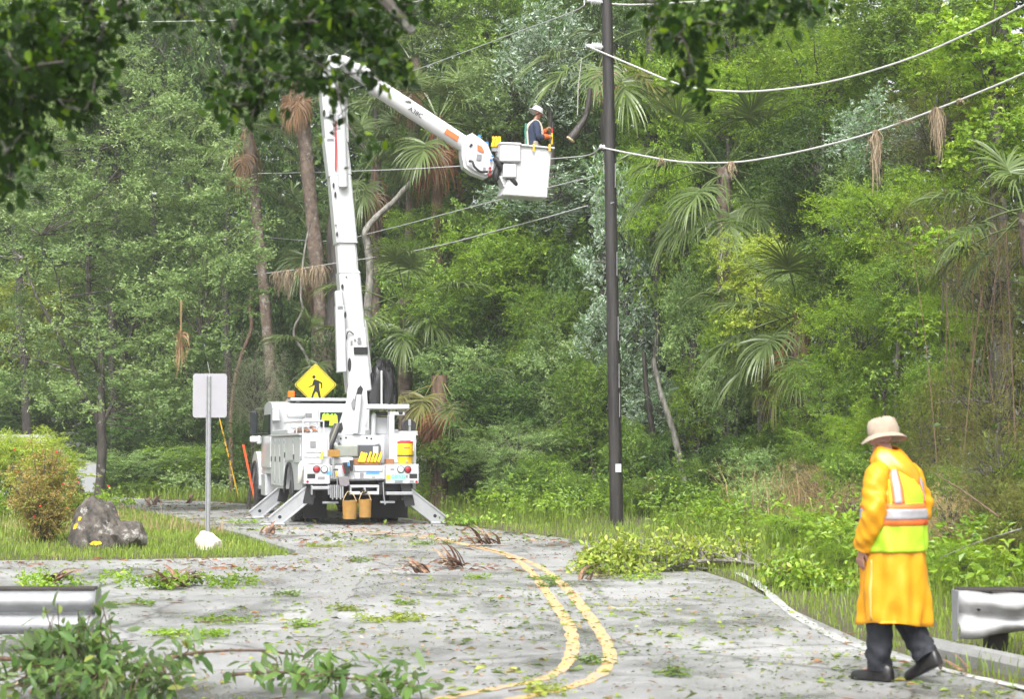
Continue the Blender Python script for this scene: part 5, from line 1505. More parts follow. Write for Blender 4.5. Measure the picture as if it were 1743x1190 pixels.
bedbox(678, 700, 687, 706.5, 1.08, 0.2, DARK, 'valve_block', 0.03)
bedbox(625, 688, 697.5, 697, 1.25, 0.6, WHITE, 'control_shelf', 0.02)
bedbox(660, 697, 664, 760, 1.5, 0.1, WHITE, 'support_post', 0.01)
# reel on the kerb side
c = T(696.5, 726, 0.5)
m = MB(); mm = Matrix.Translation(c) @ Matrix.Rotation(R(90), 4, 'X')
m.lathe([(0.03, -0.2), (0.145, -0.2), (0.15, -0.18), (0.10, -0.16), (0.10, 0.0), (0.15, 0.02), (0.145, 0.04), (0.03, 0.04)], 28, mat=mm); o = trk(m, 'hose_reel', BLACK, smooth=True)
m = MB(); m.box((-0.03, 0.01, 0.041), (0.03, 0.15, 0.06), 0.005, mat=mm); m.box((-0.02, -0.12, 0.041), (0.025, 0.0, 0.055), 0.005, mat=mm); m.build('reel_latch', STEEL, o)
m = MB(); m.box((c[0] - 0.2, 0.45, 1.93), (c[0] + 0.18, 0.75, 1.945 + 0.03), 0.01); m.build('reel_mount', WHITE, o)
# seven yellow handles standing in the wood block
for i, px in enumerate((611, 615, 619, 626, 632, 637.5, 644)):
    a, b = T(px, 787, 0.2), T(px + 5.5, 769.5 + (i % 3), 0.24)
    M, L = frame_z(a, b)
    m = MB(); m.box((-0.026, -0.02, 0), (0.026, 0.02, L * 0.55), 0.008, mat=M); m.box((-0.02, -0.016, L * 0.5), (0.02, 0.016, L), 0.008, mat=M)
    o = m.build('yellow_tool', YELLOW, None); o.location = (TX, TY, 0); o.rotation_euler = (0, 0, TA)
    tag(o, ('first', 'second', 'third', 'fourth', 'fifth', 'sixth', 'seventh')[i] + ' yellow tool handle, counted from the left, in the wooden block on the tailgate', 'tool handle', 'yellow tool handles')
# pedestal, turntable, lower boom
LB = 1.45
def poly_at(pix, ly, dep, name, mat, parent=truck):
    pts = [T(a, b, ly) for a, b in pix]
    m = MB(); m.prism([(p[0], p[2]) for p in pts], ly, ly + dep); return trk(m, name, mat, parent)
c = T(607, 760, LB + 0.2)
m = MB(); m.lathe([(0.55, 1.02), (0.55, 1.2), (0.42, 1.3), (0.40, 1.72), (0.50, 1.76), (0.50, 1.84)], 32, mat=Matrix.Translation((c[0], LB + 0.25, 0))); ped = trk(m, 'pedestal', WHITEC, smooth=True)
poly_at([(569, 741), (598, 741), (607, 748), (617, 741), (655, 741), (655, 752), (630, 760), (583, 760)], 0.98, 0.06, 'pedestal_plate', WHITEC)
for px, py in ((580, 747), (589, 745.5), (624.5, 745.5), (632, 747)):
    q = T(px, py, 0.975); m = MB(); m.cyl((q[0], 0.972, q[2]), (q[0], 0.985, q[2]), 0.022, 10); m.build('bolt_hole_shade', DARK, truck)  # dark discs painted for the unlit holes
for ly in (LB - 0.12, LB + 0.42):
    poly_at([(570, 740), (577, 724), (590, 683), (592, 660), (624, 660), (626, 690), (621, 740)], ly, 0.05, 'turntable_cheek', WHITEC)
poly_at([(590, 741), (596, 700), (604, 672), (616, 672), (618, 741)], LB + 0.02, 0.3, 'turntable_web', WHITE)
m = MB(); a, b = T(605, 738, LB - 0.2), T(612, 672, LB - 0.2); m.cyl(a, b, 0.065, 14); o = trk(m, 'lift_cylinder', WHITEC, smooth=True)
# dark plates painted for the unlit openings, and bits, on the turntable
poly_at([(576, 722), (582, 719), (584, 730), (580, 737), (575, 736)], LB - 0.135, 0.012, 'opening_shade', DARK)
poly_at([(605, 676), (609, 661), (614, 656), (618, 662), (614, 676), (609, 692), (604, 694)], LB - 0.137, 0.012, 'opening_shade', DARK)
poly_at([(598, 686), (602, 678), (606, 682), (604, 694), (600, 696)], LB - 0.16, 0.03, 'fitting', MIDGREY)
def seg(p, q, wpx, dep, mat, name, ly, b=0.03, parent=truck, over=0.0):
    a, c = T(p[0], p[1], ly), T(q[0], q[1], ly)
    M, L = frame_z(a, c)
    w = wpx / 79.0
    m = MB(); m.box((-w / 2, -dep / 2, -over), (w / 2, dep / 2, L + over), b, mat=M)
    return trk(m, name, mat, parent)
BY = LB + 0.2
seg((610, 668), (600, 560), 40, 0.56, WHITEC, 'lower_boom_base', BY)
seg((600.5, 562), (592, 463), 37, 0.50, WHITEC, 'lower_boom', BY)
seg((592.2, 468), (588, 412), 33.5, 0.42, FIBRE, 'boom_insulator', BY, 0.05)
seg((588, 416), (577, 300), 37, 0.48, WHITEC, 'lower_boom', BY)
seg((577, 302), (569, 235), 40, 0.46, WHITEC, 'lower_boom', BY)
seg((560, 245), (552, 152), 16, 0.46, WHITEC, 'boom_fork', BY, 0.02)
seg((583, 245), (580, 160), 17, 0.46, WHITEC, 'boom_fork', BY, 0.02)
seg((571, 240), (567, 195), 14, 0.30, WHITE, 'boom_web', BY, 0.02)
for py in (414, 466):
    q = T(588 + (py - 414) * 0.08, py, BY)
    m = MB(); m.box((q[0] - 0.235, BY - 0.26, q[2] - 0.012), (q[0] + 0.235, BY + 0.26, q[2] + 0.012), 0.01); trk(m, 'boom_collar', WHITE)
a, b = T(584.5, 318, BY - 0.3), T(579, 168, BY - 0.3)
m = MB(); m.cyl(a, a + (b - a) * 0.98, 0.105, 18); m.cyl(a - (b - a) * 0.015, a, 0.06, 12); o = trk(m, 'boom_cylinder', WHITEC, smooth=True)
m = MB(); a2, b2 = T(586.5, 175, BY - 0.32), T(587, 210, BY - 0.32); m.cyl(a2, b2, 0.03, 10); m.build('cylinder_rod', ALU, o, True)
m = MB(); a, b = T(560, 163, BY - 0.3), T(594, 162, BY - 0.3); m.cyl(a, b, 0.09, 14); m.lathe([(0.05, -0.06), (0.13, -0.05), (0.13, 0.03), (0.05, 0.05)], 18, mat=Matrix.Translation(T(586, 161.5, BY - 0.3)) @ Matrix.Rotation(R(90), 4, 'Y')); trk(m, 'boom_pin', WHITEC, smooth=True)
a, b = T(571, 290, BY - 0.25), T(568, 205, BY - 0.25); m = MB(); m.box((a[0] - 0.012, BY - 0.262, a[2]), (a[0] + 0.025, BY - 0.24, b[2]), 0.004); trk(m, 'red_hose', paint('red_hose', (0.5, 0.03, 0.03), rough=0.4))
# left plate along the lower boom with its oval holes
seg((581, 634), (578, 520), 16, 0.2, WHITE, 'boom_side_plate', BY - 0.32, 0.02)
seg((578.5, 530), (576, 495), 14, 0.2, WHITE, 'boom_side_plate', BY - 0.32, 0.03)
for (px, py, hw, hh) in ((583, 488, 2.0, 4.5), (586, 537, 2.2, 6), (595, 621, 3.0, 12), (568, 315, 1.6, 4.5), (571, 331, 1.8, 5), (574, 398, 1.6, 4), (576, 500, 1, 1.5), (572, 383, 1, 1.5), (590, 471, 1.2, 1.0), (552, 192, 2.2, 6)):
    q = T(px, py, BY - 0.285)
    yy = BY - 0.29 if not (px in (586,)) else BY - 0.425
    if px == 595: yy = BY - 0.288
    m = MB(); m.prism([(q[0] + hw / 79 * math.cos(t), q[2] + hh / 79 * math.sin(t)) for t in np.linspace(0, 2 * math.pi, 14, endpoint=False)], yy, yy + 0.06); trk(m, 'oval_shade', DARK)  # solid dark ovals laid on for the shade inside the holes
# rail, black wrap, valve bits
m = MB(); m.tube(smooth_line([T(614, 547, BY - 0.1), T(619.5, 547, BY - 0.1), T(622, 552, BY - 0.1), T(631, 632, BY - 0.1), T(630, 637, BY - 0.1), T(624, 640, BY - 0.1)], 4), 0.022, 8); trk(m, 'grab_rail', WHITEC, smooth=True)
poly_at([(602, 591), (626, 591), (626, 603), (603, 603)], BY - 0.31, 0.1, 'black_wrap', BAGM)
for (a, b, c, d) in ((603, 577, 606, 580), (609, 574.5, 614, 578), (609, 580, 615, 584.5), (597, 580, 600, 586)):
    poly_at([(a, b), (c, b), (c, d), (a, d)], BY - 0.31, 0.06, 'valve', MIDGREY)
m = MB(); m.tube(smooth_line([T(590, 577, BY - 0.3), T(591, 568, BY - 0.34), T(595, 564, BY - 0.34), T(602, 569, BY - 0.3)], 4), 0.012, 6); trk(m, 'hose', BLACK, smooth=True)
# hoses hanging beside the pedestal on the left
for i, (x0, x1, x2) in enumerate(((578, 569, 562), (575, 566, 560), (571, 562, 558))):
    m = MB(); m.tube(smooth_line([T(x0, 722, 0.9), T(x1, 745, 0.75), T(x2, 765, 0.6), T(x2 + 4, 772, 0.6)], 5), 0.05 - 0.008 * i, 8); trk(m, 'hydraulic_hose', BLACK if i != 1 else paint('olive_rope', (0.16, 0.15, 0.12), rough=0.8), smooth=True)
# elbow and upper boom
UY = BY - 0.05
def tub(pix, rad, ly, name, mat, n=16, parent=truck, sq=1.0):
    m = MB(); m.tube([T(a, b, ly) for a, b in pix], [r / 79.0 for r in rad], n, squash=sq); return trk(m, name, mat, parent, smooth=True)
tub([(566, 150), (561, 125), (568, 103), (584, 105), (604, 118)], [11, 13, 13, 12, 12], UY, 'boom_elbow', WHITEC, 14)
m = MB(); q = T(568, 108, UY); m.cyl((q[0], UY - 0.35, q[2]), (q[0], UY + 0.35, q[2]), 0.16, 18); trk(m, 'elbow_pin', WHITE, smooth=True)
for px, py, r_ in ((592, 109, 0.11), (612, 117, 0.14), (622, 124, 0.12)):
    q = T(px, py, UY - 0.05); m = MB(); m.box((q[0] - r_, UY - 0.2, q[2] - r_ * 0.7), (q[0] + r_, UY + 0.15, q[2] + r_ * 0.8), 0.06); trk(m, 'elbow_fitting', WHITEC, smooth=True)
tub([(590, 112), (620, 131), (634, 143)], [11, 12, 13], UY, 'upper_boom_neck', WHITEC)
ub = tub([(628, 141), (640, 147.5), (790, 245)], [12.5, 15.5, 14.5], UY, 'upper_boom', FIBRE, 22)
dirb = nrm(T(790, 245, UY) - T(628, 141, UY))
bang = math.atan2(dirb[2], dirb[0])
q = T(705, 193, UY)
n_up = np.array([-math.sin(bang), 0, math.cos(bang)])
def on_boom(px, py, up, r_=0.186):
    p = T(px, py, UY)
    t = (p - T(628, 141, UY)) @ dirb
    base = T(628, 141, UY) + dirb * t
    return base + n_up * up * r_ + np.array([0, -math.sqrt(max(0, 1 - up * up)) * r_ - 0.004, 0])
o = text_obj('A38C', 0.15, DARK, ub, on_boom(705, 193, -0.2, 0.197), (R(90), -bang, 0))
M, L = frame_z(on_boom(755, 225, -0.1, 0.185), on_boom(777, 238, -0.1, 0.185))
m = MB(); m.box((-0.06, -0.006, 0), (0.06, 0.02, L), 0.004, mat=M); m.build('orange_marker', ORANGE, ub)
# boom tip housing
tip = [(783, 236), (801, 228), (815, 237), (827, 247), (833, 262), (842, 276), (840, 294), (824, 305), (800, 296), (787, 286), (783, 266)]
pts = [T(a, b, UY) for a, b in tip]
bm = bmesh.new()
vs = [bm.verts.new((p[0], UY - 0.24, p[2])) for p in pts]
f = bm.faces.new(vs)
ex = bmesh.ops.extrude_face_region(bm, geom=[f])
for v in [v for v in ex['geom'] if isinstance(v, bmesh.types.BMVert)]:
    v.co.y += 0.46
bmesh.ops.bevel(bm, geom=[e for e in bm.edges if abs(e.verts[0].co.y - e.verts[1].co.y) < 1e-4], offset=0.07, segments=3, affect='EDGES')
bmesh.ops.recalc_face_normals(bm, faces=bm.faces)
me = bpy.data.meshes.new('boom_tip'); bm.to_mesh(me); bm.free()
me.materials.append(WHITEC)
for p in me.polygons: p.use_smooth = True
me.set_sharp_from_angle(angle=R(35))
tipo = put('boom_tip', me, truck)
def tp(pix, mat, name, ly=UY - 0.262, dep=0.05): return poly_at(pix, ly, dep, name, mat, tipo)
tp([(813, 246), (820, 249), (824, 257), (822, 259), (813, 255)], ORANGE, 'orange_marker', UY - 0.265)
tp([(799, 248), (802, 243.5), (805, 246), (801.5, 250.5)], DARK, 'slot_shade')  # dark plate stands for the unlit inside of the gap
tp([(812, 262), (820, 263), (819, 273), (811, 272)], MIDGREY, 'recess_shade')  # this grey plate and the next stand for shade in two hollows
tp([(823, 284), (827, 285), (826, 291), (822, 290)], MIDGREY, 'recess_shade')
m = MB(); m.tube(smooth_line([T(799, 274, UY - 0.30), T(804, 275, UY - 0.36), T(808, 284, UY - 0.38), T(818, 292, UY - 0.38), T(830, 292, UY - 0.34)], 4), 0.028, 8); m.build('hose', BLACK, tipo, True)
for (px, py, mt, r_) in ((834, 286, RED, .035), (834, 291, RED, .035), (833, 298, RED, .04), (836, 272, BLUE, .035), (838, 265, BLUE, .025)):
    q = T(px, py, UY - 0.3); m = MB(); m.lathe([(0.004, -r_), (r_ * .8, -r_ * .6), (r_, 0), (r_ * .8, r_ * .6), (0.004, r_)], 10, mat=Matrix.Translation(q)); m.build('coupling', mt, tipo, True)
for (px, py, lx) in ((813, 233, 0.03), (826, 245, 0.02)):
    q = T(px, py, UY); m = MB(); m.prism([(q[0] - 0.06, q[2] - 0.05), (q[0] + 0.02, q[2] + 0.05), (q[0] + 0.05, q[2] + 0.02), (q[0] + 0.05, q[2] - 0.05)], UY - 0.1, UY + 0.05); m.build('blue_cap', BLUE, tipo)
# black sling hose under the bucket
m = MB(); m.tube(smooth_line([T(841, 270, UY - 0.2), T(850, 276, UY - 0.3), T(862, 296, UY - 0.34), T(877, 312, UY - 0.34), T(878, 318, UY - 0.3)], 5), np.array([4, 5, 5.5, 5.5, 5, 5, 5, 5, 5, 5, 5, 5, 5, 5, 5, 5, 4.5, 4, 3.5, 3, 3]) / 79, 10); trk(m, 'black_sleeve', BLACK, smooth=True)
m = MB(); m.tube(smooth_line([T(848, 280, UY - 0.1), T(845, 295, UY - 0.15), T(842, 309, UY - 0.15)], 5), np.array([6, 6.5, 7, 7, 7, 7, 7, 6.5, 6, 5, 3]) / 79, 10); trk(m, 'black_sleeve', BLACK, smooth=True)
poly_at([(850, 300), (858, 297), (866, 315), (882, 318), (884, 323), (870, 323), (858, 318)], UY - 0.3, 0.35, 'bucket_arm', WHITEC)
# bucket: open tapered tub with lip
bk = put('bucket', None, truck)
bt = [T(887, 246, UY - 0.42), T(941, 250, UY - 0.42)]
bb = [T(858, 330, UY - 0.42), T(933, 335, UY - 0.42)]
def tub_shell(x0t, x1t, zt, x0b, x1b, zb, y0, y1, th=0.03, taper=0.06):
    m = MB()
    o_t = [(x0t, y0, zt), (x1t, y0, zt - .05), (x1t, y1, zt - .05), (x0t, y1, zt)]
    o_b = [(x0b, y0 + taper, zb), (x1b, y0 + taper, zb - .04), (x1b, y1 - taper, zb - .04), (x0b, y1 - taper, zb)]
    i_t = [(x0t + th, y0 + th, zt), (x1t - th, y0 + th, zt - .05), (x1t - th, y1 - th, zt - .05), (x0t + th, y1 - th, zt)]
    i_b = [(x0b + th, y0 + taper + th, zb + .03), (x1b - th, y0 + taper + th, zb), (x1b - th, y1 - taper - th, zb), (x0b + th, y1 - taper - th, zb + .03)]
    V = o_t + o_b + i_t + i_b
    F = []
    for k in range(4):
        j = (k + 1) % 4
        F += [(k, k + 4, j + 4, j), (8 + k, 8 + j, 12 + j, 12 + k), (k, j, 8 + j, 8 + k)]
    F += [(4, 7, 6, 5), (12, 13, 14, 15)]
    m.add(V, F); return m
by0, by1 = UY - 0.42, UY + 0.34
zt, zb = T(887, 247, by0)[2], T(858, 331, by0)[2]
sh = tub_shell(T(884, 247, by0)[0], T(939, 247, by0)[0], zt, T(857, 331, by0)[0], T(933, 331, by0)[0], zb, by0, by1).mesh('shell', [FIBRE])
bmx = bmesh.new(); bmx.from_mesh(sh); bmesh.ops.bevel(bmx, geom=bmx.edges[:], offset=0.02, segments=2, affect='EDGES'); bmx.to_mesh(sh); bmx.free()
put('shell', sh, bk)
m = MB(); xa, xb = T(883, 247, by0)[0], T(944, 247, by0)[0]
for (lo, hi) in (((xa, by0 - 0.05, 0), (xb, by0 + 0.01, 0.045)), ((xa, by1 - 0.01, 0), (xb, by1 + 0.05, 0.045)), ((xb - 0.06, by0 + 0.012, 0), (xb, by1 - 0.012, 0.045)), ((xa, by0 + 0.012, 0), (xa + 0.06, by1 - 0.012, 0.045))):
    m.box(lo, hi, 0.015, mat=Matrix.Translation((0, 0, zt - 0.02)) @ Matrix.Translation((xa, 0, 0)) @ Matrix.Rotation(R(3.2), 4, 'Y') @ Matrix.Translation((-xa, 0, 0)))
m.build('lip', FIBRE, bk)
def bkbox(px0, py0, px1, py1, ly, dep, mat, name, b=0.03):
    a, c = T(px0, py0, ly), T(px1, py1, ly); m = MB(); m.box((a[0], ly, c[2]), (c[0], ly + dep, a[2]), b); return m.build(name, mat, bk)
bkbox(852, 243, 887, 276, by0 - 0.06, 0.5, FIBRE, 'tool_box')
bkbox(851, 241, 888, 247, by0 - 0.08, 0.54, FIBRE, 'tool_box_lid', 0.02)
bkbox(857, 277, 880, 303, by0 - 0.02, 0.3, FIBRE, 'step_box')
for px in (907, 934):
    bkbox(px, 245, px + 3.2, 257, by0 - 0.065, 0.02, YELLOW, 'strap', 0.003)
# orange tools standing behind the tool box
for i, px in enumerate((838, 843, 848)):
    m = MB(); a, b = T(px, 250, UY - 0.2), T(px + 2.5, 232, UY - 0.2)
    M, L = frame_z(a, b); m.box((-0.03, -0.03, 0), (0.03, 0.03, L * 0.45), 0.01, mat=M); m.box((-0.018, -0.02, L * .4), (0.04, 0.02, L * 0.8), 0.01, mat=M); m.box((-0.035, -0.02, L * .72), (0.03, 0.02, L), 0.012, mat=M)
    m.build('tool_handle', YELLOW, bk)
bkbox(838, 249, 852, 258, UY - 0.2, 0.1, STEEL, 'tool_bracket', 0.01)
# black plastic covers over the upper controls
cov = put('control_cover', None, truck)
def bag(pix_l, pix_r, y0, y1, name, seed):
    r = np.random.default_rng(seed)
    k = len(pix_l); n = 28
    V = []
    for i in range(k):
        a, b = T(*pix_l[i], (y0 + y1) / 2), T(*pix_r[i], (y0 + y1) / 2)
        cx, hw, z = (a[0] + b[0]) / 2, (b[0] - a[0]) / 2, (a[2] + b[2]) / 2
        for j in range(n):
            t = 2 * math.pi * j / n
            w = 1 + 0.08 * math.sin(5 * t + i * 1.9) + 0.05 * math.sin(9 * t - i * 2.3) + 0.06 * r.standard_normal()
            V.append((cx + hw * w * math.copysign(abs(math.cos(t)) ** 0.8, math.cos(t)), (y0 + y1) / 2 + (y1 - y0) / 2 * w * math.copysign(abs(math.sin(t)) ** 0.8, math.sin(t)), z + 0.02 * r.standard_normal()))
    F = [(i * n + j, i * n + (j + 1) % n, (i + 1) * n + (j + 1) % n, (i + 1) * n + j) for i in range(k - 1) for j in range(n)]
    F += [tuple(range(n))[::-1], tuple((k - 1) * n + j for j in range(n))]
    m = MB(); m.add(V, F); m.build(name, BAGM, cov, True)
bag([(624, 692), (624, 672), (626, 652), (629, 638), (635, 626), (643, 617)], [(671, 692), (671, 672), (670, 652), (667, 638), (663, 626), (656, 617)], 1.35, 1.85, 'left_cover', 1)
bag([(650, 695), (649, 672), (648, 650), (645, 636), (640, 625), (639, 618), (646, 613)], [(675, 695), (675, 675), (673, 652), (670, 637), (669, 626), (667, 618), (660, 613)], 1.25, 1.8, 'right_cover', 2)
m = MB(); a, b = T(649.5, 693, 1.28), T(649.5, 631, 1.28); m.cyl(a, b, 0.022, 8); m.build('cover_post', WHITEC, cov)
# small gear on the tail: things in their own right
def gear(name, label, cat):
    o = thing(name, label, cat, (TX, TY, 0), TA); return o
g = gear('water_cooler', 'yellow drink cooler with a red lid strapped on the right tail panel', 'cooler')
cx, cz = xx(693), 1.275
m = MB(); mt = Matrix.Translation((cx, 0.22, cz)); m.lathe([(0.145, 0), (0.15, 0.01), (0.158, 0.13), (0.162, 0.14), (0.168, 0.30), (0.162, 0.44)], 28, mat=mt); m.build('body', YELLOW, g, True)
m = MB(); m.lathe([(0.166, 0.441), (0.172, 0.45), (0.172, 0.475), (0.12, 0.485), (0.11, 0.50), (0.02, 0.505)], 28, mat=mt); m.build('lid', paint('red_plastic', (0.62, 0.04, 0.06), rough=0.35), g, True)
m = MB(); m.lathe([(0.163, 0.165), (0.171, 0.165), (0.171, 0.19), (0.163, 0.19)], 28, mat=mt); m.box((0.04, -0.185, 0.16), (0.08, -0.168, 0.195), 0.004, mat=mt); m.build('strap', BLACK, g)
m = MB(); m.lathe([(0.02, 0), (0.022, 0.03), (0.012, 0.05)], 12, mat=mt @ Matrix.Translation((0, -0.15, 0.06)) @ Matrix.Rotation(R(90), 4, 'X')); m.build('tap', WHITEC, g, True)
m = MB(); m.box((-0.065, -0.171, 0.335), (0.065, -0.160, 0.36), 0.002, mat=mt); m.build('print', ORANGE, g)
m = MB(); m.box((0.155, -0.06, 0.27), (0.19, 0.0, 0.40), 0.012, mat=mt); m.build('handle', WHITEC, g)
def cbucket(px, py0, py1, hw, label, stain):
    g = gear('canvas_bucket', label, 'bucket')
    z0, z1 = zy(py1), zy(py0)
    x = xx(px); w = hw * 0.01251
    mt = Matrix.Translation((x, -0.12, z0))
    h = z1 - z0
    n = 30; V = []; F = []
    r = np.random.default_rng(int(px))
    prof = [(0.1, 0.0), (0.86, 0.0), (0.9, 0.03), (0.93, h * .5), (1.0, h * 0.97), (1.02, h), (0.97, h), (0.9, h * 0.9), (0.85, h * 0.1)]
    for q, (rr, z) in enumerate(prof):
        for j in range(n):
            t = 2 * math.pi * j / n
            k = 1 + 0.03 * math.sin(3 * t + px) * (z / h)
            V.append((w * rr * k * math.cos(t), w * rr * k * 0.9 * math.sin(t), z + 0.012 * math.sin(2 * t) * (z / h)))
    for q in range(len(prof) - 1):
        for j in range(n): F.append((q * n + j, q * n + (j + 1) % n, (q + 1) * n + (j + 1) % n, (q + 1) * n + j))
    F.append(tuple(range(n))[::-1])
    m = MB(); m.add(V, F, mat=mt); m.build('body', TAN, g, True)
    m = MB(); m.tube(smooth_line([(x - w * 0.95, -0.12, z1 - 0.02), (x - w * 0.5, -0.1, z1 + 0.13), (xx(px), 0.03, 0.70), (x + w * 0.5, -0.1, z1 + 0.13), (x + w * 0.95, -0.12, z1 - 0.02)], 4), 0.011, 6); m.build('handle', paint('tan_rope', (0.4, 0.3, 0.16), rough=0.8), g, True)
cbucket(593.5, 852, 883, 12.6, 'stained orange canvas bucket, left one of the pair hung on the tow frame', 1)
cbucket(619.5, 850.5, 880.5, 11.2, 'orange canvas bucket, right one of the pair hung on the tow frame', 0)
g = gear('wire_basket', 'small orange basket of fittings above the left side of the tailgate', 'basket')
a, b = T(560, 766, 0.1), T(578, 778, 0.1)
m = MB()
m.box((a[0], 0.02, b[2]), (b[0], 0.22, b[2] + 0.02), 0.005)
for (lo, hi) in (((a[0], 0.02, b[2]), (b[0], 0.045, a[2])), ((a[0], 0.195, b[2]), (b[0], 0.22, a[2])), ((a[0], 0.0455, b[2]), (a[0] + 0.025, 0.1945, a[2])), ((b[0] - 0.025, 0.0455, b[2]), (b[0], 0.1945, a[2]))): m.box(lo, hi, 0.006)
m.build('basket', TAN, g)
m = MB()
for i in range(9): m.box((a[0] + 0.03 + 0.019 * i, 0.06 + 0.02 * (i % 4), b[2] + 0.03), (a[0] + 0.05 + 0.019 * i, 0.10 + 0.02 * (i % 4), a[2] - 0.01 + 0.03 * (i % 2)), 0.004)
m.build('fittings', DARK, g, kind='stuff')
g = gear('hammer', 'hammer with a yellow handle hung head up beside the tool pouch', 'hammer')
a = T(571, 800, 0.03)
m = MB(); m.box((a[0] - 0.05, -0.02, a[2] - 0.015), (a[0] + 0.05, 0.02, a[2] + 0.02), 0.006); m.build('head', DARK, g)
m = MB(); m.cyl((a[0], 0, a[2] - 0.012), (a[0] + 0.03, 0.01, a[2] - 0.13), 0.014, 8); m.build('grip', YELLOW, g); m = MB(); m.cyl((a[0] + 0.03, 0.01, a[2] - 0.131), (a[0] + 0.045, 0.02, a[2] - 0.42), 0.013, 8); m.build('handle', MIDGREY, g)
g = gear('tool_pouch', 'dark tool pouch with red and blue grips hung on the middle of the tailgate', 'pouch')
def pouch(pix, ly, dep, mat, name, parent):
    pts = [T(a, b, ly) for a, b in pix]; m = MB(); m.prism([(p[0], p[2]) for p in pts], ly, ly + dep); return m.build(name, mat, parent)
pouch([(584, 788), (592, 787), (596, 795), (595, 807), (590, 809), (586, 806)], 0.0, 0.06, BLACK, 'body', g)
pouch([(582, 792), (585, 794), (587, 805), (585, 804)], -0.006, 0.05, RED, 'grip', g)
pouch([(590.5, 787.5), (594.5, 786.5), (595, 793), (592, 794)], -0.012, 0.05, BLUE, 'grip', g)
pouch([(595.5, 784), (601.5, 783.5), (601, 802), (597, 802)], 0.0, 0.05, BLACK, 'holster', g)
g = gear('cloth_bag', 'grey cloth bag hung below the tool pouch on the tailgate', 'bag')
pouch([(576, 812.5), (593, 811), (595, 825), (590, 828), (579, 827)], -0.03, 0.09, paint('grey_cloth', (0.20, 0.18, 0.19), rough=0.9, bump=0.4), 'body', g)
g = gear('rubber_hoses', 'bunch of grey hanging clamps under the left tail step', 'clamps')
for i in range(7):
    px = 563 + i * 3.4; a, b = T(px, 826, 0.0), T(px + (i % 3 - 1), 848 + 3 * (i % 2), 0.0)
    m = MB(); m.box((a[0] - 0.016, -0.02 + 0.01 * (i % 3), b[2]), (a[0] + 0.016, 0.02 + 0.01 * (i % 3), a[2]), 0.006); m.build('clamp', (STEEL, MIDGREY, ALU)[i % 3], g)
g = gear('work_gloves', 'yellow glove lying against the left rear cabinet', 'glove')
pouch([(545, 780), (547, 773), (549, 769), (551, 768.5), (551.5, 772), (549.5, 776), (549, 781), (546, 782)], 0.2, 0.05, paint('yellow_glove', (0.75, 0.72, 0.04), rough=0.7), 'glove', g)
g = gear('folded_rag', 'dirty white canvas roll hung on the left corner of the tail', 'canvas roll')
m = MB(); m.tube(smooth_line([T(514, 787, 0.2), T(512, 798, 0.1), T(511, 812, 0.1), T(509, 823, 0.15)], 4), np.array([3, 4, 5, 5, 5, 4.6, 4.4, 4.2, 4, 3.8, 3.4, 3, 2]) / 80, 10); m.build('roll', paint('dirty_canvas', (0.55, 0.53, 0.48), rough=0.9, bump=0.5, dirt=0.3), g, True)
m = MB(); m.tube(smooth_line([T(522, 790, 0.35), T(530, 786, 0.3), T(540, 788, 0.3), T(548, 789, 0.35)], 4), np.array([2, 3, 4, 4.5, 4, 4, 4, 3.5, 3, 3, 2.5, 2, 1.5]) / 80, 10); m.build('loose_cloth', paint('dirty_canvas_pale', (0.6, 0.58, 0.54), rough=0.9, bump=0.5, dirt=0.2), g, True)
# ------------------------------------------------------------------ people
def skin_body(name, joints, edges, root, mat, parent, sub=2):
    """joints {name:(pos,radius or (rx,ry))}; one continuous skinned surface"""
    ks = list(joints)
    me = bpy.data.meshes.new(name)
    bm = bmesh.new()
    ly = bm.verts.layers.skin.verify()
    vs = {}
    for k in ks:
        p, r_ = joints[k]
        v = bm.verts.new(p); vs[k] = v
        rr = r_ if isinstance(r_, tuple) else (r_, r_)
        v[ly].radius = rr
        v[ly].use_root = (k == root)
    for a, b in edges: bm.edges.new((vs[a], vs[b]))
    bm.to_mesh(me); bm.free()
    o = bpy.data.objects.new(name, me); col.objects.link(o)
    sk_ = o.modifiers.new('skin', 'SKIN'); sk_.use_smooth_shade = True; sk_.branch_smoothing = 0.4
    s = o.modifiers.new('sub', 'SUBSURF'); s.levels = sub; s.render_levels = sub
    dg = bpy.context.evaluated_depsgraph_get()
    m2 = bpy.data.meshes.new_from_object(o.evaluated_get(dg))
    bpy.data.objects.remove(o)
    m2.materials.clear(); m2.materials.append(mat)
    for p in m2.polygons: p.use_smooth = True
    return put(name, m2, parent)
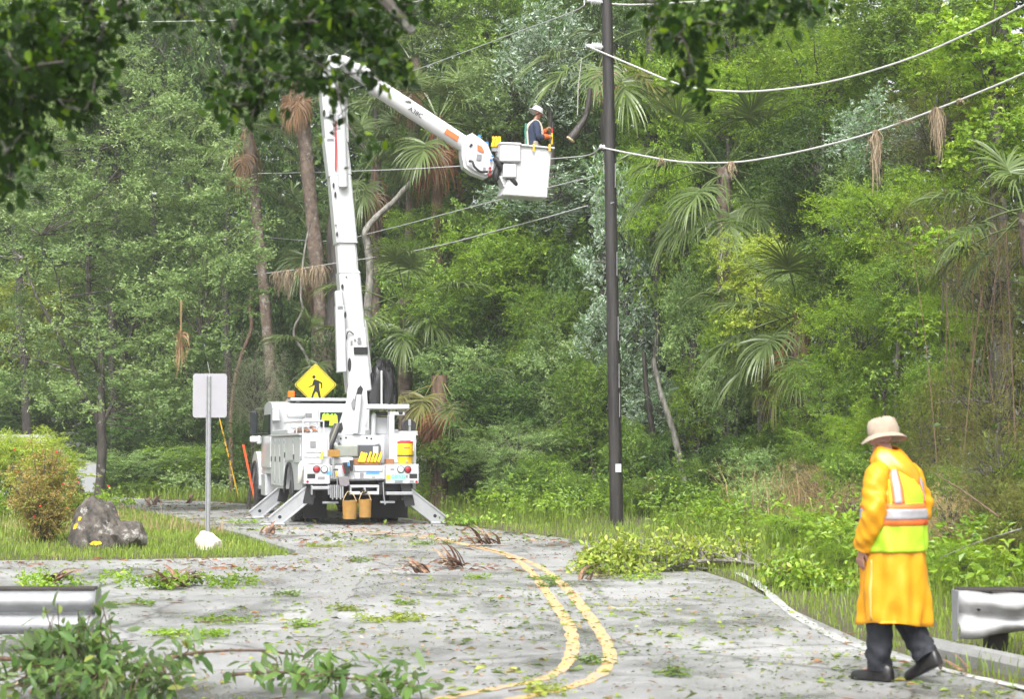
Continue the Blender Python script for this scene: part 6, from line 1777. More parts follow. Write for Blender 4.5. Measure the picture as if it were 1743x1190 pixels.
def hand_joints(J, E, side, wrist, dirv, palm_n, curl=0.35, pre=''):
    """palm and five fingers from the wrist along dirv; palm_n is the way the palm faces"""
    d = nrm(np.array(dirv, float)); pn = np.array(palm_n, float); pn = nrm(pn - d * (pn @ d)); s = np.cross(d, pn) * side
    w = np.array(wrist, float)
    def add(k, p, r_, frm):
        J[pre + k] = (tuple(p), r_); E.append((frm, pre + k))
    pb = w + d * 0.045
    add('palm', pb, (0.034, 0.018), pre + 'wrist')
    for i, (nm, off, L) in enumerate((('index', 0.030, 0.078), ('middle', 0.010, 0.086), ('ring', -0.010, 0.080), ('little', -0.029, 0.062))):
        kn = w + d * (0.088 - 0.004 * abs(i - 1)) + s * off
        add(nm + '1', kn, 0.0105, pre + 'palm')
        c1 = curl * (1 + 0.12 * i)
        d1 = nrm(d * math.cos(c1) + pn * math.sin(c1)); d2 = nrm(d * math.cos(2.1 * c1) + pn * math.sin(2.1 * c1)); d3 = nrm(d * math.cos(3 * c1) + pn * math.sin(3 * c1))
        p1 = kn + d1 * L * 0.42; p2 = p1 + d2 * L * 0.33; p3 = p2 + d3 * L * 0.25
        add(nm + '2', p1, 0.0095, pre + nm + '1'); add(nm + '3', p2, 0.0088, pre + nm + '2'); add(nm + '4', p3, 0.0075, pre + nm + '3')
    t0 = w + d * 0.03 + s * 0.034
    add('thumb1', t0, 0.013, pre + 'palm')
    add('thumb2', t0 + d * 0.028 + s * 0.018 + pn * 0.012, 0.0115, pre + 'thumb1')
    add('thumb3', t0 + d * 0.056 + s * 0.018 + pn * 0.026, 0.0095, pre + 'thumb2')
def head_joints(J, E, base, c, yaw, pitch, frm):
    """neck, skull, jaw, nose, ears"""
    M = np.array(Matrix.Rotation(yaw, 3, 'Z') @ Matrix.Rotation(-pitch, 3, 'X'))
    c = np.array(c, float)
    def q(x, y, z): return tuple(c + M @ np.array([x, y, z]))
    J['neck'] = (tuple(base), 0.058); E.append((frm, 'neck'))
    J['head_low'] = (q(0, 0.005, -0.055), (0.066, 0.078)); E.append(('neck', 'head_low'))
    J['head_mid'] = (q(0, -0.002, 0.02), (0.076, 0.094)); E.append(('head_low', 'head_mid'))
    J['head_top'] = (q(0, -0.01, 0.085), (0.062, 0.075)); E.append(('head_mid', 'head_top'))
    J['chin'] = (q(0, 0.080, -0.085), 0.026); E.append(('head_low', 'chin'))
    J['nose'] = (q(0, 0.108, -0.012), 0.013); E.append(('head_mid', 'nose'))
    for s, nm in ((-1, 'ear_a'), (1, 'ear_b')):
        J[nm] = (q(0.080 * s, -0.012, -0.008), (0.012, 0.022)); E.append(('head_mid', nm))
    return M, c
def loft(rings, n=44, fold=None, cap=True):
    """rings: (cx, cy, cz, rx, ry) ; fold(theta, i) -> radial factor"""
    th = np.linspace(0, 2 * math.pi, n, endpoint=False)
    V = []
    for i, (cx, cy_, cz, rx, ry) in enumerate(rings):
        f = np.ones(n) if fold is None else fold(th, i / (len(rings) - 1))
        V.append(np.stack([cx + rx * f * np.sign(np.cos(th)) * np.abs(np.cos(th)) ** 0.9, cy_ + ry * f * np.sign(np.sin(th)) * np.abs(np.sin(th)) ** 0.9, np.full(n, cz)], 1))
    V = np.concatenate(V)
    k = len(rings)
    i = (np.arange(k - 1)[:, None] * n + np.arange(n)[None, :]).ravel()
    j = (np.arange(k - 1)[:, None] * n + (np.arange(n)[None, :] + 1) % n).ravel()
    return V, np.stack([i, j, j + n, i + n], 1)
def interp_rings(keys, m):
    k = np.array(keys, float)
    z = np.linspace(0, 1, len(k)); zz = np.linspace(0, 1, m)
    c = smooth_line(k, 8)
    return np.stack([np.interp(zz, np.linspace(0, 1, len(c)), c[:, q]) for q in range(k.shape[1])], 1)
def cloth_tube(pts, rad, n=22, seed=0, wr=0.05, m=26, twist=9.0, bends=()):
    """a sleeve or trouser leg with creases, open at both ends but thick enough to read"""
    r = np.random.default_rng(seed)
    pk = np.hstack([np.array(pts, float), np.array(rad, float)[:, None]])
    c = interp_rings(pk, m)
    V, F = tube_np(c[:, :3], c[:, 3], n, True)
    V = V.copy()
    ph = r.random(8) * 6.28
    for i in range(m):
        t = i / (m - 1)
        amp = wr * (0.5 + sum(1.4 * math.exp(-((t - b) / 0.10) ** 2) for b in bends))
        for j in range(n):
            a = 2 * math.pi * j / n
            k = amp * (math.sin(2 * a + t * 17 + ph[0]) * math.sin(t * 41 + a * 1.0 + ph[1]) + 0.6 * math.sin(3 * a - t * 23 + ph[2]))
            ctr = c[i, :3]
            V[i * n + j] = ctr + (V[i * n + j] - ctr) * (1 + k)
    return V, F
def boot(mb, ankle, toe, w=0.052, h=0.10, up=(0, 0, 1)):
    """heel-to-toe shoe lofted from ankle position to toe tip"""
    a, t = np.array(ankle, float), np.array(toe, float)
    d = t - a; L = np.linalg.norm(d); d = d / L
    u = np.array(up, float); u = nrm(u - d * (u @ d)); s = np.cross(d, u)
    st = [(-0.085, 0.6, 0.75), (-0.07, 0.9, 1.0), (-0.03, 1.0, 1.15), (0.02, 1.0, 1.1), (0.07, 0.95, 0.82), (0.12, 1.05, 0.62), (0.17, 1.1, 0.55), (0.21, 0.95, 0.48), (0.235, 0.6, 0.36), (0.245, 0.2, 0.2)]
    n = 14; V = []; F = []
    for q, (y, fw, fh) in enumerate(st):
        for j in range(n):
            th = 2 * math.pi * j / n
            cx, sz = math.cos(th), math.sin(th)
            zz = max(sz, -0.0) * h * fh if sz > 0 else sz * 0.012
            xx_ = math.copysign(abs(cx) ** 0.7, cx) * w * fw
            V.append(a + d * y * (L + 0.04) / 0.245 * 1.0 + s * xx_ + u * (zz - 0.0))
    for q in range(len(st) - 1):
        for j in range(n): F.append((q * n + j, q * n + (j + 1) % n, (q + 1) * n + (j + 1) % n, (q + 1) * n + j))
    F.append(tuple(range(n))[::-1]); F.append(tuple((len(st) - 1) * n + j for j in range(n)))
    mb.add(np.array(V), F)

SKIN1 = paint('skin_brown', (0.42, 0.23, 0.17), rough=0.5, var=0.08)
SKIN2 = paint('skin_ruddy', (0.52, 0.25, 0.18), rough=0.5, var=0.08)
COAT = paint('yellow_raincoat', (0.64, 0.285, 0.004), rough=0.5, var=0.05, scale=5, bump=0.35, bscale=9, spec=0.4, dirt=0.04, dirtc=(0.30, 0.16, 0.03))
VEST = paint('lime_vest', (0.37, 0.60, 0.02), rough=0.6, var=0.05, bump=0.1, bscale=20)
VORG = paint('orange_tape', (0.95, 0.16, 0.03), rough=0.55)
VSIL = paint('silver_tape', (0.42, 0.41, 0.43), rough=0.35, var=0.12, scale=25, metal=0.2)
TROU = paint('navy_trousers', (0.012, 0.014, 0.021), rough=0.75, var=0.25, scale=8, bump=0.2)
BOOT = paint('black_boot', (0.012, 0.011, 0.011), rough=0.35)
HATM = paint('tan_cotton', (0.36, 0.285, 0.215), rough=0.85, var=0.08, bump=0.2, bscale=25)

# ---- the worker in the raincoat
wp = G(1524, 1160)
w1 = thing('person', 'worker in a long yellow raincoat, lime vest and tan hat walking on the road edge', 'person', (wp[0], wp[1], 0.0), R(40))
w1.scale = (0.90, 0.90, 1.0)
J, E = {}, []
J['pelvis'] = ((0, 0, 0.94), (0.13, 0.10))
J['belly'] = ((0, 0, 1.12), (0.13, 0.10)); J['chest'] = ((0, 0.0, 1.32), (0.14, 0.10)); J['collar'] = ((0, 0, 1.46), (0.08, 0.07))
E += [('pelvis', 'belly'), ('belly', 'chest'), ('chest', 'collar')]
hM, hC = head_joints(J, E, (0, 0.05, 1.545), (0, 0.105, 1.660), R(48), R(4), 'collar')
for s, nm, el, wr_ in ((-1, 'l', (-0.295, -0.05, 1.15), (-0.275, 0.09, 0.915)), (1, 'r', (0.30, -0.02, 1.16), (0.25, 0.16, 0.97))):
    J[nm + 'sh'] = ((s * 0.185, 0, 1.425), 0.062); J[nm + 'el'] = (el, 0.043); J[nm + 'wrist'] = (wr_, (0.028, 0.022))
    E += [('chest', nm + 'sh'), (nm + 'sh', nm + 'el'), (nm + 'el', nm + 'wrist')]
hand_joints(J, E, 1, J['lwrist'][0], (0.04, 0.22, -1), (1, 0.1, 0.1), 0.3, 'l')
hand_joints(J, E, -1, J['rwrist'][0], (-0.1, 0.4, -1), (-1, 0.1, 0.1), 0.3, 'r')
LEGS = {'l': ((-0.10, 0.02, 0.88), (-0.105, 0.06, 0.50), (-0.105, 0.07, 0.10), (-0.125, 0.25, 0.03)), 'r': ((0.10, -0.02, 0.88), (0.105, 0.0, 0.48), (0.11, -0.215, 0.165), (0.115, -0.07, 0.035))}
for nm, (hp, kn, an, to) in LEGS.items():
    J[nm + 'hip'] = (hp, 0.085); J[nm + 'kn'] = (kn, 0.058); J[nm + 'an'] = (an, 0.04); J[nm + 'toe'] = (to, 0.03)
    E += [('pelvis', nm + 'hip'), (nm + 'hip', nm + 'kn'), (nm + 'kn', nm + 'an'), (nm + 'an', nm + 'toe')]
skin_body('body', J, E, 'pelvis', SKIN1, w1)
for i, s in enumerate((-1, 1)):
    m = MB(); m.lathe([(0.003, -0.011), (0.011, 0), (0.003, 0.011)], 10, mat=Matrix.Translation(hC + hM @ np.array([0.032 * s, 0.082, 0.012]))); m.build('eye', paint('eye_white', (0.6, 0.6, 0.58), rough=0.2) if i == 0 else bpy.data.materials['eye_white'], w1, True)
CK = [(0, 0.0, 0.40, 0.256, 0.262), (0, 0.0, 0.55, 0.256, 0.256), (0, 0.0, 0.75, 0.258, 0.240), (0, 0, 0.95, 0.248, 0.212), (0, 0, 1.12, 0.243, 0.198), (0, 0, 1.26, 0.240, 0.188), (0, 0.01, 1.37, 0.226, 0.166), (0, 0.02, 1.445, 0.180, 0.132), (0, 0.035, 1.50, 0.115, 0.100), (0, 0.05, 1.545, 0.088, 0.088)]
rg = interp_rings(CK, 84)
_cr = np.random.default_rng(17)
CREASE = [(_cr.uniform(0, 6.28), _cr.uniform(0.02, 0.85), _cr.uniform(-1.2, 1.2), _cr.uniform(0.012, 0.03), _cr.uniform(0.08, 0.26), _cr.choice([-1, 1]) * _cr.uniform(0.012, 0.034)) for _ in range(64)]
def creases(th, t):
    out = np.zeros_like(th)
    for (a0, t0, ph, w, l, amp) in CREASE:
        da = ((th - a0 + math.pi) % (2 * math.pi) - math.pi) * 0.2
        d = da * math.cos(ph) + (t - t0) * math.sin(ph); e = -da * math.sin(ph) + (t - t0) * math.cos(ph)
        out += amp * np.exp(-(d / w) ** 2) * np.exp(-(e / l) ** 2)
    return out
def coat_fold(th, t):
    a = max(0, 1 - t * 1.9)
    return 1 + creases(th, t) + a * 0.075 * np.sin(6 * th + 2.2 * t * 5 + 0.6) + a * 0.045 * np.sin(11 * th - 9 * t + 1.0) + 0.016 * np.sin(3 * th + t * 26) * np.sin(t * 31 + th) + 0.010 * np.sin(5 * th - t * 40)
V, F = loft(rg, 120, coat_fold)
cV = V.reshape(84, 120, 3)
cV[0, :, 2] += 0.018 * np.sin(np.linspace(0, 2 * math.pi, 120, endpoint=False) * 2 + 0.7)
me = mesh_np('raincoat', cV.reshape(-1, 3), [F], None, [COAT], None, True)
coat = put('raincoat', me, w1)
so = coat.modifiers.new('thick', 'SOLIDIFY'); so.thickness = 0.006; so.offset = -1
for nm, s in (('l', -1), ('r', 1)):
    el, wr_ = np.array(J[nm + 'el'][0]), np.array(J[nm + 'wrist'][0])
    V, F = cloth_tube([(s * 0.13, 0, 1.445), (s * 0.20, -0.003, 1.405), (s * 0.25, -0.02, 1.30), tuple(el), tuple((el + wr_) / 2 + np.array([s * 0.005, 0, 0])), tuple(wr_ + (el - wr_) * 0.03)], [0.075, 0.094, 0.092, 0.088, 0.082, 0.070], 30, 3 + s, 0.07, 60, bends=(0.5, 0.62, 0.92))
    m = MB(); m.add(V, F); m.build('sleeve', COAT, coat, True)
# side seam, flap
def surf(th, z, off=0.0):
    i = np.interp(z, rg[:, 2], np.arange(len(rg)))
    t = i / (len(rg) - 1)
    cx, cy_, rx, ry = (np.interp(i, np.arange(len(rg)), rg[:, q]) for q in (0, 1, 3, 4))
    f = coat_fold(np.array([th]), t)[0]
    return np.array([cx + (rx * f + off) * math.copysign(abs(math.cos(th)) ** 0.9, math.cos(th)), cy_ + (ry * f + off) * math.copysign(abs(math.sin(th)) ** 0.9, math.sin(th)), z])
def patch(th0, th1, z0, z1, off, nt, nz, mat, name, parent, thick=0.006, hole=None, slant=0.0):
    ths, zs = np.linspace(th0, th1, nt), np.linspace(z0, z1, nz)
    V = [surf(t + slant * (z - z0), z, off + (0.006 * math.sin(9 * t + 20 * z))) for z in zs for t in ths]
    F = []
    for a in range(nz - 1):
        for b in range(nt - 1):
            if hole is None or not hole((ths[b] + ths[b + 1]) / 2, (zs[a] + zs[a + 1]) / 2):
                F.append((a * nt + b, a * nt + b + 1, (a + 1) * nt + b + 1, (a + 1) * nt + b))
    me = mesh_np(name, V, [np.array(F)], None, [mat], None, True)
    o = put(name, me, parent)
    x = o.modifiers.new('thick', 'SOLIDIFY'); x.thickness = thick; x.offset = 1
    return o
vest = patch(0, 2 * math.pi, 0.895, 1.475, 0.012, 97, 34, VEST, 'vest', w1, hole=lambda t, z: z > 1.17 and abs(math.cos(t)) > 0.80 - 0.25 * max(0, z - 1.36) * 4)
patch(0, 2 * math.pi, 1.075, 1.225, 0.0195, 97, 6, VORG, 'orange_band', vest, 0.004, hole=lambda t, z: False)
patch(0, 2 * math.pi, 1.115, 1.188, 0.0245, 97, 5, VSIL, 'silver_band', vest, 0.003)
for c0 in (-math.pi / 2 - 0.62, -math.pi / 2 + 0.62):
    patch(c0 - 0.22, c0 + 0.22, 1.224, 1.455, 0.0195, 9, 12, VORG, 'orange_band', vest, 0.004)
    patch(c0 - 0.115, c0 + 0.115, 1.224, 1.455, 0.0245, 7, 12, VSIL, 'silver_band', vest, 0.003)
patch(math.pi * 0.5 + 0.05, math.pi * 0.5 + 0.13, 0.43, 0.88, 0.006, 3, 18, COAT, 'front_flap', coat, 0.004)
patch(math.pi - 0.04, math.pi + 0.015, 0.43, 0.84, 0.004, 3, 18, paint('pale_seam', (0.62, 0.38, 0.10), rough=0.6), 'side_seam', coat, 0.003)
# hood lying on the back, and stand collar
m = MB(); n = 36; V = []; F = []
kr = 15
for i in range(kr):
    t = i / (kr - 1)
    for j in range(n):
        a = 2 * math.pi * j / n
        back = max(0.0, -math.sin(a))
        rx = 0.088 + 0.085 * math.sin(math.pi * 0.62 * t) ** 0.9
        ry = 0.088 + (0.025 + 0.105 * back) * math.sin(math.pi * 0.66 * t) ** 0.9
        z = 1.590 - 0.125 * t - back ** 1.6 * 0.15 * t ** 1.2 * (1 - 0.35 * abs(math.cos(a))) + 0.03 * (1 - t) * (1 - back)
        k = 1 + 0.05 * math.sin(4 * a + 7 * t) * t + 0.03 * math.sin(7 * a - 5 * t)
        V.append((rx * k * math.cos(a) + 0.05 * back * t, 0.05 - 0.02 * t + ry * k * math.sin(a), z))
for i in range(kr - 1):
    for j in range(n): F.append((i * n + j, i * n + (j + 1) % n, (i + 1) * n + (j + 1) % n, (i + 1) * n + j))
m.add(np.array(V), F)
hood = m.build('hood', paint('raincoat_hood', (0.76, 0.265, 0.006), rough=0.36, var=0.04, bump=0.15, bscale=12), coat, True)
x = hood.modifiers.new('thick', 'SOLIDIFY'); x.thickness = 0.008
for nm, (hp, kn, an, to) in LEGS.items():
    V, F = cloth_tube([(hp[0], hp[1], hp[2]), tuple((np.array(hp) + np.array(kn)) / 2), kn, tuple((np.array(kn) + np.array(an)) / 2), tuple(np.array(an) + np.array([0, 0.0, -0.025 if nm == 'l' else 0.0]))], [0.125, 0.118, 0.105, 0.098, 0.092], 28, 11 if nm == 'l' else 12, 0.07, 44, bends=(0.5, 0.86, 0.95))
    m = MB(); m.add(V, F); m.build('trouser_leg', TROU, w1, True)
m = MB(); boot(m, (-0.105, 0.045, 0.013), (-0.135, 0.275, 0.013), h=0.105); m.build('boot', BOOT, w1, True)
m = MB(); boot(m, (0.11, -0.26, 0.105), (0.118, -0.045, 0.016), h=0.11, up=(0, 0.45, 1)); m.build('boot', BOOT, w1, True)
# hat
hat = put('hat', None, w1, tuple(hC + hM @ np.array([0, -0.012, 0.030])), (R(-5), R(6), R(48)))
m = MB(); n = 40
prof = [(0.104, 0.0), (0.107, 0.02), (0.107, 0.045), (0.102, 0.078), (0.090, 0.106), (0.060, 0.122), (0.012, 0.127)]
V = []; F = []
for q, (rr, z) in enumerate(prof):
    for j in range(n):
        a = 2 * math.pi * j / n
        k = 1 + 0.02 * math.sin(3 * a + z * 40) + 0.015 * math.sin(5 * a - z * 60)
        V.append((rr * k * math.cos(a), rr * 1.14 * k * math.sin(a), z + 0.008 * math.sin(2 * a) * (q > 3)))
for q in range(len(prof) - 1):
    for j in range(n): F.append((q * n + j, q * n + (j + 1) % n, (q + 1) * n + (j + 1) % n, (q + 1) * n + j))
F.append(tuple((len(prof) - 1) * n + j for j in range(n)))
m.add(np.array(V), F); m.build('hat_crown', HATM, hat, True)
m = MB(); V = []; F = []
for q, (rr, z) in enumerate(((0.101, 0.012), (0.125, 0.002), (0.148, -0.012), (0.166, -0.026), (0.166, -0.031), (0.125, -0.006), (0.101, 0.004))):
    for j in range(n):
        a = 2 * math.pi * j / n
        V.append((rr * math.cos(a), rr * 1.06 * math.sin(a), z + (rr - 0.1) * 0.22 * math.sin(2 * a + 0.8) + (rr - 0.1) * 0.1 * math.sin(3 * a)))
for q in range(6):
    for j in range(n): F.append((q * n + j, q * n + (j + 1) % n, (q + 1) * n + (j + 1) % n, (q + 1) * n + j))
m.add(np.array(V), F); m.build('brim', HATM, hat, True)

# ---- the worker in the bucket
bq = to_world(T(909, 250, UY - 0.02))
fz = to_world(T(905, 333, UY))[2] + 0.03
w2 = thing('person', 'line worker in the raised bucket with a white hard hat, navy shirt and orange gloves', 'person', (bq[0], bq[1], fz), R(-76))
zs_ = (P(918, 172, bq[1])[2] - fz) / 1.90
def Z(z): return z * zs_
J, E = {}, []
J['pelvis'] = ((0, -0.02, Z(0.95)), (0.13, 0.10)); J['belly'] = ((0, -0.01, Z(1.12)), (0.13, 0.10)); J['chest'] = ((0, 0.0, Z(1.33)), (0.14, 0.105)); J['collar'] = ((0, 0.02, Z(1.47)), (0.075, 0.065))
E += [('pelvis', 'belly'), ('belly', 'chest'), ('chest', 'collar')]
hM2, hC2 = head_joints(J, E, (0, 0.045, Z(1.55)), (0, 0.095, Z(1.665)), R(4), R(-24), 'collar')
ARM = {'l': (-1, (-0.27, 0.10, Z(1.17)), (-0.075, 0.30, Z(1.33))), 'r': (1, (0.265, 0.045, Z(1.13)), (0.13, 0.29, Z(1.17)))}
for nm, (s, el, wr_) in ARM.items():
    J[nm + 'sh'] = ((s * 0.185, 0.0, Z(1.42)), 0.06); J[nm + 'el'] = (el, 0.042); J[nm + 'wrist'] = (wr_, (0.03, 0.024))
    E += [('chest', nm + 'sh'), (nm + 'sh', nm + 'el'), (nm + 'el', nm + 'wrist')]
for s, nm in ((-1, 'l'), (1, 'r')):
    J[nm + 'hip'] = ((s * 0.1, 0, Z(0.88)), 0.085); J[nm + 'kn'] = ((s * 0.11, 0.03, Z(0.48)), 0.058); J[nm + 'an'] = ((s * 0.12, 0, Z(0.09)), 0.04); J[nm + 'toe'] = ((s * 0.13, 0.17, Z(0.03)), 0.03)
    E += [('pelvis', nm + 'hip'), (nm + 'hip', nm + 'kn'), (nm + 'kn', nm + 'an'), (nm + 'an', nm + 'toe')]
skin_body('body', J, E, 'pelvis', SKIN2, w2)
SHIRT = paint('navy_shirt', (0.018, 0.030, 0.066), rough=0.8, var=0.15, bump=0.2, bscale=20)
rg2 = interp_rings([(0, -0.02, Z(0.86), 0.195, 0.15), (0, -0.01, Z(1.0), 0.19, 0.15), (0, 0, Z(1.15), 0.195, 0.15), (0, 0, Z(1.28), 0.205, 0.15), (0, 0.0, Z(1.38), 0.20, 0.135), (0, 0.01, Z(1.455), 0.145, 0.105), (0, 0.025, Z(1.51), 0.08, 0.08), (0, 0.03, Z(1.535), 0.07, 0.072)], 34)
V, F = loft(rg2, 40, lambda th, t: 1 + 0.02 * np.sin(4 * th + 17 * t) * np.sin(23 * t + th) + 0.015 * np.sin(7 * th - 12 * t))
sh_ = put('shirt', mesh_np('shirt', V, [F], None, [SHIRT], None, True), w2)
for nm, (s, el, wr_) in ARM.items():
    V, F = cloth_tube([(s * 0.12, 0, Z(1.44)), (s * 0.19, 0, Z(1.40)), tuple(np.array([s * 0.235, 0.02, Z(1.29)])), el, tuple((np.array(el) + np.array(wr_)) / 2), tuple(np.array(wr_) * 0.8 + np.array(el) * 0.2)], [0.07, 0.083, 0.078, 0.068, 0.06, 0.052], 20, 21 + s, 0.045, 28, bends=(0.55,))
    m = MB(); m.add(V, F); m.build('sleeve', SHIRT, sh_, True)
    a, b = np.array(el), np.array(wr_)
    d = nrm(b - a)
    m = MB(); m.tube([a + (b - a) * 0.45, a + (b - a) * 0.7, b + d * 0.005], [0.066, 0.062, 0.048], 16); m.build('glove_cuff', ORANGE, w2, True)
    JJ, EE = {}, []
    JJ['wrist'] = (tuple(b - d * 0.01), (0.038, 0.032))
    hand_joints(JJ, EE, -s, tuple(b + d * 0.005), tuple(d + np.array([0, 0.2, 0.1])), (-s * 1.0, 0.2, -0.1), 0.62, '')
    JJ = {k: (p, (tuple(x * 1.3 for x in r_) if isinstance(r_, tuple) else r_ * 1.35)) for k, (p, r_) in JJ.items()}
    skin_body('glove', JJ, EE, 'wrist', paint('leather_glove', (0.42, 0.25, 0.10), rough=0.75, var=0.2) if 'leather_glove' not in bpy.data.materials else bpy.data.materials['leather_glove'], w2)
for s in (-1, 1):
    V, F = cloth_tube([(s * 0.09, -0.01, Z(0.93)), (s * 0.105, 0.02, Z(0.7)), (s * 0.11, 0.03, Z(0.48)), (s * 0.115, 0.01, Z(0.28)), (s * 0.12, 0, Z(0.07))], [0.115, 0.105, 0.09, 0.082, 0.08], 18, 31 + s, 0.04, 20)
    m = MB(); m.add(V, F); m.build('trouser_leg', TROU, w2, True)
    m = MB(); boot(m, (s * 0.12, -0.01, 0.012), (s * 0.135, 0.22, 0.012)); m.build('boot', BOOT, w2, True)
HARN = paint('tan_webbing', (0.50, 0.44, 0.34), rough=0.8)
GRN = paint('green_webbing', (0.02, 0.20, 0.15), rough=0.8)
def strap(pts, w, mat, nm='strap'):
    c = smooth_line(pts, 5); m = MB(); m.tube(c, w, 8, squash=0.35); return m.build(nm, mat, har, True)
har = put('harness', None, w2)
for s in (-1, 1):
    strap([(s * 0.10, 0.165, Z(1.15)), (s * 0.11, 0.160, Z(1.30)), (s * 0.115, 0.11, Z(1.435)), (s * 0.105, 0.01, Z(1.497)), (s * 0.07, -0.115, Z(1.43)), (s * 0.02, -0.165, Z(1.30))], 0.026, HARN)
    strap([(s * 0.02, -0.168, Z(1.30)), (s * 0.06, -0.172, Z(1.15)), (s * 0.10, -0.168, Z(0.98))], 0.026, HARN)
    strap([(s * 0.205, -0.02, Z(1.02)), (s * 0.18, 0.09, Z(0.98)), (s * 0.10, 0.15, Z(0.95))], 0.026, HARN)
strap([(0.05, -0.20, Z(1.44)), (0.065, -0.215, Z(1.25)), (0.085, -0.205, Z(1.08)), (0.10, -0.185, Z(0.93))], 0.022, GRN)
m = MB(); m.lathe([(0.03, -0.008), (0.055, 0), (0.03, 0.008)], 14, mat=Matrix.Translation((0.0, -0.185, Z(1.33))) @ Matrix.Rotation(R(90), 4, 'X')); m.build('ring', STEEL, har, True)
m = MB(); m.box((0.15, -0.07, Z(0.93)), (0.235, 0.05, Z(1.06)), 0.02); m.build('tool_bag', paint('tan_bag', (0.30, 0.26, 0.2), rough=0.8), har)
hh_ = put('hard_hat', None, w2, tuple(hC2 + hM2 @ np.array([0, -0.012, 0.035])), (R(-24), 0, R(4)))
m = MB(); m.lathe([(0.118, 0.0), (0.117, 0.03), (0.108, 0.07), (0.085, 0.105), (0.045, 0.124), (0.004, 0.13)], 30, mat=Matrix.Diagonal((1, 1.13, 1, 1))); m.box((-0.018, -0.1, 0.085), (0.018, 0.1, 0.132), 0.015); m.build('hat_shell', WHITEC, hh_, True)
m = MB(); m.lathe([(0.105, -0.004), (0.165, -0.018), (0.175, -0.022), (0.174, -0.014), (0.13, 0.006), (0.105, 0.012)], 34, mat=Matrix.Diagonal((1, 1.15, 1, 1))); m.build('brim', WHITEC, hh_, True)
m = MB(); m.tube([tuple(hC2 + hM2 @ np.array([0.074 * s_, y_, z_])) for s_, y_, z_ in ((1, 0.0, 0.03), (1, 0.02, -0.05), (0.2, 0.085, -0.108), (-1, 0.02, -0.05), (-1, 0.0, 0.03))], 0.005, 6); m.build('chin_strap', BLACK, hh_)
# tool in the hands: a yellow cutter, a thing of its own
wv = lambda p: np.array(w2.location) + np.array(Matrix.Rotation(R(-76), 3, 'Z') @ Vector(p))
a, b = wv((0.05, 0.40, Z(1.03))), wv((0.03, 0.42, Z(1.45)))
tl = thing('hand_cutter', 'yellow handled cutting tool gripped in the orange gloves of the bucket worker', 'tool', tuple(a))
m = MB(); m.cyl((0, 0, 0), tuple((b - a) * 0.55), 0.022, 10); m.build('handle', YELLOW, tl, True)
m = MB(); m.cyl(tuple((b - a) * 0.55), tuple((b - a) * 0.78), 0.026, 10); m.build('red_grip', RED, tl, True)
m = MB(); m.box((-0.02, -0.03, 0), (0.035, 0.03, 0.13), 0.012, mat=Matrix.Translation((b - a) * 0.78)); m.build('jaw', DARK, tl)
# ------------------------------------------------------------------ utility pole and wires
pb = G(1050, 897)
PY = float(pb[1])
ptop = P(1032, -60, PY - 0.1)
up_ = thing('utility_pole', 'tall black wooden utility pole on the right verge with a white tag', 'pole', tuple(pb))
POLEM = bark_mat('creosote_wood', (0.010, 0.009, 0.009), (0.042, 0.037, 0.034), scale=16, zs=0.06, rough=0.5, bump=0.35)
m = MB(); k = 14; z = np.linspace(0, 1, k)
pp = np.stack([(ptop[0] - pb[0]) * z, (ptop[1] - pb[1]) * z, -0.1 + (ptop[2] - pb[2] + 0.1) * z], 1)
m.tube(pp, 0.140 - 0.030 * z, 24); m.build('shaft', POLEM, up_, True)
def pole_at(py):
    q = P(1050, py, PY); t = (q[2] - pb[2]) / (ptop[2] - pb[2]); return np.array(pb) + (np.array(ptop) - np.array(pb)) * t
q = pole_at(797) - pb
m = MB(); m.box((q[0] + 0.045 - 0.06, q[1] - 0.150, q[2] - 0.085), (q[0] + 0.045 + 0.06, q[1] - 0.138, q[2] + 0.085), 0.003); m.build('tag_plate', WHITEC, up_)
q = pole_at(348) - pb; m = MB(); m.cyl(tuple(q + np.array([-0.03, -0.1, 0])), tuple(q + np.array([0.06, -0.15, 0.02])), 0.012, 8); m.build('bolt', STEEL, up_)
for py in (300, 450, 560, 640, 690):
    q = pole_at(py) - pb; m = MB(); m.box((q[0] + 0.09, q[1] - 0.12, q[2] - 0.25), (q[0] + 0.105, q[1] - 0.105, q[2] + 0.25), 0); m.build('ground_wire', MIDGREY, up_)
PORC = paint('grey_porcelain', (0.60, 0.61, 0.62), rough=0.2, coat=0.4)
def insulator(py, L=0.40, lift=0.05):
    q = pole_at(py) - pb
    d = nrm(np.array([-1.0, -0.25, lift]))
    M, _ = frame_z((0, 0, 0), d)
    M = np.array(Matrix.Translation(q + d * 0.11)) @ M
    m = MB(); prof = [(0.03, 0), (0.035, 0.02)]
    for i in range(5): prof += [(0.045, 0.03 + 0.045 * i), (0.085, 0.045 + 0.045 * i), (0.045, 0.06 + 0.045 * i)]
    prof += [(0.035, 0.27), (0.045, 0.30), (0.03, 0.33)]
    m.lathe(prof, 18, mat=M); m.build('insulator', PORC, up_, True)
    m = MB(); m.cyl((0, 0, 0.33), (0, 0, 0.37), 0.025, 8, mat=M); m.box((-0.06, -0.012, 0.355), (0.06, 0.012, 0.385), 0.005, mat=M); m.build('clamp', STEEL, up_)
    return np.array(pb) + q + d * 0.48
i1 = insulator(82); i0 = insulator(5)
q = pole_at(252) - pb
M, _ = frame_z((0, 0, 0), (-1, -0.3, 0.05)); M = np.array(Matrix.Translation(q)) @ M
m = MB(); m.lathe([(0.02, 0.1), (0.05, 0.12), (0.05, 0.15), (0.025, 0.16), (0.05, 0.18), (0.05, 0.21), (0.02, 0.23)], 14, mat=M); m.build('spool_insulator', PORC, up_, True)
i2 = np.array(pb) + q + np.array([-0.19, -0.06, 0.0])
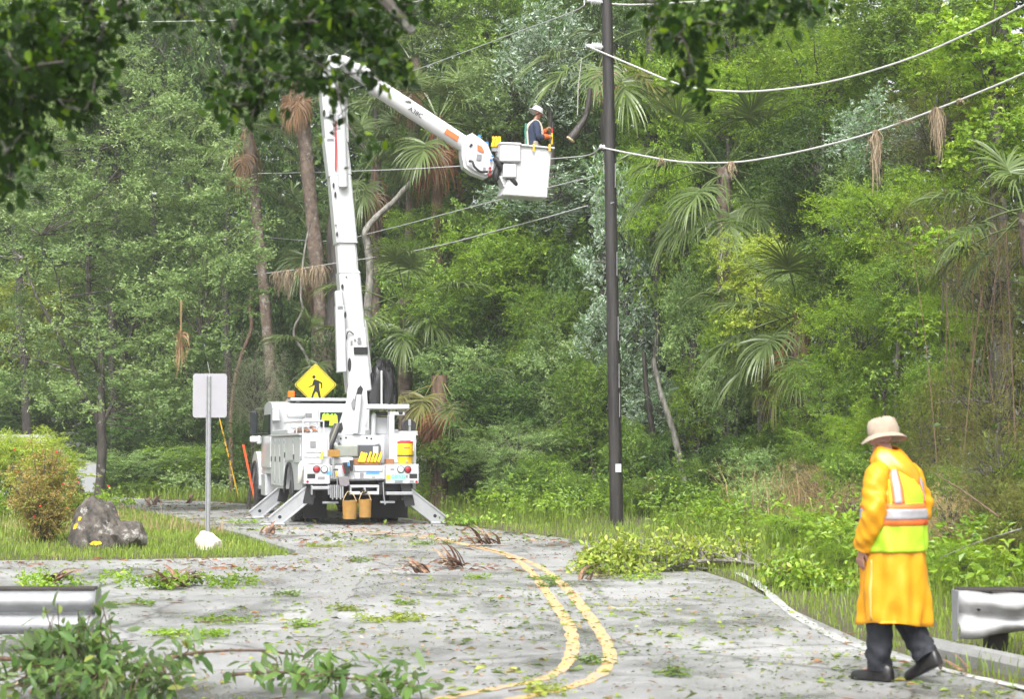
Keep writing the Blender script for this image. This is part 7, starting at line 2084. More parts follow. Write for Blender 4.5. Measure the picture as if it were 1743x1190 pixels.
def sky_wire(pts, r_, mat, label, name='overhead_wire', n=14):
    c = smooth_line(pts, n)
    m = MB(); m.tube(c - c[0], r_, 6); o = m.build(name, mat, smooth=True, loc=tuple(c[0])); tag(o, label, 'wire'); return o
WIRE = paint('pale_wire', (0.46, 0.455, 0.45), rough=0.5)
WIRE2 = paint('grey_wire', (0.40, 0.40, 0.40), rough=0.55)
def Yr(px): return PY - (px - 1040) * 0.0088      # the line runs towards the camera as it goes right
def wr(pix): return [P(a, b, Yr(a)) for a, b in pix]
sky_wire([i1] + wr([(1080, 112), (1160, 144), (1230, 154), (1300, 154), (1400, 141), (1500, 115), (1600, 78), (1743, 8), (1950, -110)]), 0.019, WIRE, 'thick pale wire sagging from the middle insulator towards the upper right')
sky_wire([i0] + wr([(1060, 7), (1150, 4), (1280, -8), (1500, -60)]), 0.016, WIRE, 'pale wire leaving the top of the utility pole to the right')
low = wr([(1080, 262), (1150, 274), (1210, 277), (1270, 274), (1350, 260), (1430, 241), (1500, 220), (1600, 183), (1743, 124), (1950, 25)])
sky_wire([i2] + low, 0.018, WIRE, 'pale wire hung with moss, lowest of the wires right of the utility pole')
def wl(pix, Y0=PY, Y1=66): 
    x0, x1 = pix[0][0], pix[-1][0]
    return [P(a, b, Y0 + (Y1 - Y0) * (a - x0) / (x1 - x0)) for a, b in pix]
sky_wire([i0] + wl([(980, 17), (870, 58), (780, 92), (690, 124), (600, 150), (520, 172)])[0:], 0.012, WIRE2, 'thin wire from the pole top falling to the left across the palms')
sky_wire([i2] + wl([(1000, 264), (940, 270), (760, 284), (600, 291), (420, 295), (262, 292)], PY + 3.2, 70), 0.016, WIRE2, 'thin wire passing behind the bucket and the lower boom')
sky_wire(wl([(1010, 300), (830, 345), (650, 392), (560, 410), (430, 402)], PY + 0.3, 64), 0.012, WIRE2, 'thin slack wire below the bucket, uppermost of the pair')
sky_wire(wl([(1000, 350), (900, 378), (720, 424), (570, 448), (480, 462), (400, 470)], PY + 0.4, 62), 0.014, WIRE2, 'thin slack wire carrying a curtain of moss left of the lower boom')
sky_wire(wl([(40, 33), (160, 37), (420, 32), (640, 12), (720, 0)], 60, 56), 0.012, WIRE2, 'thin wire crossing behind the leaves at the upper left')
fp = thing('utility_pole', 'dark far pole with a pair of insulators almost hidden behind the small oak', 'pole', tuple(P(266, 800, 74.0) * np.array([1, 1, 0])))
fb = np.array(fp.location); ft = P(262, 230, fb[1])
m = MB(); m.tube([(0, 0, -0.1), tuple((ft - fb) * 0.5), tuple(ft - fb)], [0.13, 0.12, 0.11], 14); m.build('shaft', POLEM, fp, True)
for py in (263, 330):
    q = P(262, py, fb[1] - 0.2) - fb
    m = MB(); m.lathe([(0.03, -0.16), (0.10, -0.13), (0.05, -0.09), (0.10, -0.05), (0.05, -0.01), (0.10, 0.03), (0.05, 0.07), (0.09, 0.1), (0.03, 0.13)], 14, mat=Matrix.Translation(q) @ Matrix.Rotation(R(90), 4, 'Y')); m.build('insulator', PORC, fp, True)
# hanging moss
def moss(name, top, L, w, n, label, seed, cat='moss', group=None):
    r = np.random.default_rng(seed)
    t = np.array(top, float)
    V, F, tt = [], [], []
    nv = 0; seg = 5
    for i in range(n):
        x, y = r.normal(0, w * 0.35), r.normal(0, w * 0.35)
        l = L * (0.35 + 0.65 * r.random()) * (1 - min(0.6, abs(x) / w * 0.7))
        zz = np.linspace(0, 1, seg + 1)
        px_ = x * (0.5 + 0.9 * np.sin(zz * 2.2)) + 0.02 * np.cumsum(r.standard_normal(seg + 1)) ; py_ = y * (0.5 + 0.9 * np.sin(zz * 2.2)) + 0.02 * np.cumsum(r.standard_normal(seg + 1))
        c = np.stack([px_, py_, 0.02 - l * zz], 1)
        ww = 0.012 * (1 - 0.75 * zz)[:, None]
        a = r.random() * 6.28; s = np.array([math.cos(a), math.sin(a), 0])
        vv = np.zeros((2 * (seg + 1), 3)); vv[0::2] = c + s * ww; vv[1::2] = c - s * ww
        j = nv + np.arange(seg) * 2
        F.append(np.stack([j, j + 1, j + 3, j + 2], 1)); V.append(vv); nv += len(vv)
        tt.append(np.full(seg, r.random()))
    o = put(name, mesh_np(name, np.concatenate(V), [np.concatenate(F)], np.concatenate(tt), [LF['moss']]), None, tuple(t))
    return tag(o, label, cat, group)
def on_low(px): 
    c = smooth_line([i2] + low, 14)
    pxs = 871.5 + c[:, 0] / c[:, 1] * FPX
    return np.array([np.interp(px, pxs, c[:, k]) for k in range(3)])
gm = 'moss hanging from the lower wire'
moss('hanging_moss', on_low(1495), 1.30, 0.075, 90, 'long thin brown moss hanging from the lower wire, left of the two long ones', 1, group=gm)
moss('hanging_moss', on_low(1601), 1.15, 0.10, 130, 'thick brown moss hanging from the lower wire, right of the two long ones', 2, group=gm)
moss('hanging_moss', on_low(1247), 0.40, 0.10, 40, 'short wisp of moss on the lower wire in front of the hanging palm fan', 3, group=gm)
moss('hanging_moss', on_low(1127), 0.22, 0.07, 26, 'tiny wisp of moss on the lower wire nearest the utility pole', 4, group=gm)
moss('hanging_moss', on_low(1640), 0.16, 0.08, 24, 'tiny wisp of moss on the lower wire right of the thick one', 5, group=gm)
moss('hanging_moss', on_low(1545), 0.10, 0.25, 40, 'fuzzy moss lying along the lower wire between the two long ones', 6, group=gm)
mw = np.array(smooth_line(wl([(1000, 350), (900, 378), (720, 424), (570, 448), (480, 462), (400, 470)], PY + 0.4, 62), 14)); mpx = 871.5 + mw[:, 0] / mw[:, 1] * FPX
for i, (px, L, w) in enumerate(((472, 0.9, 0.2), (490, 1.0, 0.22), (515, 0.7, 0.3), (535, 0.9, 0.3), (545, 1.2, 0.25))):
    o_ = np.argsort(mpx); t = np.array([np.interp(px, mpx[o_], mw[o_, k]) for k in range(3)])
    moss('hanging_moss', t, L, w, 90, ('first', 'second', 'third', 'fourth', 'fifth')[i] + ' tuft, from the left, of the moss curtain beside the lower boom', 20 + i, group='moss curtain left of the boom')

# ------------------------------------------------------------------ signs
SIGNB = paint('sign_back', (0.33, 0.325, 0.35), rough=0.5, var=0.04, metal=0.2, dirt=0.15)
sb = G(353, 922)
sg = thing('road_sign', 'grey back of a square road sign on a metal post behind the white rock', 'sign', tuple(sb))
SY = float(sb[1])
def sp(px, py): return P(px, py, SY) - sb
m = MB(); a, b = sp(327.5, 711), sp(386, 636)
rr_ = 0.05; poly = []
for (cx, cz, t0) in ((b[0] - rr_, b[2] - rr_, 0), (a[0] + rr_, b[2] - rr_, 90), (a[0] + rr_, a[2] + rr_, 180), (b[0] - rr_, a[2] + rr_, 270)):
    for k in range(5): poly.append((cx + rr_ * math.cos(R(t0 + 22.5 * k)), cz + rr_ * math.sin(R(t0 + 22.5 * k))))
m.prism(poly, 0.03, 0.034); m.build('panel', SIGNB, sg)
m = MB(); x = sp(355, 700)[0]; zt_ = sp(356, 640)[2]
xo = sp(353.5, 900)[0]
for (lo, hi) in (((-0.032, -0.012, 0), (-0.020, 0.024, 1)), ((0.020, -0.012, 0), (0.032, 0.024, 1)), ((-0.0195, 0.010, 0), (0.0195, 0.020, 1)), ((-0.045, 0.0242, 0), (-0.020, 0.0285, 1)), ((0.020, 0.0242, 0), (0.045, 0.0285, 1))):
    m.box((lo[0], lo[1], -0.1), (hi[0], hi[1], zt_), 0.003, mat=Matrix.Rotation((x - xo) / 2.4, 4, 'Y'))
m.build('post', STEEL, sg)
for py in (650, 700):
    q = sp(356, py); m = MB(); m.cyl((q[0], -0.02, q[2]), (q[0], 0.03, q[2]), 0.012, 8); m.build('bolt', STEEL, sg)
o = None
sy2 = 54.5
q = P(537, 655, sy2)
ys = thing('crossing_sign', 'yellow diamond pedestrian crossing sign standing beyond the cab', 'sign', (q[0], q[1], float(gz(q[0], q[1]))))
cz_ = q[2] - ys.location[2]
hd = 36.5 / ppm(sy2)
SY_Y = paint('sign_yellow', (0.92, 0.75, 0.012), rough=0.45, var=0.02)
SBL = paint('sign_black', (0.012, 0.012, 0.014), rough=0.5)
def diamond(h, rnd, y0, y1, mat, name, par=ys):
    poly = []
    for t0, (cx, cz) in ((0, (h - rnd * 1.414, 0)), (90, (0, h - rnd * 1.414)), (180, (-h + rnd * 1.414, 0)), (270, (0, -h + rnd * 1.414))):
        for k in (-45, -22, 0, 22, 45): poly.append((cx + rnd * math.cos(R(t0 + k)), cz + rnd * math.sin(R(t0 + k)) + cz_))
    m = MB(); m.prism(poly, y0, y1); return m.build(name, mat, par)
diamond(hd, 0.05, 0, 0.004, SY_Y, 'panel')
diamond(hd * 0.955, 0.045, -0.002, 0.003, SBL, 'border')
diamond(hd * 0.915, 0.04, -0.004, 0.002, SY_Y, 'face')
# walking figure as on the sign (units: px of the zoomed photo around its middle)
def fig(pix, name):
    k = 1 / 3.72 / ppm(sy2)
    pts = [((a - 507) * k, (197 - b) * k + cz_) for a, b in pix]
    m = MB(); m.prism(pts, -0.006, -0.0035); m.build(name, SBL, ys)
fig([(497 + 10.5 * math.cos(t), 148 + 10.5 * math.sin(t)) for t in np.linspace(0, 2 * math.pi, 18, endpoint=False)], 'figure_head')
fig([(496, 165), (506, 163), (530, 172), (550, 185), (551, 221), (544, 222), (541, 192), (531, 188), (532, 222), (537, 250), (545, 291), (531, 291), (519, 250), (510, 240), (497, 262), (491, 291), (478, 291), (484, 262), (496, 230), (503, 200), (492, 205), (466, 216), (462, 211), (486, 198)], 'figure_body')
m = MB(); m.box((-0.03, 0.006, -0.1), (0.03, 0.05, cz_ + 0.42), 0.004); m.build('post', STEEL, ys)
# marker stakes
def stake(p0, p1, Y, r_, mat, label, name='marker_stake', cat='stake'):
    a, b = P(*p0, Y), P(*p1, Y); a[2] = max(a[2], float(gz(a[0], a[1]))) if a[2] < 0.4 else a[2]
    g0 = float(gz(a[0], a[1]))
    a = a + (b - a) * ((g0 - a[2]) / (b[2] - a[2]))
    m = MB(); M, L = frame_z((0, 0, 0), b - a); m.tube([(0, 0, -0.05), (0, 0, L)], r_, 8, mat=M); o = m.build(name, mat, loc=tuple(a)); return tag(o, label, cat)
stake((427, 818), (414, 757), 50.5, 0.03, paint('orange_stake_paint', (0.9, 0.10, 0.025), rough=0.5), 'bright orange leaning stake left of the front wheel')
stake((394, 797), (374, 714), 60, 0.020, paint('yellow_guy_guard', (0.8, 0.45, 0.03), rough=0.5), 'yellow leaning guy wire guard behind the square sign')
gw = MB(); gw.tube(px_line([(374, 714), (362, 660), (350, 600), (342, 555)], 60), 0.01, 5); o = gw.build('guy_wire', WIRE, smooth=True); tag(o, 'thin pale guy wire rising from the yellow guard', 'wire')
# dead palm leaf hanging in the oak
dl = P(308, 512, 47); t = thing('dead_palm_leaf', 'rust brown dead palm leaf caught hanging in the oak above the square sign', 'palm leaf', tuple(dl))
put('frond', FROND['dead'][0], t, (0, 0, 0), (0, R(14), R(40)), 0.85)
put('frond', FROND['dead'][1], t, (0.02, 0, 0), (0, R(14), R(200)), 0.8)

# ------------------------------------------------------------------ rocks
def rock(name, label, base, sx, sy, sz, seed, mat, parts=None, rz=0.0, peak=(0, 0)):
    bm = bmesh.new()
    bmesh.ops.create_icosphere(bm, subdivisions=4, radius=1)
    r = np.random.default_rng(seed)
    planes = [(nrm(r.standard_normal(3)), 0.55 + 0.35 * r.random()) for _ in range(16)]
    for v in bm.verts:
        p = np.array(v.co)
        for nrm_, d_ in planes:
            e = p @ nrm_ - d_
            if e > 0: p = p - nrm_ * e * 0.9
        k = 0.05 * math.sin(p[0] * 7 + seed) * math.cos(p[2] * 6) + 0.035 * math.sin(p[1] * 13 + p[0] * 9) + 0.02 * math.sin(p[2] * 21 + p[0] * 17)
        p = p * (1 + k)
        f = max(0, p[2])
        p[0] += peak[0] * f; p[1] += peak[1] * f
        v.co = (p[0] * sx, p[1] * sy, max(p[2], -0.35) * sz)
    me = bpy.data.meshes.new(name); bm.to_mesh(me); bm.free()
    me.materials.append(mat)
    for p in me.polygons: p.use_smooth = True
    try: me.set_sharp_from_angle(angle=R(28))
    except Exception: pass
    o = put(name, me, None, base, (0, 0, rz))
    return tag(o, label, 'rock')
ROCK = bark_mat('lichen_rock', (0.016, 0.014, 0.012), (0.14, 0.12, 0.10), scale=7, zs=1.0, rough=0.8, bump=0.9, lichen=(0.30, 0.29, 0.27))
ROCKW = bark_mat('pale_rock', (0.40, 0.35, 0.27), (0.70, 0.66, 0.58), scale=4, zs=1.0, rough=0.75, bump=0.7)
g1 = G(160, 939); rock('boulder', 'big dark lichen covered boulder with yellow paint patches on the grass island', (g1[0], g1[1] + 0.3, 0.2), 0.43, 0.42, 0.74, 3, ROCK, peak=(0.10, 0.1))
bo = bpy.data.objects['boulder']
g2 = G(203, 940); o2 = rock('boulder_lobe', 'x', (0, 0, 0), 0.34, 0.32, 0.46, 8, ROCK); 
for k_ in ('label', 'category'): del o2[k_]
o2.parent = bo; o2.location = (g2[0] - g1[0], 0.0, -0.06); o2.name = 'lower_lump'
LICH = paint('yellow_lichen', (0.75, 0.45, 0.02), rough=0.8, var=0.2, bump=0.3)
dgx = bpy.context.evaluated_depsgraph_get()
def lichen(px, py, rw, rh, seed):
    """a patch of yellow laid on the boulder's own surface"""
    d = ray(px, py); bo_m = np.array(bo.location)
    V = []; F = []
    n = 18
    r = np.random.default_rng(seed)
    pts = [(0, 0)] + [(math.cos(a) * (0.75 + 0.4 * r.random()), math.sin(a) * (0.75 + 0.4 * r.random())) for a in np.linspace(0, 2 * math.pi, n, endpoint=False)]
    inner = [(x * 0.5, y * 0.5) for x, y in pts[1:]]
    allp = pts + inner
    for (x, y) in allp:
        dd = ray(px + x * rw + y * rh * 0.4, py - y * rh)
        best = None
        for ob_ in (bo, o2):
            off = np.array(ob_.location) + (bo_m if ob_ is o2 else 0)
            o_l = Vector(np.array([0, 0, CAM_H]) - off)
            ok, hit, nn, _ = ob_.ray_cast(o_l, Vector(dd).normalized())
            if ok:
                dist = (hit - o_l).length
                if best is None or dist < best[0]: best = (dist, np.array(hit) + off - bo_m + np.array(nn) * 0.006)
        V.append(best[1] if best else None)
    ok = [i for i, v in enumerate(V) if v is not None]
    if len(ok) < len(V):
        c = next((v for v in V if v is not None), None)
        if c is None: return
        V = [c if v is None else v for v in V]
    for i in range(n):
        j = (i + 1) % n
        F += [(0, 1 + n + i, 1 + n + j), (1 + n + i, 1 + i, 1 + j), (1 + n + i, 1 + j, 1 + n + j)]
    put('yellow_patch', mesh_np('yellow_patch', V, [np.array(F)], None, [LICH], None, True), bo)
bpy.context.view_layer.update()
lichen(163, 925, 11, 4, 1); lichen(129, 896, 3, 6, 2); lichen(136, 883, 3, 4, 3)
g3 = G(354, 937); rock('rock', 'pale cream rock in the grass at the foot of the square sign', (g3[0], g3[1] + 0.15, 0.06), 0.235, 0.20, 0.26, 12, ROCKW, peak=(-0.05, 0))

# ------------------------------------------------------------------ guardrails
def w_beam(x0, x1, y, ztop, hgt, seed, mat, crush=0.0, n=60, dep=0.11):
    prof = [(0.0, 0.0), (-0.55, 0.04), (-0.95, 0.14), (-1.0, 0.24), (-0.85, 0.32), (-0.25, 0.44), (-0.05, 0.50), (-0.25, 0.56), (-0.85, 0.68), (-1.0, 0.76), (-0.95, 0.86), (-0.55, 0.96), (0.0, 1.0)]
    r = np.random.default_rng(seed); ph = r.random(6) * 6.28
    V = []
    k = len(prof)
    for i in range(n):
        t = i / (n - 1); x = x0 + (x1 - x0) * t
        for j, (py, pz) in enumerate(prof):
            c = crush * (math.sin(x * 5 + ph[0] + pz * 3) * 0.5 + math.sin(x * 11 + ph[1] - pz * 5) * 0.3 + math.sin(x * 23 + ph[2] + pz * 9) * 0.15)
            V.append((x, y + py * dep + c * 0.07, ztop - pz * hgt + c * 0.032 + crush * 0.01 * math.sin(x * 3)))
    F = [(i * k + j, i * k + j + 1, (i + 1) * k + j + 1, (i + 1) * k + j) for i in range(n - 1) for j in range(k - 1)]
    return mesh_np('w_beam', V, [np.array(F)], None, [mat], None, True)
def guardrail(label, x0, x1, y, ztop, crush, seed, seam=None):
    g = thing('guardrail', label, 'guardrail', (x0, y, 0))
    me = w_beam(0, x1 - x0, 0, ztop, 0.325, seed, STEEL if crush == 0 else paint('bright_galvanised', (0.38, 0.38, 0.385), rough=0.6, var=0.25, metal=0.2, dirt=0.4, dirtc=(0.2, 0.19, 0.17)), crush)
    o = put('rail', me, g); so = o.modifiers.new('t', 'SOLIDIFY'); so.thickness = 0.006
    L = x1 - x0
    step = 1.9 * (1 if L > 0 else -1)
    x = 0.35 * (1 if L > 0 else -1)
    WD = paint('dark_post_wood', (0.035, 0.03, 0.026), rough=0.8, var=0.3, bump=0.4)
    while abs(x) < abs(L):
        m = MB(); m.box((x - 0.08, 0.13, -0.2), (x + 0.08, 0.30, ztop + 0.02), 0.01); m.build('post', WD, g)
        m = MB(); m.box((x - 0.07, 0.005, ztop - 0.30), (x + 0.07, 0.128, ztop + 0.01), 0.008); m.build('block', WD, g)
        x += step
    m = MB(); m.box((min(0.02, L), 0.02, ztop - 0.005), (max(-0.02, L), 0.16, ztop + 0.035), 0.012); m.build('back_board', WD, g)
    # end piece
    s = 1 if L > 0 else -1
    m = MB(); m.prism([(-0.10, ztop + 0.02), (0.12, ztop + 0.02), (0.12, ztop - 0.36), (-0.06, ztop - 0.36)], min(0, -0.006 * s), max(0, -0.006 * s), axis='x'); m.build('end_plate', STEEL, g)
    for i in range(4):
        for j in range(2):
            if crush or i < 2:
                xx_, zz = s * (0.16 + 0.16 * i + 0.05 * j), ztop - 0.12 - 0.08 * j
                m = MB(); m.lathe([(0.004, -0.022), (0.014, -0.018), (0.014, 0)], 8, mat=Matrix.Translation((xx_, -0.085 * (0.5 if j == 0 else 0.3), zz)) @ Matrix.Rotation(R(-90), 4, 'X')); m.build('bolt', DARK, g)
    if seam is not None:
        m = MB(); me2 = w_beam(seam - 0.012, seam + 0.012, -0.005, ztop + 0.002, 0.33, seed, DARK, 0.0, 3); put('lap_seam', me2, g)
    return g
gl = P(166, 1008, 15.7); gr_ = P(1627, 1010, 15.2)
guardrail('left guardrail of dull steel half hidden by the fallen leafy branch', gl[0], gl[0] - 5, 15.7, gl[2], 0.0, 1, seam=-0.60)
guardrail('crumpled end of a steel guardrail beside the raincoat worker', gr_[0], gr_[0] + 5, 15.2, gr_[2], 1.0, 2)

# ------------------------------------------------------------------ van behind the bushes at the left
vq = P(52, 795, 58)
van = thing('van', 'white van parked behind the lime shrubs at the left edge', 'van', (vq[0], vq[1], float(gz(vq[0], vq[1]))), R(10))
vz = 0.0
m = MB(); m.prism([(-1.9, 0.35), (-1.95, 1.2), (-1.75, 1.95), (-1.55, 2.05), (0.6, 2.05), (1.05, 1.45), (1.9, 1.2), (2.0, 0.9), (2.0, 0.35)], -0.95, 0.95); m.build('body', WHITE, van)
for (a, b) in ((-1.5, -0.75), (-0.6, 0.15)):
    m = MB(); m.box((a, -0.965, 1.3), (b, -0.952, 1.8), 0.01); m.build('window', GLASS, van)
m = MB(); m.prism([(0.3, 1.35), (0.3, 1.8), (0.58, 1.8), (0.92, 1.35)], -0.965, -0.952); m.build('window', GLASS, van)
for x in (-1.2, 1.25):
    m = MB(); m.lathe([(0.15, -0.1), (0.3, -0.1), (0.34, -0.06), (0.34, 0.06), (0.3, 0.1), (0.15, 0.1)], 20, mat=Matrix.Translation((x, -0.9, 0.34)) @ Matrix.Rotation(R(90), 4, 'X')); o = m.build('wheel', TYRE, van, True)
    m = MB(); m.lathe([(0.02, 0.0), (0.19, 0.02), (0.2, 0.05), (0.2, -0.02)], 16, mat=Matrix.Translation((x, -0.97, 0.34)) @ Matrix.Rotation(R(90), 4, 'X')); m.build('hubcap', ALU, o, True)
m = MB(); m.box((1.95, -0.8, 0.75), (2.02, -0.5, 0.95), 0.02); m.build('headlight', CLEAR, van)

# ------------------------------------------------------------------ red twigged shrub on the island
rs = G(72, 934)
sh = thing('shrub', 'twiggy shrub with reddish leaves and red flowers left of the boulder', 'shrub', (rs[0], rs[1], 0))
r = np.random.default_rng(44)
stems = MB(); Cs = []
for i in range(34):
    a = r.uniform(0, 6.28); sp_ = r.uniform(0.15, 0.85); h = r.uniform(0.9, 1.75) * (1.1 - 0.35 * sp_)
    tip = np.array([math.cos(a) * sp_ * 1.05, math.sin(a) * sp_ * 0.8, h])
    c = smooth_line([(0.05 * math.cos(a), 0.05 * math.sin(a), 0), tuple(tip * np.array([0.35, 0.35, 0.5])), tuple(tip)], 5)
    stems.tube(c, np.linspace(0.016, 0.003, len(c)), 5, caps=False)
    for k in range(7): Cs.append(c[int(len(c) * (0.4 + 0.085 * k)) - 1] + r.normal(0, 0.07, 3))
stems.build('stems', BARK, sh, True, kind='stuff')
v, f, t = spray_leaves(r, np.array(Cs), 0.15, 8, 8, 0.048, 0.02, flat=1.0, spread=0.6)
put('foliage', mesh_np('foliage', v, [f], t, [LF['red']]), sh)
v, f, t = spray_leaves(r, np.array(Cs)[::2] + r.normal(0, 0.05, (len(Cs[::2]), 3)), 0.14, 5, 6, 0.045, 0.018, flat=1.0, spread=0.6)
put('foliage', mesh_np('foliage_green', v, [f], t, [LF['yellow']]), sh)
FLOW = paint('red_petal', (0.75, 0.02, 0.03), rough=0.5)
fm = MB(); fm.lathe([(0.002, -0.02), (0.02, -0.012), (0.026, 0.004), (0.012, 0.02), (0.002, 0.01)], 7); fme = fm.mesh('flower', [FLOW], True)
for (px, py) in ((108, 824), (115, 812), (133, 822), (147, 861), (96, 770), (24, 765), (30, 805), (58, 880), (185, 828), (115, 866), (68, 862), (132, 815)):
    q = P(px, py, rs[1] - 0.5 + r.uniform(-0.2, 0.3)) - np.array([rs[0], rs[1], 0]); put('flower', fme, sh, tuple(q), (r.random() * 3, r.random() * 3, 0), 0.6)

# ------------------------------------------------------------------ fallen branches and storm litter
def leaf_one(seed, L, W):
    v, f, t = leaves(np.zeros((1, 3)), np.array([[1.0, 0, 0]]), np.array([[0, 0, 1.0]]), np.array([L]), np.array([W]), np.array([0.2 + 0.3 * seed]), fold=0.14, curl=0.1 + 0.12 * seed, six=True)
    return v, f, t
def leaf_protos(key, L, W, mat):
    out = []
    for s in range(3):
        v, f, t = leaf_one(s, L, W); out.append(mesh_np('leaf_' + key, v, [f], t, [mat], None, True))
    return out
def orient(axis, normal):
    a = nrm(np.array(axis, float)); s = nrm(np.cross(np.array(normal, float), a)); n_ = np.cross(a, s)
    return Matrix((tuple((a[0], s[0], n_[0])), tuple((a[1], s[1], n_[1])), tuple((a[2], s[2], n_[2])))).to_euler()
def leafy_branch(name, label, cat, stem, twigs, protos, mat, r, n_leaf, nobj=300, clump=0.16, bark=BARKB, per=9, L=0.12, W=0.042, sr=0.018, droop=0.2, extra=None):
    """stem polyline (world) + twig tips; leaves along every twig; the largest are leaf objects, the rest one mesh"""
    o0 = np.array(stem[0], float)
    t = thing(name, label, cat, tuple(o0))
    c = smooth_line(np.array(stem) - o0, 5)
    m = MB(); m.tube(c, np.linspace(sr, sr * 0.35, len(c)), 8); m.build('stem', bark, t, True)
    tw = MB(); pos, ax, nn = [], [], []
    for q in twigs:
        q = np.array(q) - o0
        s = c[np.argmin(np.linalg.norm(c - q, axis=1))]
        md = (s + q) / 2 + r.normal(0, 0.03, 3)
        cc = smooth_line([s, md, q], 4); tw.tube(cc, np.linspace(sr * 0.35, 0.003, len(cc)), 5, caps=False)
        d = nrm(q - s + 1e-6)
        for k in range(per):
            f = 0.35 + 0.65 * (k + r.random()) / per
            p = cc[min(len(cc) - 1, int(f * (len(cc) - 1)))] + r.normal(0, clump * 0.35, 3)
            pos.append(p); ax.append(d * 0.6 + r.normal(0, 0.75, 3) + np.array([0, 0, -droop])); nn.append(np.array([0, -0.25, 1.0]) + r.normal(0, 0.6, 3))
    tw.build('twigs', bark, t, True, kind='stuff')
    pos, ax, nn = np.array(pos), nrm(np.array(ax)), np.array(nn)
    low_ = pos[:, 2] + o0[2] < 0.02
    pos[low_, 2] = 0.02 - o0[2] + 0.05 * r.random(low_.sum())
    ax[low_, 2] = np.abs(ax[low_, 2]) * 0.3
    order = r.permutation(len(pos))
    for i in order[:nobj]:
        o = put('leaf', protos[i % 3], t, tuple(pos[i]), orient(ax[i], nn[i]), float(0.7 + 0.55 * r.random()))
    rest = order[nobj:]
    if len(rest):
        sz = 0.7 + 0.55 * r.random(len(rest))
        v, f, tt = leaves(pos[rest], ax[rest], nn[rest], L * sz, W * sz, r.random(len(rest)), fold=0.14, curl=0.2, six=True)
        o = put('leaves', mesh_np('leaves', v, [f], tt, [mat], None, True), t, kind='stuff')
    return t
r = np.random.default_rng(91)
BAY = leaf_protos('bay', 0.125, 0.044, LF['bay'])
def region(spec, r):
    out = []
    for (px, py, rx_, ry_, Y, n) in spec:
        for i in range(n):
            a = r.random() * 6.28; q = math.sqrt(r.random())
            p = P(px + rx_ * q * math.cos(a), py + ry_ * q * math.sin(a), Y + r.uniform(-0.35, 0.35))
            p[2] = max(p[2], 0.03)
            out.append(p)
    return out
leafy_branch('fallen_branch', 'leafy branch lying on the near road edge in front of the left guardrail', 'branch',
             [P(-60, 1120, 13.2), P(60, 1125, 13.1), P(150, 1140, 13.0), P(250, 1132, 13.0), P(330, 1112, 13.1), P(440, 1108, 13.3), P(520, 1118, 13.6)],
             region([(110, 1060, 45, 45, 12.9, 18), (180, 1065, 30, 45, 13.0, 8), (60, 1110, 60, 30, 12.7, 14), (60, 1160, 70, 28, 12.3, 22), (190, 1135, 60, 24, 12.8, 12), (290, 1105, 40, 16, 13.1, 5), (280, 1165, 70, 18, 12.4, 12), (170, 1175, 80, 16, 12.2, 16)], r), BAY, LF['bay'], r, 0, 300, L=0.125, W=0.044, per=7)
leafy_branch('fallen_branch', 'low leafy twig on the road at the bottom edge left of the yellow lines', 'branch',
             [P(380, 1150, 12.9), P(470, 1145, 13.0), P(560, 1152, 12.9), P(690, 1165, 12.7)],
             region([(500, 1150, 90, 10, 12.9, 12), (610, 1160, 80, 8, 12.8, 9), (480, 1130, 40, 10, 13.3, 5), (690, 1168, 30, 8, 12.6, 5)], r), BAY, LF['bay'], r, 0, 200, L=0.11, W=0.04, per=7, sr=0.012)
SPR = leaf_protos('spring', 0.075, 0.036, LF['lime'])
# the big bough on the right
stem = [P(1330, 968, 26.5), P(1260, 957, 26.6), P(1200, 955, 26.4), P(1140, 965, 26.0), P(1080, 960, 25.8), P(1010, 950, 25.8)]
tg = region([(1040, 945, 55, 30, 25.8, 66), (1110, 930, 70, 28, 26.2, 62), (1180, 938, 50, 18, 26.8, 26), (1000, 965, 30, 14, 25.3, 20), (1070, 970, 80, 10, 25.3, 24), (1240, 925, 50, 25, 27.5, 24), (1150, 915, 50, 18, 26.6, 26)], r)
bb_ = leafy_branch('fallen_bough', 'large fallen bough with pale green leaves lying on the right road edge', 'branch', stem, tg, SPR, LF['yellow'], r, 0, 300, clump=0.20, per=14, L=0.08, W=0.038, sr=0.032, bark=BARKW)
for (pts, r0) in (([(1260, 957), (1235, 948), (1205, 940), (1180, 942)], 0.014), ([(1300, 962), (1260, 972), (1200, 968), (1150, 968)], 0.016), ([(1240, 955), (1225, 935), (1200, 928)], 0.010), ([(1290, 960), (1262, 940), (1255, 920)], 0.010), ([(1200, 955), (1165, 950), (1130, 945)], 0.01)):
    c = smooth_line(px_line(pts, 26.4) - np.array(bb_.location), 4); m = MB(); m.tube(c, np.linspace(r0, r0 * 0.3, len(c)), 6); m.build('limb', BARKW, bb_, True)
leafy_branch('fallen_branch', 'green leafy branch tip in the grass between the fallen bough and the raincoat worker', 'branch', [P(1470, 1000, 22.5), P(1400, 985, 22.6), P(1330, 975, 22.8)],
             region([(1370, 985, 60, 28, 22.6, 40), (1420, 1000, 40, 24, 22.0, 24), (1330, 955, 40, 25, 24.0, 24)], r), SPR, LF['lime'], r, 0, 200, clump=0.2, per=14, L=0.085, W=0.04, sr=0.014)
leafy_branch('fallen_branch', 'leaf heap and loose branch on the verge just right of the outrigger', 'branch', [P(770, 893, 41.5), P(830, 890, 41.8), P(880, 895, 41.2)],
             region([(800, 890, 50, 8, 41.6, 24), (850, 886, 40, 8, 42.2, 18), (760, 884, 30, 8, 43, 10)], r), SPR, LF['mid'], r, 0, 60, clump=0.2, per=10, L=0.09, W=0.045, sr=0.02)
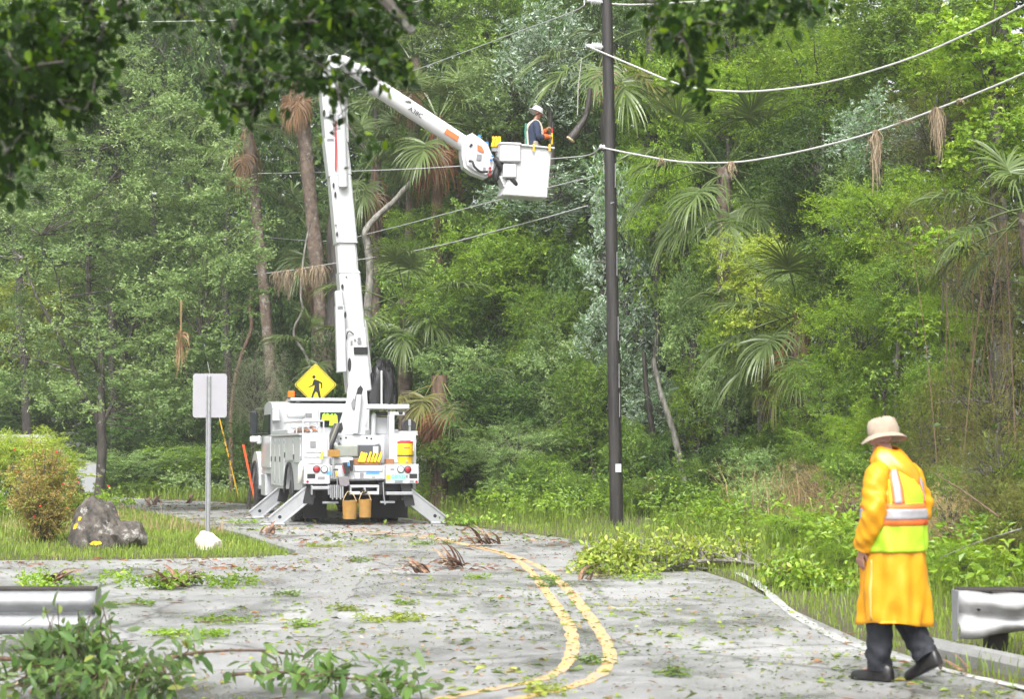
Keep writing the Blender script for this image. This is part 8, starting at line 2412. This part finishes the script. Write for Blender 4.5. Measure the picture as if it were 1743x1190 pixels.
# small sprigs scattered on the road
gs = 'leaf sprigs on the wet road'
for (px, py, w_, n, mt, lb) in ((660, 1057, 45, 12, 'yellow', 'bright sprig of pale green leaves on the left lane nearest the camera'), (385, 1062, 45, 9, 'lime', 'green sprig left of the concrete strip end'), (220, 1033, 40, 7, 'mid', 'dark sprig on the side road right of the left guardrail'),
        (320, 1085, 60, 14, 'lime', 'leafy sprig heap beside the near fallen branch'), (550, 932, 25, 8, 'yellow', 'small sprig beside the curve of the concrete strip'), (815, 987, 15, 4, 'lime', 'tiny sprig in the middle of the left lane'), (604, 957, 16, 4, 'mid', 'tiny sprig right of the concrete strip'),
        (935, 988, 22, 5, 'mid', 'dark sprig lying across the double yellow line'), (1085, 987, 40, 7, 'lime', 'loose sprig under the fallen bough'), (735, 928, 30, 8, 'mid', 'sprig on the yellow line near the truck'), (700, 1030, 14, 3, 'lime', 'tiny sprig above the bright sprig'),
        (945, 1000, 20, 4, 'mid', 'small sprig between the two yellow lines'), (1040, 985, 25, 4, 'olive', 'brownish sprig left of the fallen bough'), (480, 1015, 20, 4, 'mid', 'tiny sprig on the side road near the concrete strip'), (1010, 1130, 16, 3, 'mid', 'small dark sprig on the right yellow line near the camera'),
        (905, 1180, 40, 6, 'yellow', 'pale sprig on the yellow line at the bottom edge'), (520, 1068, 25, 4, 'lime', 'small sprig right of the concrete strip end'), (590, 1040, 20, 4, 'yellow', 'pale small sprig left of the bright sprig'), (1140, 1150, 25, 3, 'mid', 'dark sprig in the right lane at the bottom'), (410, 890, 30, 8, 'lime', 'sprig by the left outrigger feet')):
    g0 = G(px, py); Y = g0[1]; s = w_ / ppm(Y)
    C = np.array([g0 + np.array([r.uniform(-s, s), r.uniform(-0.5, 0.5) * min(1.2, s * 2), 0.03 + 0.03 * r.random()]) for _ in range(n)])
    t = thing('leaf_sprig', lb, 'sprig', tuple(g0), 0, gs)
    v, f, tt = spray_leaves(r, C - g0, 0.085, 6, 6, 0.055, 0.025, flat=0.2)
    v[:, 2] = np.maximum(v[:, 2] * 0.5, 0.006) + 0.006 * r.random(len(v))
    put('leaves', mesh_np('leaves', v, [f], tt, [LF[mt]]), t, kind='stuff')
    m = MB(); m.tube([(-s, 0, 0.012), (0, 0.03, 0.03), (s, -0.02, 0.012)], [0.006, 0.005, 0.003], 5); m.build('twig', BARKB, t)
# torn palm boots: bundles of curved brown slats
SLV = []
for s in range(3):
    rr = np.random.default_rng(300 + s); k = 7; tt = np.linspace(0, 1, k)
    c = np.stack([tt * 0.5, 0.05 * np.sin(tt * 3 + s), 0.10 * np.sin(tt * (2.2 + 0.5 * s))], 1)
    w_ = 0.055 * (1 - 0.75 * tt) + 0.006
    V = []
    for i in range(k):
        for (a, b) in ((-1, 0), (-0.5, 0.4), (0.5, 0.4), (1, 0), (0.5, -0.15), (-0.5, -0.15)): V.append(c[i] + np.array([0, a * w_[i], b * w_[i] * 0.6]))
    F = [(i * 6 + j, i * 6 + (j + 1) % 6, (i + 1) * 6 + (j + 1) % 6, (i + 1) * 6 + j) for i in range(k - 1) for j in range(6)] + [tuple(range(6))[::-1], tuple((k - 1) * 6 + j for j in range(6))]
    m = MB(); m.add(np.array(V), F); SLV.append(m.mesh('boot_slat', [BARKB], True))
BOOTM = [bark_mat('boot_brown', (0.12, 0.06, 0.035), (0.36, 0.20, 0.12), scale=18, zs=1, rough=0.7), bark_mat('boot_pale', (0.22, 0.15, 0.10), (0.50, 0.36, 0.24), scale=18, zs=1, rough=0.7), bark_mat('boot_dark', (0.04, 0.025, 0.018), (0.14, 0.08, 0.05), scale=18, zs=1, rough=0.6)]
gb = 'torn palm boots on the road'
for (px, py, n, size, az, lb) in ((755, 968, 11, 0.95, 180, 'fan of brown palm boot fibres on the left lane'), (690, 980, 9, 0.8, 170, 'flat dark palm boot left of the brown fan on the left lane'), (820, 930, 12, 0.95, 200, 'upright torn palm boot on the double yellow line'), (800, 931, 5, 0.8, 180, 'brown palm piece lying beside the upright boot on the yellow line'),
        (110, 998, 12, 0.7, 10, 'heap of brown palm fibre above the left guardrail'), (330, 1000, 14, 0.75, 20, 'long heap of brown fibre and leaves on the side road'), (275, 1003, 8, 0.8, 190, 'left end of the brown fibre heap on the side road'), (465, 912, 9, 0.8, 60, 'brown torn boot in front of the left outrigger feet'),
        (330, 858, 10, 1.0, 30, 'brown palm debris on the far road behind the square sign'), (260, 868, 7, 1.0, 100, 'reddish palm debris on the far road right of the oak trunk'), (1025, 992, 6, 0.55, 20, 'dark palm scrap left of the fallen bough'), (968, 850, 7, 0.9, 80, 'pale broken stump piece in the tall grass of the right verge'), (1110, 800, 5, 1.2, 80, 'upright dead leaf among the thin trunks right of the pole'), (1575, 1150, 4, 0.45, 180, 'bark scrap under the rear boot of the raincoat worker')):
    g0 = G(px, py) if py > 880 else P(px, py, {330: 57, 260: 55, 968: 47, 1110: 45}[px]);
    g0[2] = max(0.0, float(gz(g0[0], g0[1]))) if px not in (968, 1110) else float(gz(g0[0], g0[1])) + 0.3
    t = thing('palm_boot', lb, 'palm debris', tuple(g0), 0, gb)
    rr = np.random.default_rng(int(px))
    for i in range(n):
        a = R(az + rr.uniform(-55, 55)); el_ = R(rr.uniform(0, 26) if 'flat' in lb or 'heap' in lb else rr.uniform(-4, 48))
        d = np.array([math.cos(a) * math.cos(el_), math.sin(a) * math.cos(el_), math.sin(el_)])
        o = put('slat', SLV[i % 3], t, (rr.uniform(-0.12, 0.12) - 0.2 * math.cos(R(az)), rr.uniform(-0.10, 0.10), 0.03 + 0.02 * rr.random()), orient(d, (0, 0, 1)), size * rr.uniform(0.6, 1.1))
        o.material_slots[0].link = 'OBJECT'; o.material_slots[0].material = BOOTM[i % 3]
    if 'heap' in lb:
        C = np.stack([rr.uniform(-0.5, 0.7, 16), rr.uniform(-0.25, 0.25, 16), rr.uniform(0.03, 0.12, 16)], 1)
        v, f, tt = spray_leaves(rr, C, 0.09, 6, 6, 0.06, 0.028, flat=0.35); v[:, 2] = np.maximum(v[:, 2], 0.006)
        put('leaves', mesh_np('leaves', v, [f], tt, [LF['lime']]), t, kind='stuff')
# broken sticks
for i, (p0, p1, Y, rad, lb) in enumerate((((1320, 985), (1290, 958), 25, 0.012, 'bare stick at the end of the fallen bough'), ((1600, 1118), (1660, 1102), 15.4, 0.012, 'thin dark stick lying against the kerb by the guardrail'), ((1700, 880), (1580, 800), 20, 0.01, 'bare leaning stick right of the raincoat worker'), ((1740, 900), (1600, 1010 - 60), 19, 0.008, 'pale thin stick crossing the brush right of the lime vest'), ((100, 955), (50, 953), 29, 0.012, 'dark stick at the grass edge below the boulder'))):
    a, b = P(*p0, Y), P(*p1, Y + 0.3)
    for q in (a, b): q[2] = max(q[2], float(gz(q[0], q[1])) + rad)
    mm_ = (a + b) / 2 + np.array([0, 0, 0.02])
    m = MB(); m.tube(smooth_line(np.array([a, mm_, b]) - a, 4), np.linspace(rad, rad * 0.4, 9), 6); o = m.build('stick', BARKB if i != 3 else BARKW, smooth=True, loc=tuple(a)); tag(o, lb, 'stick')
# loose litter
def litter(n, x0, x1, y0, y1, L, W, mat, seed, keep=None, flat=0.14, z=0.006):
    rr = np.random.default_rng(seed)
    y = y0 + (y1 - y0) * rr.random(n) ** 1.25
    x = rr.uniform(-1, 1, n) * ((871.5 / FPX) * y + 0.5)
    k = in_road(x, y) & (wob(x * 0.8, y * 0.5, seed) + 0.5 * wob(x * 2.5, y * 2.2, seed + 1) + 0.4 * wob(x * 6, y * 5, seed + 3) + rr.normal(0, 0.22, n) > 0.12)
    if keep is not None: k &= keep(x, y)
    x, y = x[k], y[k]; n = len(x)
    a = rr.random(n) * 6.28
    ax = np.stack([np.cos(a), np.sin(a), rr.normal(0, flat, n)], 1)
    nn = np.stack([rr.normal(0, flat * 1.6, n), rr.normal(0, flat * 1.6, n), np.ones(n)], 1)
    s = 0.5 + rr.random(n) ** 2 * 1.3
    v, f, t = leaves(np.stack([x, y, np.full(n, z) + 0.02 * rr.random(n) ** 3], 1), ax, nn, L * s, W * s, np.clip(rr.random(n) * 1.05, 0, 1), fold=0.2, curl=0.12)
    v[:, 2] = np.maximum(v[:, 2], 0.0055 if z < 0.01 else 0.006)
    return mesh_np('fallen_leaves', v, [f], t, [mat])
put('fallen_leaves', litter(15000, 0, 0, 12, 60, 0.07, 0.034, LF['litter'], 5), kind='stuff')
put('fallen_leaves', litter(22000, 0, 0, 12, 45, 0.03, 0.016, LF['litter'], 6, z=0.004), kind='stuff')
put('fallen_leaves', litter(7000, 0, 0, 12, 55, 0.06, 0.03, LF['yellow'], 7), kind='stuff')
put('fallen_leaves', litter(9000, 0, 0, 26, 62, 0.12, 0.035, LF['rust'], 12, flat=0.25), kind='stuff')
put('fallen_leaves', litter(8000, 0, 0, 12, 40, 0.028, 0.02, LF['dead'], 13, flat=0.3), kind='stuff')
put('fallen_twigs', litter(2500, 0, 0, 12, 55, 0.13, 0.008, LF['dead'], 8), kind='stuff')
put('fallen_leaves', litter(9000, 0, 0, 34, 62, 0.11, 0.05, LF['litter'], 9, flat=0.3), kind='stuff')

# ------------------------------------------------------------------ the oak whose boughs hang over the road at the top of the view
r = np.random.default_rng(77)
oo = np.array([-7.5, 8.0, 0.0])
big = thing('oak_tree', 'dark near oak whose leafy boughs hang in front of the upper left of the view', 'tree', tuple(oo))
m = MB(); m.tube([(0, 0, -0.2), (0.1, 0, 1.2), (0.25, 0.1, 2.6), (0.5, 0.2, 4.0)], [0.42, 0.33, 0.30, 0.26], 16); m.build('trunk', BARK, big, True)
heads = {'a': [(-2.9, 8.6, 5.2), (-2.2, 9.0, 4.35), (-1.6, 9.1, 3.9)], 'b': [(-3.0, 8.8, 5.8), (-1.2, 9.2, 4.9), (0.2, 9.3, 4.3), (0.8, 9.3, 4.1), (1.5, 9.3, 4.1)], 'c': [(-2.4, 8.7, 4.8), (-1.3, 9.0, 4.2), (-0.7, 9.0, 3.75), (-0.45, 9.0, 3.5)]}
bl = []
for k_, pts in heads.items():
    c = smooth_line(np.vstack([[0.5, 0.2, 4.0], np.array(pts) - oo]), 6); bl.append(c)
    m = MB(); m.tube(c, np.linspace(0.12, 0.018, len(c)), 8); m.build('limb', BARK, big, True)
BL = np.concatenate(bl)
regs = [(40, 60, 100, 60, 8.6, 22), (0, 150, 90, 60, 8.6, 20), (80, 140, 60, 50, 8.7, 16), (20, 230, 55, 50, 8.6, 16), (10, 290, 35, 40, 8.6, 9), (120, 100, 60, 45, 8.8, 14), (165, 60, 30, 40, 8.9, 7), (0, 10, 160, 40, 8.7, 22), (190, 20, 50, 30, 9, 7), (140, 170, 35, 18, 8.8, 4),
        (330, 12, 60, 22, 9.2, 7), (430, 22, 60, 26, 9.0, 9), (495, 45, 60, 34, 9.0, 15), (560, 28, 60, 26, 9.0, 14), (645, 68, 32, 40, 9.1, 8), (450, 95, 50, 36, 9.0, 11), (515, 108, 34, 34, 9.0, 11), (566, 138, 12, 12, 9.0, 3), (425, 150, 40, 30, 8.9, 8), (555, 30, 90, 30, 9.1, 16), (655, 110, 35, 30, 9.1, 7), (400, 175, 28, 22, 8.9, 4), (440, 200, 20, 18, 8.9, 3),
        (578, 205, 9, 12, 8.9, 1), (632, 268, 14, 6, 9.0, 2), (690, 15, 40, 20, 9.2, 5), (640, 20, 60, 26, 9.2, 8),
        (1150, 20, 50, 30, 9.3, 9), (1185, 60, 38, 34, 9.3, 9), (1180, 110, 22, 28, 9.3, 5), (1188, 148, 14, 18, 9.3, 3), (1255, 12, 55, 26, 9.4, 9), (1330, 8, 50, 22, 9.4, 7), (1385, 5, 30, 18, 9.4, 4), (1290, 40, 30, 14, 9.4, 3)]
tips = []
for (px, py, a, b, Y, n) in regs:
    n = max(1, int(n * (0.72 if 300 < px < 700 else 0.9)))
    for i in range(n):
        t_ = r.random() * 6.28; q_ = math.sqrt(r.random())
        tips.append(P(px + a * q_ * math.cos(t_), py + b * q_ * math.sin(t_), Y + r.uniform(-0.4, 0.4)) - oo)
# above the frame the boughs go on
for i in range(120):
    tips.append(np.array([r.uniform(-4.5, 1.6), r.uniform(8.4, 9.8), r.uniform(3.7, 5.2)]) - oo)
for i in range(260):
    tips.append(np.array([r.uniform(-6.5, 2.0), r.uniform(6.5, 10.2), r.uniform(4.3, 6.8)]) - oo)
tips = np.array(tips)
tw = MB()
# every spray grows from the nearest wood already there
dist = np.min(np.linalg.norm(tips[:, None, :] - BL[None, :, :], axis=2), axis=1)
src = BL[np.argmin(np.linalg.norm(tips[:, None, :] - BL[None, :, :], axis=2), axis=1)].copy()
todo = np.ones(len(tips), bool)
while todo.any():
    i = np.where(todo)[0][np.argmin(dist[todo])]
    q_, s = tips[i], src[i]
    tw.tube([s, (s + q_) / 2 + r.normal(0, 0.025, 3), q_], [0.006, 0.004, 0.003], 4, caps=False)
    todo[i] = False
    d_ = np.linalg.norm(tips - q_, axis=1)
    up = todo & (d_ < dist); dist[up] = d_[up]; src[up] = q_
tw.build('twigs', BARK, big, True, kind='stuff')
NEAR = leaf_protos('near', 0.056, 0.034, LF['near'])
nl = 16
base = np.repeat(tips, nl, 0) + r.normal(0, 0.05, (len(tips) * nl, 3))
axv = r.normal(0, 0.8, base.shape) + np.array([0.1, 0, -0.45])
nv_ = np.array([0, 0, 1.0]) + r.normal(0, 0.7, base.shape)
pxv = 871.5 + (base[:, 0] + oo[0]) / (base[:, 1] + oo[1]) * FPX
vis = np.where((pxv > -20) & (pxv < 1600) & (base[:, 2] < 4.2))[0]
pick = r.permutation(vis)[:300]
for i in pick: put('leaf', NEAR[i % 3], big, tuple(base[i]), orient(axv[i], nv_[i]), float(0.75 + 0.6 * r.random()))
rest = np.setdiff1d(np.arange(len(base)), pick); sz = 0.7 + 0.6 * r.random(len(rest))
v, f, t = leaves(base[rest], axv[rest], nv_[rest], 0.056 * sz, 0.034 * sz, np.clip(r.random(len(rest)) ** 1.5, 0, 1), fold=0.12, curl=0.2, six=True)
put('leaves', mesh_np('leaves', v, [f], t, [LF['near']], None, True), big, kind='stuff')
# ------------------------------------------------------------------ rain mist in the air
m, n, out = new_mat('rain_mist')
pv = N(n, 'ShaderNodeVolumePrincipled', Density=0.0006, Anisotropy=0.2)
pv.inputs['Color'].default_value = (0.97, 0.98, 1.0, 1)
n.links.new(pv.outputs[0], out.inputs['Volume'])
hz = MB(); hz.box((-330, -130, -1.3), (330, 430, 36), 0)
put('haze', hz.mesh('haze', [m]), kind='stuff')
